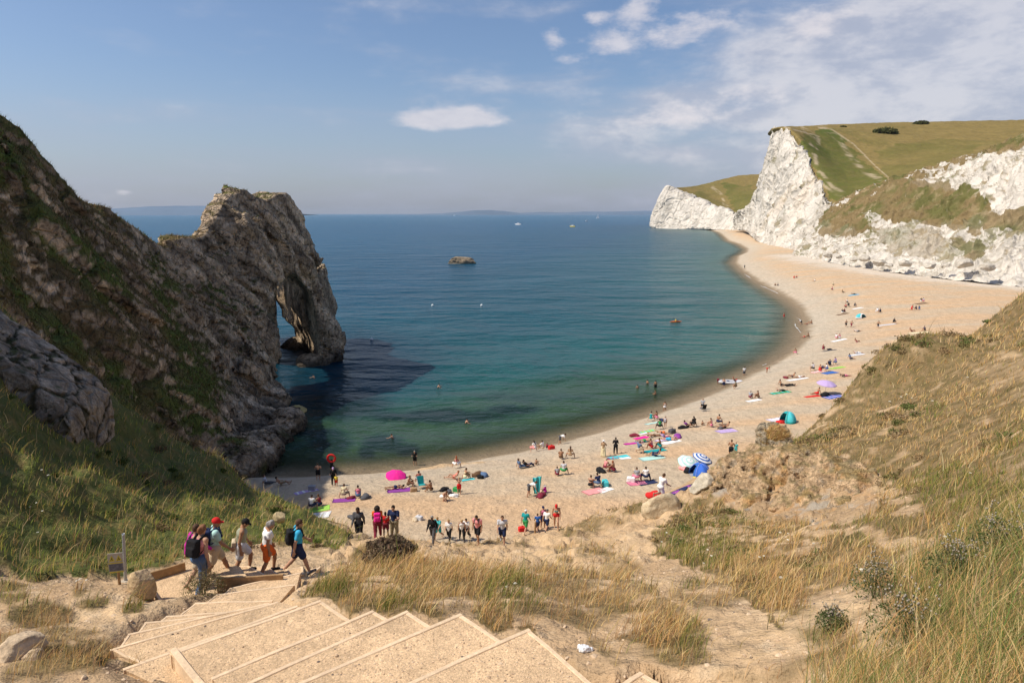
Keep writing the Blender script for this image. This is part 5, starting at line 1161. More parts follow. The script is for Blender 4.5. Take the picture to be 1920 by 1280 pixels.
def part_prims(kind, J, fem):
    up, fw, hu, hf = J['up'], J['fw'], J['hu'], J['hf']; X = A([1., 0, 0]); ps = []; R = np.stack([X, hf, hu], 1)
    tor = lambda g, bot=.02: [('c', J['pel']+up*bot, J['waist'], .12+g, .11+g), ('c', J['waist'], J['chest'], (.105 if not fem else .095)+g, (.13 if not fem else .115)+g), ('c', J['pel']+up*(bot+.02)-X*.06, J['pel']+up*(bot+.02)+X*.06, .10+g, .10+g), ('c', J['chest']-X*.06, J['chest']+X*.06, .115+g, .115+g)]
    if kind in ('tshirt', 'blouse', 'hoodie'):
        ps = tor(.018, -.03)+[('c', J['shL'], J['shR'], .068+.01, .068+.01)]
        e = {'tshirt': .55, 'blouse': .40, 'hoodie': 1.}[kind]
        for n in 'LR':
            ps += [('c', J['sh'+n], lerp(J['sh'+n], J['el'+n], e), .072, .064)]
            if kind == 'hoodie': ps += [('c', J['el'+n], lerp(J['el'+n], J['wr'+n], .85), .058, .042)]
        if fem: ps += [('e', J['chest']+X*s*.06+fw*.09-up*.03, (.058, .06, .058)) for s in (-1, 1)]
        ps += [('-e', J['neck']+up*.03+hf*.01, (.075, .075, .05), R)]
        if kind == 'blouse': ps += [('-c', J['neck']+up*.07-X*.13, J['neck']+up*.07+X*.13, .085, .085)]
    elif kind == 'tank':
        ps = tor(.014, -.02)+[('c', J['chest']+X*s*.08, J['neck']+X*s*.085-up*.02, .06, .045) for s in (-1, 1)]+[('-e', J['neck']+up*.03, (.08, .08, .07), R)]
    elif kind == 'bikini':
        ps = [('e', J['chest']+X*s*.06+fw*.09-up*.03, (.06, .055, .05)) for s in (-1, 1)]+[('c', J['chest']-up*.03-X*.07-fw*.055, J['chest']-up*.03+X*.07-fw*.055, .075, .075), ('-c', J['chest']+up*.07-X*.2, J['chest']+up*.07+X*.2, .075, .075), ('-c', J['chest']-up*.14-X*.2, J['chest']-up*.14+X*.2, .075, .075)]
    elif kind in ('shorts', 'trousers', 'briefs', 'leggings'):
        g = .02 if kind in ('shorts', 'trousers') else .010
        ps = [('c', J['hipL']-J['up']*0, J['hipR'], .112+g, .112+g), ('c', J['pel'], J['pel']+up*.07, .115+g, .108+g), ('c', J['pel']-fw*.045-X*.06-up*.04, J['pel']-fw*.045+X*.06-up*.04, .09+g, .09+g)]
        e = {'shorts': .72, 'trousers': 1, 'briefs': .12, 'leggings': 1}[kind]
        for n in 'LR':
            ps += [('c', J['hip'+n], lerp(J['hip'+n], J['kn'+n], e), .096+g, .06+.03*(1-e)+g*1.2+(.012 if kind == 'shorts' else 0))]
            if e == 1: ps += [('c', J['kn'+n], lerp(J['kn'+n], J['an'+n], .93), .060+g, .042+g)]
    elif kind in ('skirt', 'long_skirt'):
        e = .75 if kind == 'skirt' else 1.
        m_ = (J['knL']+J['knR'])/2; a_ = (J['anL']+J['anR'])/2
        ps = [('c', J['pel']+up*.08, lerp(J['pel'], m_, .5), .115, .15), ('c', lerp(J['pel'], m_, .4), m_, .15, .15)]+[('c', J['hip'+n], J['kn'+n], .12, .10) for n in 'LR']
        if kind == 'long_skirt': ps += [('c', J['kn'+n], lerp(J['kn'+n], J['an'+n], .85), .11, .12) for n in 'LR']+[('c', m_, lerp(m_, a_, .85), .13, .14)]
    elif kind in ('hair', 'long_hair', 'bun', 'curly'):
        ps = [('e', J['head']+hu*.018-hf*.014, (.084, .098, .112), R)]
        if kind == 'long_hair': ps += [('c', J['head']-hf*.05, J['neck']-J['fw']*.10-up*.12, .075, .06), ('c', J['neck']-J['fw']*.09-up*.08, J['chest']-J['fw']*.12-up*.02, .065, .035)]
        if kind == 'bun': ps += [('e', J['head']-hf*.10-hu*.01, (.045, .05, .05), R), ('e', J['head']-hf*.06-hu*.05, (.06, .06, .06), R)]
        if kind == 'curly': ps += [('e', J['head']-hf*.05-hu*.03, (.14, .12, .15), R), ('e', J['neck']-J['fw']*.07-up*.04, (.14, .09, .13))]
        ps += [('-e', J['head']+hf*.085-hu*.045, (.075, .075, .095), R)]
        if kind == 'hair': ps += [('-e', J['head']-hu*.16-hf*.02, (.12, .12, .075), R)]
    elif kind == 'cap':
        ps = [('e', J['head']+hu*.035-hf*.006, (.090, .106, .095), R), ('-b', J['head']-hu*.105, (.2, .2, .1), .0, R), ('b', J['head']+hf*.12+hu*.012, (.055, .05, .002), .006, R)]
    elif kind == 'hat':
        ps = [('e', J['head']+hu*.04, (.092, .108, .10), R), ('-b', J['head']-hu*.105, (.3, .3, .1), .0, R), ('e', J['head']+hu*.015, (.19, .21, .022), R)]
    elif kind == 'backpack':
        Rb = np.stack([X, J['fw'], up], 1); c_ = J['chest']-up*.06-J['fw']*.20
        ps = [('b', c_, (.105, .045, .16), .045, Rb), ('b', c_-up*.07-J['fw']*.075, (.08, .015, .07), .035, Rb), ('c', c_+up*.20-X*.02, c_+up*.24+X*.02, .014, .014)]
    elif kind == 'straps':
        for s in (-1, 1):
            t = J['neck']-up*.0+X*s*.10; bk = J['chest']+up*.08-J['fw']*.15+X*s*.07; fr = J['chest']+J['fw']*.145+X*s*.105-up*.02; lo = J['waist']+X*s*.12-J['fw']*.09
            ps += [('c', bk, t+up*.045, .024, .026), ('c', t+up*.045, t+J['fw']*.085, .026, .026), ('c', t+J['fw']*.085, fr, .026, .02), ('c', fr, lo, .016, .014)]
    elif kind == 'shoes':
        for n in 'LR': ps += [('c', J['he'+n], J['to'+n], .048, .040), ('c', J['an'+n], J['he'+n], .042, .046)]
    elif kind == 'satchel':
        c_ = J['pel']+X*.02-J['fw']*.18+up*.0; Rb = np.stack([X, J['fw'], up], 1); ps = [('b', c_, (.12, .03, .09), .03, Rb), ('c', c_+up*.1+X*.05, J['shL']+up*.06, .012, .012)]
    return ps
PCACHE = {}
def pmesh(pose, fem, kind, hires):
    key = (pose, fem, kind, hires)
    if key in PCACHE: return PCACHE[key]
    J = skeleton(POSES[pose], fem); res = {0: .030, 1: .018, 2: .011}[hires]
    bp_ = body_prims(J, fem, hires == 2)
    lowz = min([min(p[1][2]-p[3], p[2][2]-p[4]) for p in bp_ if p[0] == 'c'])
    pr = bp_ if kind == 'body' else part_prims(kind, J, fem)
    if kind != 'body' and hires < 2 and res > .02 and kind in ('cap', 'hat', 'straps'): res = .02
    if kind in ('cap', 'hat', 'shoes', 'hair', 'straps') and hires == 2: res = .010
    V, Q = sdf_mesh(pr, res, k={'body': .022, 'cap': .004, 'hat': .004}.get(kind, .03), noise=0 if kind in ('body', 'cap', 'hat', 'shoes', 'straps') else (.010 if 'hair' in kind or kind in ('bun', 'curly') else .006), nf=22 if 'hair' in kind or kind == 'curly' else 11)
    V[:, 2] -= lowz
    me_o = mk(kind, V, Q, None); me = me_o.data; me.materials.append(MATS['skin_m']); bpy.data.objects.remove(me_o)
    PCACHE[key] = me; return me
smat('m')
PEOPLE = []
def person(pos, pose, rz, label, skin='m', top=None, bot='shorts:black', hair='hair:brown', extra=(), h=1.62, fem=False, hires=0, dz=0., group=None, scale=None):
    """top/bot/hair/extra are 'garment:colour'"""
    s = h/1.70; e = empty('person', pos, radians(rz), label, 'person', group); e.scale = (s*(scale or 1), s, s)
    e.location.z += dz
    items = [('body', 'body', smat(skin))]
    for it, nm in ((top, 'top'), (bot, 'bottom')):
        if it: k, c = it.split(':'); items.append((k, {'tshirt': 'tshirt', 'blouse': 'blouse', 'hoodie': 'hoodie', 'tank': 'vest', 'bikini': 'bikini_top', 'shorts': 'shorts', 'trousers': 'trousers', 'briefs': 'swim_briefs', 'leggings': 'leggings', 'skirt': 'skirt', 'long_skirt': 'skirt'}[k], cmat(c)))
    if hair: k, c = hair.split(':'); items.append((k, 'hair', hmat(c)))
    for it in extra: k, c = it.split(':'); items.append((k, {'satchel': 'shoulder_bag'}.get(k, k), cmat(c)))
    for k, nm, m_ in items:
        me = pmesh(pose, fem, k, hires); o = bpy.data.objects.new(nm, me); C.objects.link(o); o.parent = e
        o.material_slots[0].link = 'OBJECT'; o.material_slots[0].material = m_
    PEOPLE.append(e); return e
# ---------------------------------------------------------------- walkers on the stairs (near)
def st(px, py, z): return PZ(px, py, z)
F3z = [p[0, 2] for p in F3]
person(st(380, 1113, LANDZ), 'down', -20, 'woman in pink top and jeans with a black backpack, rearmost on the steps', 'm', 'tank:pink', 'trousers:denim', 'bun:ginger', ('backpack:black', 'straps:black', 'shoes:dgrey'), 1.70, True, 2)
person(st(372, 1092, LANDZ), 'walk', -30, 'person in a magenta shirt mostly hidden behind the woman in pink', 'm', 'hoodie:magenta', 'shorts:beige', 'hair:brown', ('straps:dgrey',), 1.55, True, 1)
person(st(408, 1086, F3z[0]), 'walk', -62, 'man in red cap, mint shirt and beige shorts walking downhill', 't', 'tshirt:mint', 'shorts:beige', None, ('cap:red', 'backpack:navy', 'straps:navy', 'shoes:dgrey'), 1.70, False, 2)
person(st(456, 1078, F3z[1]), 'down', -72, 'man in black cap and sage vest with a pale striped bag on his hip', 't', 'tank:sage', 'shorts:lgrey', 'hair:dark', ('cap:black', 'shoes:black', 'satchel:beige'), 1.58, False, 2)
person(st(504, 1080, F3z[2]), 'down', -58, 'grey haired woman in white blouse and orange shorts on the steps', 't', 'blouse:white', 'shorts:orange', 'bun:grey', ('shoes:black',), 1.58, True, 2)
person(st(561, 1076, F3z[3]), 'walk2', -64, 'man in bright blue shirt with black backpack, lowest of the near walkers', 'm', 'tshirt:sky', 'shorts:navy', 'hair:brown', ('backpack:black', 'straps:black', 'shoes:dgrey'), 1.64, False, 2)
# ---------------------------------------------------------------- walkers below the mound
def gp(px, py, dm=15.): return hit(px, py, dmin=dm)
def PD(px, py, d): p = P(px, py, d); p[2] = hz(p[0], p[1]); return p
person(P(674, 1013, 31.5), 'walk', 176, 'woman with very long black hair in dark clothes nearest the grass bank', 'd', 'hoodie:dgrey', 'long_skirt:black', 'long_hair:dark', (), 1.74, True, 1)
person(P(709, 1010, 30.5), 'walk2', 10, 'woman with curly black hair, orange top and hot pink backpack', 'd', 'tshirt:orange', 'trousers:maroon', 'curly:dark', ('backpack:hot',), 1.62, True, 1)
person(P(724, 1006, 33.0), 'stand', 0, 'child in rust coloured top half hidden behind the pink backpack', 'd', 'hoodie:red', 'shorts:maroon', 'hair:dark', (), 1.30, True, 1)
person(P(740, 1012, 31.0), 'hands', 168, 'man in navy t-shirt and khaki trousers carrying things, facing uphill', 'm', 'tshirt:navy', 'trousers:khaki', 'hair:dark', ('shoes:brown',), 1.72, False, 1)
person(gp(812, 1017), 'walk', 165, 'person in black hooded top with a grey shoulder bag', 'd', 'hoodie:black', 'trousers:dgrey', 'hair:grey', ('satchel:grey', 'shoes:dgrey'), 1.60, True, 1)
person(gp(822, 1010), 'walk2', 150, 'blond person in turquoise shirt behind the black hooded top', 'm', 'tshirt:turq', 'shorts:teal', 'hair:blond', (), 1.62, False, 1)
person(gp(842, 1014), 'walk', 172, 'long haired blond woman in white shirt and black leggings', 'm', 'tshirt:white', 'leggings:black', 'long_hair:blond', ('shoes:dgrey',), 1.60, True, 1)
person(gp(866, 1014), 'down', -172, 'person with fair hair in white top beside the dark haired woman', 'm', 'tank:white', 'leggings:black', 'hair:blond', ('shoes:dgrey',), 1.58, True, 1)
person(gp(875, 1012), 'walk2', 165, 'short dark haired woman in pale shirt and black trousers', 'm', 'tshirt:white', 'trousers:black', 'hair:dark', ('shoes:dgrey',), 1.58, True, 1)
person(gp(896, 1019), 'down', 160, 'man in salmon pink shirt and black shorts touching his face', 't', 'tshirt:pink', 'shorts:black', 'hair:dark', ('straps:dgrey',), 1.60, False, 1)
person(gp(942, 1020), 'walk', 178, 'man in pale grey t-shirt and navy shorts walking alone uphill', 'm', 'tshirt:lgrey', 'shorts:navy', 'hair:brown', ('shoes:grey',), 1.64, False, 1)
person(gp(985, 999), 'walk', -25, 'man in teal shirt and white cap carrying a red bag', 'm', 'tshirt:teal', 'shorts:green', 'hair:grey', ('cap:white', 'shoes:beige'), 1.68, False, 1)
person(gp(1008, 996), 'walk2', 10, 'boy in bright blue t-shirt beside the wooden post', 'm', 'tshirt:blue', 'shorts:navy', 'hair:brown', ('shoes:black',), 1.30, False, 1)
person(gp(1018, 990), 'stand', -160, 'person in blue cap standing behind the boy in blue', 'm', 'tank:rose', 'shorts:navy', 'hair:brown', ('cap:navy',), 1.60, False, 1)
person(gp(1025, 995), 'walk', -30, 'man in white t-shirt and dark cap near the red hat', 'm', 'tshirt:white', 'shorts:navy', None, ('cap:dgrey', 'shoes:dgrey'), 1.58, False, 1)
person(gp(1043, 992), 'down', 170, 'woman in red sun hat and swimsuit at the right end of the group', 'm', 'bikini:teal', 'briefs:red', 'long_hair:brown', ('cap:red',), 1.60, True, 1)
# ---------------------------------------------------------------- people on the beach and in the shallows
def bch(px, py, *a, **k): return person(hit(px, py, water=False, dmin=34 if py > 690 else 64), *a, **k)
def sea_p(px, py, dz, *a, **k):
    p = PZ(px, py, 0.); return person(p, *a, dz=dz, **k)
bch(499,909,'sitout',-80,'person in pale grey top sitting at the shaded left end of the beach','m','tshirt:lgrey','trousers:dgrey','hair:brown',hires=1)
bch(527,909,'lean',-70,'tanned sunbather leaning back at the shaded left end of the beach','t',None,'shorts:khaki','hair:dark',hires=1)
bch(597,900,'hands',12,'shirtless man in black shorts standing at the water with back turned','m',None,'shorts:black','hair:dark',hires=1)
bch(623,890,'armsup',-10,'person in black swimsuit holding a red ring overhead','t','tank:black','briefs:black','hair:dark',fem=True,hires=1)
bch(626,910,'hands',190,'adult in black wetsuit with lavender cap near the water edge','m','hoodie:black','trousers:black',None,('cap:lilac',),h=1.66,hires=1)
bch(631,911,'stand',180,'small child in yellow top and red shorts held by the adult in black','m','tshirt:yellow','shorts:red','hair:blond',h=1.0,hires=1)
bch(645,935,'sitx',0,'blond person in cream top sitting on a purple towel','m','tshirt:cream','shorts:khaki','hair:brown',fem=True,hires=1)
bch(672,933,'sit',15,'person in plum vest and jeans sitting right of the purple towel','m','tank:rose','trousers:denim','hair:dark',fem=True,hires=1)
bch(584,957,'sitx',-10,'person in white t-shirt sitting nearest the left grass bank','m','tshirt:white','shorts:navy','hair:dark',hires=1)
bch(600,950,'sit',60,'tanned person sitting on the lime green towel','t','tank:maroon','shorts:navy','hair:brown',fem=True,hires=1)
sea_p(778,868,-.25,'hands',175,'person in black t-shirt and shorts standing shin deep in the water','m','tshirt:black','shorts:black','hair:grey',hires=1)
bch(742,917,'back',-75,'sunbather with dark hair lying on a purple mat','t','bikini:navy','briefs:navy','hair:dark',fem=True,hires=1)
bch(766,912,'sit',-100,'tanned person with knees up beside the deck chair','t',None,'shorts:brown','hair:ginger',hires=1)
bch(785,910,'chair',20,'dark haired person in coral top reclining in a deck chair','m','tank:coral','shorts:grey','hair:dark',fem=True,hires=1,dz=.12)
bch(809,922,'sit',70,'tanned person with drawn up knees between the deck chair and green bag','t',None,'briefs:brown','hair:dark',hires=1)
bch(829,938,'crouch',-120,'shirtless man in white shorts crouching forward on the open sand','m',None,'shorts:white','hair:brown',hires=1)
bch(861,926,'armsup',180,'boy in red swimming shorts standing beside the green bag','m',None,'shorts:red','hair:blond',h=1.4,hires=1)
bch(852,898,'lean',80,'person in coral swimsuit lounging behind the boy in red shorts','m','tank:coral','briefs:coral','hair:red',fem=True,hires=1)
bch(872,898,'sit',-60,'woman with brown hair sitting by a turquoise towel','t','bikini:cream','briefs:cream','hair:brown',fem=True,hires=1)
bch(856,878,'sitx',5,'red haired woman with sun reddened back and white skirt at the waterline','m','bikini:rose','skirt:white','long_hair:red',fem=True,hires=1)
bch(975,878,'sitout',-70,'person in denim blue top sitting against a companion on the pale shingle','m','tshirt:denim','trousers:denim','hair:brown',hires=1)
bch(988,876,'lean',-60,'person in black lying beside the one in denim blue','m','tshirt:black','trousers:navy','hair:dark',hires=1)
bch(1005,872,'sit',-30,'small brown haired child sitting alone on pale shingle','t',None,'briefs:brown','hair:dark',h=1.0,hires=1)
bch(1003,847,'sitx',40,'woman with dark hair in pink and white sitting by the water','m','tshirt:white','skirt:pink','long_hair:dark',fem=True,hires=1)
bch(1018,843,'sit',60,'man in white t-shirt sitting by the water','m','tshirt:white','shorts:beige','hair:dark',hires=1)
bch(1025,841,'sit',-60,'child in maroon top beside the man in white by the water','m','tshirt:maroon','shorts:black','hair:dark',h=1.0,hires=1)
bch(1050,833,'bend',-80,'bending man in white t-shirt picking stones at the waterline','m','tshirt:white','shorts:dgrey','hair:dark',hires=1)
bch(1052,861,'sit',0,'bare backed sunbather sitting left of the blond one','t',None,'briefs:brown','hair:brown',hires=1)
bch(1069,860,'sitx',-10,'long haired sunbather in tan top sitting beside the bare backed one','t','tank:tan','briefs:tan','long_hair:brown',fem=True,hires=1)
bch(1045,892,'sit',10,'child in grey top sitting with an adult in lilac grey','m','tshirt:grey','shorts:maroon','hair:dark',h=1.3,hires=1)
bch(1057,890,'sitx',0,'adult in lilac grey top sitting beside a child in grey','m','tshirt:lgrey','shorts:green','hair:dark',hires=1)
bch(992,930,'bend',-75,'man in white t-shirt leaning forward to hold a turquoise towel','m','tshirt:white','shorts:dgrey','hair:brown',hires=1)
bch(1023,924,'sit',60,'child in magenta top and white hat near the turquoise towel','m','tshirt:magenta','shorts:magenta',None,('hat:white',),h=1.0,hires=1)
bch(1131,856,'hands',-20,'woman in white sun hat and long pale yellow skirt','t','tank:tan','long_skirt:cream','hair:brown',('hat:white',),fem=True,hires=1)
bch(1154,851,'hands',0,'woman dressed all in black standing near the pale yellow skirt','d','hoodie:black','trousers:black','hair:dark',fem=True,hires=1)
bch(1135,884,'sitx',-40,'person in pink top sitting left in the group of two beside a black bag','m','tank:pink','shorts:maroon','hair:grey',fem=True,hires=1)
bch(1151,885,'sit',60,'reddened sunbather with brown hair opposite the pink top','t',None,'shorts:maroon','hair:red',hires=1)
bch(1107,914,'sit',-20,'woman in black bikini sitting on the left of a pink towel','m','bikini:black','briefs:black','hair:brown',fem=True,hires=1)
bch(1122,914,'sitx',30,'person in navy top sitting right of the woman in black bikini','m','tshirt:navy','shorts:denim','hair:dark',hires=1)
bch(1194,903,'sitx',0,'person in grey top sitting on a rose towel','m','tshirt:grey','shorts:rose','hair:brown',fem=True,hires=1)
bch(1211,902,'sitx',0,'person in white top and navy trousers beside the rose towel','m','tshirt:white','trousers:navy','hair:dark',hires=1)
bch(1238,931,'kneel',-60,'man in white t-shirt kneeling at the top of the sand behind the slope','m','tshirt:white','shorts:white','hair:brown',hires=1)
bch(1370,858,'hands',-30,'shirtless man in black shorts standing with a child near the rock knob','t',None,'shorts:black','hair:brown',h=1.68,hires=1)
bch(1379,852,'stand',160,'child in turquoise leaning on the shirtless man near the rock knob','m','tshirt:turq','shorts:turq','hair:brown',h=1.15,hires=1)
# the big group
bch(1197,850,'sitx',-50,'person in light blue shirt sitting at the left front of the big group','m','tshirt:denim','shorts:beige','hair:brown')
bch(1222,841,'sit',70,'sunburnt sunbather with knees up in the middle of the big group','t','tank:rose','shorts:red','hair:brown')
bch(1238,840,'sit',60,'bronzed sunbather sitting on the teal mat','t',None,'shorts:teal','hair:brown')
bch(1230,856,'lean',75,'person leaning back in navy vest, frontmost in the big group','t','tank:navy','shorts:navy','hair:dark')
bch(1226,819,'front',-80,'sunbather in brown briefs lying on their front in the big group','t',None,'briefs:brown','hair:brown')
bch(1244,814,'back',80,'sunbather in orange swimwear lying behind the lilac towel','m','bikini:orange','briefs:orange','hair:blond',fem=True)
bch(1256,826,'front',70,'sunbather in light blue shorts lying at the right of the big group','m',None,'shorts:sky','hair:brown')
bch(1208,829,'back',-85,'sunbather lying on a turquoise towel at the left of the big group','m','bikini:coral','briefs:green','hair:blond',fem=True)
bch(1246,823,'lean',-70,'person in lilac t-shirt lounging on the lilac towel','m','tshirt:lilac','shorts:rose','hair:brown',fem=True)
bch(1237,805,'sitx',0,'person in green vest sitting at the back of the big group','d','tank:green','shorts:black','hair:dark')
bch(1247,802,'stand',150,'slim standing child at the back of the big group','m','tank:lgrey','briefs:black','hair:brown',h=1.3)
bch(1220,790,'sitx',-30,'woman in teal swimsuit sitting on a mint towel near the water','m','tank:teal','briefs:teal','hair:dark',fem=True)
bch(1232,786,'sit',40,'shirtless person sitting on the mint towel near the water','t',None,'shorts:rose','hair:dark')
# further along
sea_p(1195,728,-1.02,'stand',20,'bather chest deep, leftmost of four swimmers off the right beach','m',None,'shorts:black','hair:dark')
sea_p(1214,719,-.98,'stand',-60,'bather chest deep, farthest of four swimmers off the right beach','t',None,'shorts:black','hair:dark')
sea_p(1229,726,-.55,'stand',0,'bather waist deep, rightmost of four swimmers off the right beach','t',None,'shorts:black','hair:dark')
sea_p(1229,740,-.95,'hands',60,'bather bending low, nearest of four swimmers off the right beach','t',None,'shorts:black','hair:brown')
sea_p(1246,773,-.10,'stand',0,'woman in white bikini wading at the water edge','t','bikini:white','briefs:white','hair:brown',fem=True)
sea_p(1357,725,-.25,'hands',150,'shirtless man in navy shorts standing by the inflatable boat','m',None,'shorts:navy','hair:brown')
sea_p(1395,703,-.25,'stand',0,'person in white t-shirt paddling alone right of the inflatable boat','m','tshirt:white','shorts:dgrey','hair:dark')
bch(1380,729,'sitx',60,'person in khaki sitting on wet sand below the inflatable boat','t','tshirt:khaki','shorts:brown','hair:dark')
bch(1438,699,'bend',-60,'bare child bending over at the edge of the wet sand','t',None,'briefs:red','hair:brown',h=1.3)
bch(1317,768,'chair',160,'person sitting in the black beach chair by the water','m','tshirt:grey','shorts:black','hair:brown',dz=.1)
bch(1406,747,'sit',-40,'person in grey hoodie sitting on a white towel','m','hoodie:grey','shorts:maroon','hair:grey')
bch(1422,747,'sit',50,'tanned person opposite the grey hoodie on the white towel','t',None,'shorts:brown','hair:brown')
bch(1289,801,'lean',-80,'person in purple top lounging, left of the trio by black bags','m','tshirt:purple','shorts:black','hair:dark',fem=True)
bch(1302,801,'sitx',20,'woman in black dress sitting in the middle of the trio','m','tshirt:black','skirt:black','long_hair:dark',fem=True)
bch(1316,798,'sit',-60,'small child sitting at the right of the trio','t',None,'briefs:brown','hair:dark',h=.95)
bch(1334,801,'sit',40,'sunbather at the left of the three on the lilac towel','m','bikini:rose','briefs:rose','hair:brown',fem=True)
bch(1346,797,'sitx',-50,'dark haired sunbather at the back of the three on the lilac towel','t',None,'shorts:navy','hair:dark')
bch(1360,803,'lean',70,'sunbather stretched out at the right of the three on the lilac towel','t','bikini:black','briefs:black','hair:brown',fem=True)
bch(1464,724,'sitout',-80,'sunbather sitting up next to one lying in black','t',None,'shorts:black','hair:dark')
bch(1481,724,'back',-95,'person in black lying flat beside the sitting sunbather','m','tshirt:black','trousers:black','hair:dark')
bch(1466,734,'front',-80,'person in dark vest lying on the green towel','m','tank:dgrey','shorts:black','hair:dark')
bch(1533,740,'sitout',95,'tanned person in red shorts sitting under the lilac parasol','t',None,'shorts:red','hair:dark')
bch(1485,708,'lean',85,'sunbather propped up at the left end of the long white towel','t',None,'briefs:navy','hair:dark')
bch(1499,709,'back',-85,'sunbather with raised knee at the right end of the long white towel','t','bikini:white','briefs:white','hair:brown',fem=True)
bch(1584,706,'front',-85,'person lying in pink and black half hidden by the grassy crest','m','tshirt:black','shorts:rose','hair:dark')
bch(1525,695,'sitx',30,'dark haired person at the left of the blue towel group','m','tshirt:white','shorts:black','hair:dark')
bch(1537,696,'sit',-40,'sunbather in red at the middle of the blue towel group','t','bikini:red','shorts:red','hair:red',fem=True)
bch(1551,696,'sitx',70,'person in white sitting on the bright blue towel','m','tshirt:white','shorts:blue','hair:brown')
bch(1556,686,'sit',0,'person in navy at the back of the blue towel group','m','tshirt:navy','shorts:black','hair:dark')
bch(1567,684,'sitx',40,'person in lilac blue top at the right of the blue towel group','m','tshirt:lilac','shorts:denim','hair:brown')
bch(1594,674,'sitout',-85,'person in blue grey sitting near the grassy crest','m','tshirt:denim','shorts:navy','hair:dark')
bch(1609,663,'front',-85,'person lying on a pale towel just above the one in blue grey','m','tshirt:lgrey','shorts:white','hair:red')
bch(1543,656,'sit',-40,'woman in maroon swimsuit sitting beside a dark bag','t','tank:maroon','briefs:maroon','hair:red',fem=True)
bch(1492,665,'sitx',10,'sunbather alone at the edge of the wet sand','t',None,'shorts:rose','hair:brown')
bch(1508,633,'back',-80,'sunbather lying on wet sand, left of two together','m',None,'briefs:red','hair:brown')
bch(1516,634,'sitx',30,'sunbather sitting on wet sand, right of two together','t',None,'shorts:brown','hair:dark')
bch(1513,609,'lean',80,'sunbather leaning back at the surf, left of the upper pair','t',None,'briefs:maroon','hair:red')
bch(1522,608,'sit',40,'sunbather sitting at the surf, right of the upper pair','t','bikini:brown','briefs:brown','hair:dark',fem=True)
sea_p(1502,608,-.1,'bend',60,'person in white vest standing in the foaming surf','m','tank:white','shorts:black','hair:dark')
sea_p(1470,595,-.30,'stand',20,'shirtless man in red shorts wading beyond the surf','m',None,'shorts:red','hair:dark')
bch(1568,635,'sit',-40,'person in pale top, left of a pair on the middle beach','m','tshirt:white','shorts:rose','hair:red',fem=True)
bch(1575,635,'sit',40,'person in pink top, right of a pair on the middle beach','m','tshirt:pink','shorts:lgrey','hair:brown')
bch(1606,642,'lean',-70,'sunbather in rose swimwear lounging below the surf line runners','t','bikini:rose','briefs:rose','hair:brown',fem=True)
bch(1608,622,'front',-80,'person lying on a dark mat below the two runners','m','tshirt:white','shorts:dgrey','hair:dark')
bch(1586,613,'run',-35,'running person in black shorts, left of the running pair','t','bikini:black','shorts:black','hair:dark',fem=True)
bch(1596,614,'run',-50,'running person in maroon shorts, right of the running pair','t',None,'shorts:maroon','hair:dark')
bch(1646,615,'run',-55,'running person alone with arms out near the lone dark sunbather','t',None,'shorts:black','hair:brown')
bch(1675,607,'sitx',-85,'person in black hoodie sitting at the end of a long grey towel','m','hoodie:black','shorts:black','hair:dark')
bch(1579,587,'sit',-40,'person in black, left of a pair near the surf','m','tshirt:black','shorts:white','hair:dark')
bch(1584,586,'sit',40,'person in maroon, right of a pair near the surf','m','tshirt:maroon','shorts:black','hair:dark')
bch(1586,577,'sit',10,'person in coral sitting above the pair in black and maroon','m','tshirt:coral','shorts:black','hair:brown')
bch(1591,576,'sitx',0,'person in black sitting beside the one in coral','m','tshirt:black','shorts:black','hair:dark')
bch(1589,568,'sit',80,'person in white sitting by a light towel, farthest of that cluster','m','tshirt:white','shorts:black','hair:dark')
bch(1602,576,'sitx',-60,'person in dark top sitting at the left of a white towel','m','tshirt:dgrey','shorts:black','hair:brown')
bch(1645,586,'sitx',-30,'person in white right of the small pop up shelter','m','tshirt:white','trousers:lgrey','hair:dark')
bch(1651,586,'sit',60,'person in navy beside the one in white by the small shelter','m','tshirt:navy','shorts:black','hair:dark')
bch(1709,582,'kneel',-90,'person kneeling bolt upright in red at the left of a trio','t','tank:red','shorts:red','hair:brown')
bch(1718,581,'sit',60,'person in navy with raised arm in the middle of a trio','m','tshirt:navy','shorts:black','hair:dark')
bch(1724,582,'sitx',40,'person in denim blue at the right of a trio','m','tshirt:denim','shorts:denim','hair:dark')
bch(1727,566,'sit',-40,'person in black top, left of the farthest pair on the sand','m','tshirt:black','shorts:white','hair:dark')
bch(1732,567,'sitx',40,'person in white, right of the farthest pair on the sand','m','tshirt:white','shorts:rose','hair:brown')
bch(1709,622,'lean',-80,'sunbather at the left of the cream towel below the trio','t','bikini:maroon','briefs:maroon','hair:red',fem=True)
bch(1734,621,'sit',85,'sunbather at the right of the cream towel below the trio','m','tshirt:navy','shorts:black','hair:dark')
bch(1580,549,'sitout',-80,'person sitting on a dark mat on the far beach','t','tank:olive','shorts:black','hair:brown')
bch(1601,552,'front',-80,'person lying flat on a blue towel on the far beach','t',None,'shorts:black','hair:dark')
bch(1561,544,'sit',30,'person in pale top, front one of two on the far beach','m','tshirt:pink','shorts:black','hair:dark')
bch(1562,535,'sit',-30,'person in cream top, rear one of two on the far beach','m','tshirt:cream','shorts:brown','hair:dark')
bch(1527,528,'sitout',80,'lone person in white sitting on the far upper beach','m','tshirt:white','shorts:tan','hair:brown')
bch(1489,522,'sit',-10,'person in red, left of two small figures on the far beach','t','tshirt:red','shorts:red','hair:dark')
bch(1494,521,'sit',10,'person in coral, right of two small figures on the far beach','t','tshirt:coral','shorts:black','hair:dark')
bch(1453,536,'sit',-40,'sunbather near the far waterline, left of a tiny pair','t',None,'shorts:brown','hair:dark')
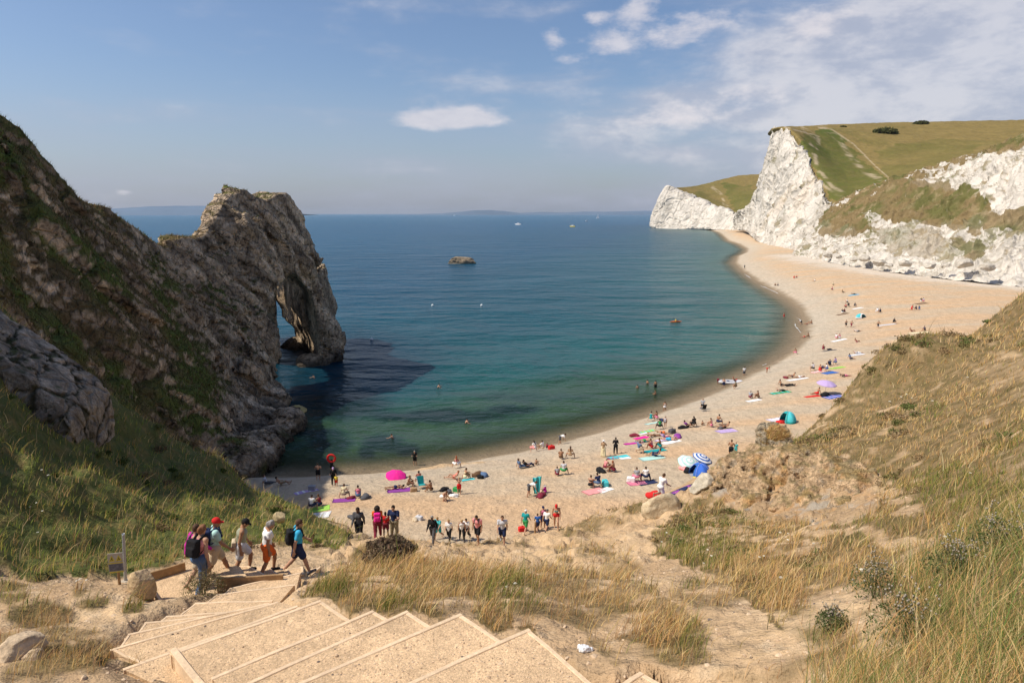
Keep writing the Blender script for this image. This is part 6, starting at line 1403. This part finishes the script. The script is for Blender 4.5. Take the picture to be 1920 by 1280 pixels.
bch(1459,536,'sit',40,'sunbather near the far waterline, right of a tiny pair','t','tank:grey','shorts:black','hair:dark')
bch(1396,503,'stand',0,'farthest lone figure in dark clothes standing near the waterline','m','hoodie:dgrey','trousers:black','hair:dark')
for px, py, rz, lb in ((820,726,-80,'swimmer alone in the middle of the bay'),(738,822,70,'swimmer with pale cap close to the near beach'),(872,793,-70,'swimmer with white splash midway between beach and bay'),(590,709,60,'swimmer beside the arch in its shadow')):
    sea_p(px, py, -.98, 'swim', rz, lb, 'm', None, 'briefs:black', 'hair:dark')

# ================================================================ things on the beach
def towel(px, py, w_, l_, rz, c, label, c2=None, dmin=34):
    p = hit(px, py, dmin=dmin if py > 690 else 64); n, m_ = 9, 13; u, v = np.meshgrid(np.linspace(-.5, .5, n), np.linspace(-.5, .5, m_), indexing='ij')
    a = radians(rz); lx = u*w_; ly = v*l_; x = p[0]+lx*cos(a)-ly*sin(a); y = p[1]+lx*sin(a)+ly*cos(a)
    q = xyz(x, y, 0, 3.); x = x+.04*perlin(q+5); y = y+.04*perlin(q+9)
    z = hz(x, y)+.035+.025*perlin(q)
    T = np.stack([x-p[0], y-p[1], z-p[2]], -1).reshape(-1, 3); B_ = T-A([0, 0, .03]); fa = grid_faces(n, m_); N_ = n*m_
    rim = [i*m_ for i in range(n)]+[(n-1)*m_+j for j in range(1, m_)]+[i*m_+m_-1 for i in range(n-2, -1, -1)]+[j for j in range(m_-2, 0, -1)]
    rf = A([[rim[i], rim[(i+1) % len(rim)], rim[(i+1) % len(rim)]+N_, rim[i]+N_] for i in range(len(rim))])
    Fa = np.vstack([fa, fa[:, ::-1]+N_, rf]); mi = None; ms = [cmat(c)]
    if c2: ms.append(cmat(c2)); st_ = (np.arange(len(fa)) % (m_-1)) % 3 == 1; mi = np.concatenate([st_, st_, np.zeros(len(rf), bool)]).astype(int)
    o = mk('towel', np.vstack([T, B_]), Fa, ms, midx=mi); o.location = [float(k) for k in p]; return tag(o, label, 'towel')
TW = [(575,921,.8,1.9,-60,'lilac','lilac and white towel near the waterline left of the black shorts man','white'),(645,938,1.,1.7,-80,'purple','purple towel under the person in cream top'),(596,955,1.,1.7,-75,'lime','lime green towel under the seated pair'),
 (594,967,1.3,1.9,-85,'lgrey','crumpled white and grey towel in front of the lime one','white'),(752,919,1.1,2.2,-80,'purple','dark purple mat left of the deck chair'),(876,899,.7,1.2,-70,'turq','turquoise towel beside the brown haired woman'),
 (1160,857,.9,1.9,-75,'turq','turquoise towel at the feet of the woman in black'),(1150,859,.5,1.2,-70,'red','red and blue towel beside the turquoise one','blue'),(1172,859,.6,1.,-75,'white','white towel right of the turquoise one'),(1114,921,1.,1.8,-60,'pink','pink towel under the woman in black bikini'),
 (1134,919,.8,1.3,-50,'white','white towel touching the pink one'),(1194,906,.9,1.5,-75,'rose','rose towel under the person in grey'),(1213,905,.9,1.6,-70,'navy','navy blanket under the person in white'),(1258,929,.9,2.2,-80,'navy','navy and plum towel behind the kneeling man','purple'),
 (1202,821,.9,1.5,-70,'hot','hot pink towel at the left of the big group'),(1213,809,.8,1.7,-75,'lime','yellow and green towel behind the hot pink one','turq'),(1207,813,.6,1.,-70,'white','small white towel in front of the yellow and green one'),(1188,831,.7,1.9,-80,'magenta','magenta towel at the far left of the big group'),
 (1206,828,.8,1.6,-75,'turq','turquoise towel in the big group behind the light blue shirt'),(1228,845,.9,2.1,-75,'teal','teal mat under the sunburnt pair'),(1222,859,1.1,2.2,-75,'mint','pale mint towel at the very front of the big group'),(1245,825,.8,1.8,-75,'lilac','lilac towel in the middle of the big group','white'),
 (1258,829,.9,2.,-65,'white','white towel at the right of the big group'),(1226,793,.9,1.9,-80,'mint','mint towel near the water behind the big group'),(1413,751,1.,1.7,-80,'white','white towel under the grey hoodie'),(1362,808,1.2,2.,-75,'lilac','lilac towel in front of the group of three'),
 (1455,787,1.2,1.8,-75,'white','patterned white blanket beside the turquoise tent','lilac'),(1463,736,1.,2.6,-80,'green','green towel below the pair in black','turq'),(1563,744,1.4,2.3,-75,'blue','blue and white mat below the lilac parasol','lilac'),(1523,743,.8,1.8,-85,'red','red towel under the lilac parasol'),
 (1495,711,1.,2.9,-80,'white','long white towel shared by two sunbathers'),(1556,699,1.4,2.,-75,'blue','bright blue towel in the middle beach group'),(1533,697,1.,1.8,-80,'pink','pale pink towel left of the bright blue one','white'),(1568,690,1.,2.4,-80,'lime','green edged towel right of the bright blue one'),
 (1555,657,.9,2.4,-85,'dgrey','dark mat right of the woman in maroon'),(1606,665,1.2,2.4,-80,'lgrey','pale towel near the grassy crest','white'),(1662,609,1.,3.6,-85,'lgrey','long grey towel leading to the black hoodie'),(1608,578,1.2,2.4,-85,'white','white towel right of the seated cluster'),
 (1722,624,1.2,3.6,-85,'cream','cream towel below the trio'),(1601,553,1.1,3.,-80,'sky','blue towel on the far beach'),(1573,638,1.2,2.6,-85,'white','white towel under the pair on the middle beach'),(1580,589,1.2,2.6,-85,'brown','brown towel under the pair in black and maroon'),(1728,569,1.4,3.,-85,'brown','brown mat under the farthest pair')]
for t in TW: towel(*t[:7], c2=t[7] if len(t) > 7 else None)
_bv = {}
def bag(px, py, s, c, label, kind=0, dmin=34, rz=0, cat='bag'):
    if kind not in _bv:
        if kind == 0: pr = [('b', A([0, 0, .16]), (.20, .10, .10), .06, None), ('c', A([-.12, 0, .28]), A([0, 0, .40]), .02, .02), ('c', A([0, 0, .40]), A([.12, 0, .28]), .02, .02), ('e', A([.1, .1, .12]), (.14, .08, .12))]
        elif kind == 1: pr = [('e', A([0, 0, .12]), (.26, .2, .14)), ('e', A([.22, .05, .09]), (.18, .16, .11)), ('e', A([-.2, .08, .10]), (.16, .18, .12)), ('c', A([-.1, -.15, .06]), A([.25, -.2, .04]), .05, .04)]
        else: pr = [('b', A([0, 0, .17]), (.20, .13, .12), .03, None), ('b', A([0, 0, .33]), (.22, .15, .01), .03, None), ('c', A([-.2, 0, .3]), A([0, 0, .46]), .015, .015), ('c', A([0, 0, .46]), A([.2, 0, .3]), .015, .015)]
        V, Q = sdf_mesh(pr, .022, k=.03, noise=.015, nf=7); o = mk('bag', V, Q, None); _bv[kind] = o.data; o.data.materials.append(MATS['skin_m']); bpy.data.objects.remove(o)
    o = bpy.data.objects.new('bag' if kind != 2 else 'cool_box', _bv[kind]); C.objects.link(o); p = hit(px, py, dmin=dmin); o.location = [float(k) for k in p]; o.location.z -= .02; o.scale = (s,)*3; o.rotation_euler = (0, 0, radians(rz))
    o.material_slots[0].link = 'OBJECT'; o.material_slots[0].material = cmat(c); return tag(o, label, cat)
BG = [(585,919,1.2,'grey','grey box bag standing on the lilac towel near the waterline',2),(659,935,1.,'maroon','plum bag between the two people at the purple towel',1),(686,934,1.5,'dgrey','dark heap of bags right of the jeans and plum vest',1),(660,971,1.0,'dgrey','dark bags heaped beside the woman with very long hair',1),
 (776,921,1.1,'tan','sandy yellow bag in front of the deck chair',0),(832,919,1.2,'black','black bag between the crouching man and the deck chair',1),(843,925,1.,'dgrey','dark rucksack left of the green bag',0),(856,921,1.1,'green','bright green bag beside the boy in red shorts',0),(851,931,1.,'white','white and lime bag in front of the green one',1),
 (896,892,1.6,'brown','large brown bag in the heap on the pale shingle',1),(908,893,1.5,'denim','blue grey bag at the right of the heap on the pale shingle',1),(901,897,1.,'black','black bag in front of the heap on the pale shingle',0),(1034,842,1.3,'red','red bag standing beside the family at the water',0),(1014,931,1.3,'maroon','dark red rucksack beside the child in magenta',1),
 (1125,884,1.5,'black','black bag left of the person in pink top',1),(1183,903,1.3,'white','white and maroon bag left of the rose towel',0),(1229,932,1.5,'red','red bag beside the kneeling man',1),(1290,884,1.5,'black','black bag beside the blue tent',1),(1283,881,1.3,'pink','pink bag left of the black one by the blue tent',1),(1190,818,1.4,'maroon','maroon bag at the left of the hot pink towel',1),
 (1260,812,1.5,'dgrey','dark round bag behind the big group',0),(1270,820,1.6,'purple','purple bag at the right of the big group',1),(1243,790,1.3,'navy','navy bag right of the mint towel',1),(1464,793,1.3,'red','red bag in front of the turquoise tent',1),(1548,742,2.,'black','black heap of bags under the lilac parasol',1),(1135,910,1.4,'turq','turquoise bag right of the pink towel',0),
 (1556,656,1.2,'black','black bag beside the woman in maroon',1),(1280,803,1.4,'black','black bag left of the trio',1),(1352,803,1.3,'dgrey','dark bag amid the three on the lilac towel',1),(778,975,.9,'beige','beige bundle on the sand below the crouching man',1),(786,974,1.,'lgrey','pale grey bag beside the beige bundle',0),(979,995,1.,'red','red bag carried low by the man in teal',0),
 (1543,690,1.4,'navy','navy bag in the blue towel group',1),(1474,709,1.3,'maroon','maroon bag left of the long white towel',1)]
for i, t in enumerate(BG): bag(*t[:5], kind=t[5], rz=i*47)
def parasol(pos, r_, tilt, taz, cols, label, ring=False, hgt=1.5, pole=True, droop=.34):
    e = empty('beach_umbrella', pos, 0, label, 'umbrella'); n = 48; rings = 12
    V = [[0, 0, droop*r_]]; 
    for j in range(1, rings+1):
        q = j/rings
        for k in range(n):
            a = 2*pi*k/n; g8 = abs(((k/n*8) % 1)-.5)*2; rr_ = r_*q*(1-.05*(1-g8)*q); V.append([rr_*cos(a), rr_*sin(a), droop*r_*(1-q**1.8)-.03*r_*(1-g8)*q])
    F1 = [[0, 1+k, 1+(k+1) % n] for k in range(n)]; mi = [0]*n if ring else [int(k/n*8) % len(cols) for k in range(n)]
    for j in range(rings-1):
        for k in range(n):
            a = 1+j*n+k; b_ = 1+j*n+(k+1) % n; F1.append([a, a+n, b_+n, b_]); mi.append((j//2+1) % len(cols) if ring else int(k/n*8) % len(cols))
    can = mk('canopy', V, F1, [cmat(c) for c in cols], e, smooth=True, midx=mi); sm = can.modifiers.new('t', 'SOLIDIFY'); sm.thickness = .012; sm.offset = -1
    R = Vector((sin(radians(tilt))*sin(radians(taz)), sin(radians(tilt))*cos(radians(taz)), cos(radians(tilt)))); qr = R.to_track_quat('Z', 'Y')
    can.rotation_mode = 'QUATERNION'; can.rotation_quaternion = qr; top = R*hgt; can.location = top
    V, Q = sdf_mesh([('c', A([0, 0, -.1]), A([0, 0, hgt+droop*r_+.06]), .02, .016)], .012, k=.002)
    po = mk('pole', V, Q, cmat('lgrey'), e); po.rotation_mode = 'QUATERNION'; po.rotation_quaternion = qr
    for k in range(8):
        a = 2*pi*k/8; tip = A([r_*cos(a), r_*sin(a), -.012]); hub = A([0, 0, droop*r_*.45])
        V, Q = sdf_mesh([('c', hub, tip*.62+A([0, 0, droop*r_*(1-.62**1.8)-.03]), .010, .008)], .008, k=.002)
        rb = mk('rib', V, Q, cmat('lgrey'), e); rb.rotation_mode = 'QUATERNION'; rb.rotation_quaternion = qr; rb.location = top
    return e
bp0 = hit(742, 897, dmin=34); parasol(bp0, .92, 16, 150, ['hot'], 'hot pink beach umbrella tilted low over the sand near the waterline', hgt=.32)
parasol(hit(1289, 875, dmin=34), 1.0, 24, 155, ['mint', 'white'], 'mint and white striped beach umbrella lying beside the blue striped one', ring=True, hgt=.45)
parasol(hit(1313, 867, dmin=34), .88, 20, 120, ['blue', 'white'], 'blue and white striped beach umbrella above the blue dome tent', ring=True, hgt=.45)
parasol(hit(1546, 739, dmin=34), 1.15, 8, 160, ['lilac'], 'lilac blue beach parasol over the tanned person in red shorts', hgt=1.35)
def dome_tent(pos, rx, ry, rz_, c, c2, label, yaw=0, openf=.32):
    e = empty('beach_tent', pos, radians(yaw), label, 'tent'); nu, nv = 40, 16; V = []; 
    u = np.linspace(0, 2*pi, nu, endpoint=False); v = np.linspace(0, pi/2, nv)
    U, W_ = np.meshgrid(u, v, indexing='ij'); sq = 1+.06*np.cos(4*U)
    X_g = np.stack([rx*np.cos(U)*np.cos(W_)*sq, ry*np.sin(U)*np.cos(W_)*sq, rz_*np.sin(W_)**.9*(1+.02*np.cos(8*U))], -1).reshape(-1, 3)
    Fa = []; mi = []
    for i in range(nu):
        for j in range(nv-1):
            a0 = (u[i]+pi/2) % (2*pi)
            door = abs(((u[i]+pi) % (2*pi))-pi+pi/2) < pi*openf and j < nv*.62
            if door: continue
            Fa.append([i*nv+j, ((i+1) % nu)*nv+j, ((i+1) % nu)*nv+j+1, i*nv+j+1]); mi.append(1 if (j < 2 or (abs(((u[i]+pi) % (2*pi))-pi+pi/2) < pi*openf+.25)) else 0)
    sh_ = mk('shell', X_g, Fa, [cmat(c), cmat(c2)], e, midx=mi); s_ = sh_.modifiers.new('t', 'SOLIDIFY'); s_.thickness = .015
    for k, az_ in enumerate((pi/4, 3*pi/4)):
        t = np.linspace(-1, 1, 25); pr = []
        pts = [A([rx*1.05*cos(az_)*sin(x*pi/2), ry*1.05*sin(az_)*sin(x*pi/2), rz_*1.02*cos(x*pi/2)**.9 if abs(x) < 1 else 0]) for x in t]
        V, Q = sdf_mesh([('c', pts[i], pts[i+1], .014, .014) for i in range(24)], .02, k=.004); mk('tent_pole', V, Q, cmat('lgrey'), e)
    fl = []; n = 24
    Vf = [[rx*.96*cos(2*pi*k/n), ry*.96*sin(2*pi*k/n), .03] for k in range(n)]+[[rx*.96*cos(2*pi*k/n), ry*.96*sin(2*pi*k/n), .0] for k in range(n)]
    mk('groundsheet', Vf, [list(range(n)), list(range(2*n-1, n-1, -1))]+[[i, i+n, (i+1) % n+n, (i+1) % n] for i in range(n)], cmat('grey'), e, smooth=False)
    return e
COL['royal'] = (.05, .15, .60); dome_tent(hit(1312, 890, dmin=34), 1.0, .85, 1.0, 'royal', 'blue', 'royal blue dome tent with a yellow sill on the sand', yaw=-85, openf=.12)
dome_tent(hit(1477, 791, dmin=34), .98, .80, 1.12, 'turq', 'teal', 'turquoise pop up beach tent with its opening to the left', yaw=-85, openf=.2)
dome_tent(hit(1614, 596, dmin=34), 1.25, .9, .95, 'turq', 'white', 'small teal and white pop up shelter on the middle beach', yaw=20, openf=.2)
# yellow sill strip of the blue tent: groundsheet lip
def sdf_obj(name, prims, res, mat, parent=None, k=.02, noise=0., nf=8):
    V, Q = sdf_mesh(prims, res, k=k, noise=noise, nf=nf); return mk(name, V, Q, mat, parent)
for e_ in [o for o in C.objects if o.get('label', '').startswith('royal blue')]:
    sdf_obj('door_sill', [('c', A([.55, -.72, .06]), A([.95, -.20, .05]), .06, .05)], .02, cmat('yellow'), e_)
# deck chairs
def deckchair(pos, rz, c, label):
    e = empty('deck_chair', pos, radians(rz), label, 'chair')
    for s in (-1, 1):
        sdf_obj('side_frame', [('c', A([s*.27, -.45, .02]), A([s*.27, .35, .42]), .016, .016), ('c', A([s*.27, .42, .02]), A([s*.27, -.35, .78]), .016, .016), ('c', A([s*.27, -.35, .50]), A([s*.27, .2, .42]), .016, .016)], .014, cmat('grey'), e, k=.004)
    sdf_obj('seat', [('b', A([0, .12, .36]), (.26, .24, .004), .012, Rx(8))], .02, cmat(c), e, k=.004); sdf_obj('backrest', [('b', A([0, -.27, .62]), (.26, .004, .32), .012, Rx(18))], .02, cmat(c), e, k=.004)
    return e
deckchair(hit(790, 915, dmin=34), -160, 'teal', 'dark striped deck chair holding the person in coral'); deckchair(hit(1318, 771, dmin=34), 20, 'black', 'black folding beach chair close to the water')
# ring, boats, kayak
p = PZ(621, 889, 0.3); rp = hit(623, 890, dmin=34)+A([-.02, .02, 1.66]); e = empty('swim_ring', rp, 0, 'red inflatable ring held above a bather head', 'swim ring')
sdf_obj('ring', [('c', A([.36*cos(a), .1*sin(a*1)*0, .36*sin(a)]), A([.36*cos(a+.33), 0, .36*sin(a+.33)]), .10, .10) for a in np.arange(0, 2*pi, .314)], .02, cmat('red'), e, k=.02)
# held turquoise towel
p = hit(1007, 925, dmin=34); u, v = np.meshgrid(np.linspace(-.35, .35, 15), np.linspace(0, 1.3, 18), indexing='ij')
T = np.stack([u*(.6+.3*v), .08*np.sin(u*18)*(1.3-v*.5), v+.05+.08*np.sin(u*4)], -1).reshape(-1, 3)
o = mk('towel', T, grid_faces(15, 18), cmat('turq')); o.location = [float(k) for k in p]; s_ = o.modifiers.new('t', 'SOLIDIFY'); s_.thickness = .02; tag(o, 'turquoise towel held up by the bending man in white', 'towel')
p = PZ(1369, 719, 0.); e = empty('inflatable_boat', p, radians(-12), 'white and navy inflatable boat grounded at the water edge', 'boat')
pts = [A([1.55*cos(a)*(1 if cos(a) < 0 else 1.05), .62*sin(a), .26+.12*max(0, cos(a))**2]) for a in np.linspace(0, 2*pi, 29)]
sdf_obj('hull_tube', [('c', pts[i], pts[i+1], .2, .2) for i in range(28)], .045, cmat('lgrey'), e, k=.03)
sdf_obj('floor', [('b', A([0, 0, .12]), (1.35, .45, .02), .03, None)], .04, cmat('navy'), e); sdf_obj('bench', [('b', A([-.3, 0, .34]), (.16, .5, .03), .03, None)], .03, cmat('navy'), e)
sdf_obj('outboard_motor', [('b', A([-1.75, 0, .5]), (.12, .1, .14), .05, None), ('c', A([-1.75, 0, .4]), A([-1.78, 0, -.1]), .05, .05)], .03, cmat('maroon'), e)
person(PZ(1374, 718, 0.)+A([.3, .05, .2]), 'lean', -60, 'sunburnt person lounging inside the inflatable boat', 't', None, 'shorts:red', 'hair:red')
p = PZ(1267, 604, 0.); e = empty('kayak', p, radians(15), 'orange kayak far out in the bay', 'kayak'); sdf_obj('hull', [('c', A([-1.5, 0, .16]), A([0, 0, .1]), .06, .30), ('c', A([0, 0, .1]), A([1.5, 0, .16]), .30, .06), ('-e', A([-.1, 0, .36]), (.45, .22, .16))], .04, cmat('orange'), e)
sdf_obj('paddle', [('c', A([0, -1., .55]), A([0, 1., .75]), .03, .03), ('e', A([0, -1.1, .53]), (.06, .2, .10)), ('e', A([0, 1.1, .77]), (.06, .2, .10))], .025, cmat('black'), e, k=.01)
person(p+A([-.1, 0, -.02]), 'sitout', 100, 'person in yellow life vest paddling the orange kayak', 't', 'tank:yellow', 'shorts:black', 'hair:dark')
def motorboat(px, py, L_, c, label, rz):
    e = empty('motor_boat', PZ(px, py, 0.), radians(rz), label, 'boat'); s = L_/6
    sdf_obj('hull', [('c', A([-2.6, 0, .5])*s, A([1.2, 0, .5])*s, .85*s, .8*s), ('c', A([1.2, 0, .55])*s, A([3.2, 0, .9])*s, .75*s, .15*s), ('-b', A([0, 0, 2.1])*s, (5*s, 3*s, 1.0*s), .0, None)], .14*s, cmat(c), e, k=.1*s)
    sdf_obj('cabin', [('b', A([-.3, 0, 1.5])*s, (.9*s, .55*s, .45*s), .12*s, None), ('e', A([.9, 0, 1.25])*s, (.8*s, .5*s, .3*s))], .12*s, cmat('white' if c != 'white' else 'lgrey'), e, k=.1*s)
    return e
motorboat(971, 422, 14, 'white', 'white motor boat crossing the open sea, nearest the horizon centre', 160); motorboat(1073, 425.5, 10, 'yellow', 'small yellow boat offshore left of the white headland', 170); motorboat(852, 404.5, 30, 'white', 'faint white vessel far out on the horizon', 10)
motorboat(1100, 415, 10, 'lgrey', 'small grey boat beyond the yellow one', 20)
e = empty('sailing_boat', PZ(1121, 409.5, 0.), 0, 'tiny sailing boat with white sails near the horizon', 'boat')
s = 3.2; sdf_obj('hull', [('c', A([-2.5, 0, .3])*s, A([2.6, 0, .5])*s, .5*s, .15*s)], .2*s, cmat('white'), e)
sdf_obj('mast', [('c', A([0, 0, .3])*s, A([0, 0, 8.4])*s, .08*s, .06*s)], .08*s, cmat('grey'), e)
for nm, pts in (('main_sail', [(-.15, .9), (-2.3, 1.0), (-.15, 8.2)]), ('jib', [(.2, .9), (2.5, .8), (.15, 7.2)])):
    V = [[a*s, .08*s*sg, b_*s] for sg in (-1, 1) for a, b_ in pts]; mk(nm, V, [[0, 1, 2], [5, 4, 3], [0, 3, 4, 1], [1, 4, 5, 2], [2, 5, 3, 0]], cmat('white'), e, smooth=False)
# two swimmers' floats far off
for k, (px, py) in enumerate(((903,573),(697,637),(811,573))):
    e = sdf_obj('buoy', [('e', A([0, 0, .1]), (.32, .32, .3)), ('c', A([0, 0, .3]), A([0, 0, .6]), .06, .04)], .06, cmat('white')); e.location = [float(v) for v in PZ(px, py, 0.)]; tag(e, 'small white mooring buoy floating in the bay', 'buoy', 'white buoys in the bay')
# ---------------------------------------------------------------- warning sign, pole, post, litter
zs = hit(222, 1096, dmin=8); d_ = project(zs)[2]; e = empty('warning_sign', zs, radians(14), 'weathered warning sign with two yellow triangles on a timber stake', 'sign')
hp = 25.2*d_/1280; W_ = hp*.5; S1 = 37*d_/1280/.95; z1 = 66*d_/1280-.02; z0 = z1-S1
sdf_obj('stake', [('b', A([.02, .03, z1*.45]), (.022, .02, z1*.5), .006, None)], .012, M_wood2, e, k=.002)
M_sgn = plain('sign_board', (.42, .40, .34), rough=.6); M_yel = plain('sign_yellow', (.55, .47, .06), rough=.6); M_blk = plain('sign_black', (.03, .03, .03), rough=.6); M_pic = plain('sign_picture', (.12, .13, .16), rough=.5, amt=.6, sc=18.)
def slab_(nm, x0_, x1_, za, zb, y_, t_, m_, par): 
    V = [[x, y, z] for y in (y_-t_, y_) for x, z in ((x0_, za), (x1_, za), (x1_, zb), (x0_, zb))]
    return mk(nm, V, [[0, 1, 2, 3], [7, 6, 5, 4], [0, 4, 5, 1], [1, 5, 6, 2], [2, 6, 7, 3], [3, 7, 4, 0]], m_, par, smooth=False)
bd = slab_('sign_board', -W_, W_, z0, z1, 0., .014, M_sgn, e)
slab_('picture_panel', -W_*.94, W_*.94, z0+S1*.10, z0+S1*.46, -.014, .003, M_pic, e); slab_('yellow_stripe', -W_*.94, W_*.94, z0+S1*.01, z0+S1*.07, -.014, .003, M_yel, e); slab_('yellow_stripe', -W_*.94, W_*.94, z0+S1*.48, z0+S1*.53, -.014, .003, M_yel, e)
for s in (-1, 1):
    cx = s*W_*.46; r_ = W_*.42; zb = z0+S1*.60; V = [[cx-r_, y, zb] for y in (-.017,)]+[[cx+r_, -.017, zb], [cx, -.017, zb+S1*.30]]+[[cx-r_, -.0145, zb], [cx+r_, -.0145, zb], [cx, -.0145, zb+S1*.30]]
    mk('warning_triangle', V, [[0, 1, 2], [5, 4, 3], [0, 3, 4, 1], [1, 4, 5, 2], [2, 5, 3, 0]], M_yel, e, smooth=False)
    sdf_obj('pictogram', [('c', A([cx-r_*.35, -.019, zb+S1*.04]), A([cx, -.019, zb+S1*.14]), .006, .006), ('c', A([cx, -.019, zb+S1*.14]), A([cx+r_*.3, -.019, zb+S1*.05]), .006, .006), ('e', A([cx, -.019, zb+S1*.18]), (.009, .004, .009))], .003, M_blk, e, k=.001)
zp = hit(235, 1090, dmin=8); dp = project(zp)[2]; hh_ = 96*dp/1280
e = empty('metal_pole', zp, 0, 'bare galvanised metal pole leaning right beside the warning sign', 'pole'); V, Q = sdf_mesh([('c', A([0, 0, -.1]), A([.085, 0, hh_]), .036, .036), ('-c', A([.085, 0, hh_+.01]), A([.09, 0, hh_+.3]), .03, .03)], .010, k=.002); mk('tube', V, Q, plain('galvanised', (.36, .39, .42), rough=.45, spec=.5, metal=.4), e); sdf_obj('concrete_foot', [('e', A([0, 0, 0]), (.12, .12, .05))], .015, M_stone2 if 'M_stone2' in globals() else plain('concrete', (.42, .36, .28)), e, noise=.01)
pp_ = hit(1003, 999, dmin=15); e = tag(sdf_obj('wooden_post', [('c', A([0, 0, -.1]), A([.02, 0, .62]), .055, .05)], .015, M_wood2, None, noise=.006), 'short wooden post standing right of the man in teal', 'post'); e.location = [float(v) for v in pp_]
pl_ = hit(1096, 1222, dmin=5); o = sdf_obj('plastic_bag', [('e', A([0, 0, .05]), (.085, .06, .055)), ('e', A([.08, .02, .03]), (.05, .045, .035)), ('e', A([-.06, .03, .05]), (.04, .05, .04)), ('c', A([-.02, 0, .09]), A([-.05, 0, .13]), .015, .006)], .006, plain('white_plastic', (.75, .77, .80), rough=.35, spec=.5, sc=30), None, k=.012, noise=.016, nf=26)
o.location = [float(v) for v in pl_]; tag(o, 'crumpled white plastic bag lying in the dry grass by the steps', 'litter')
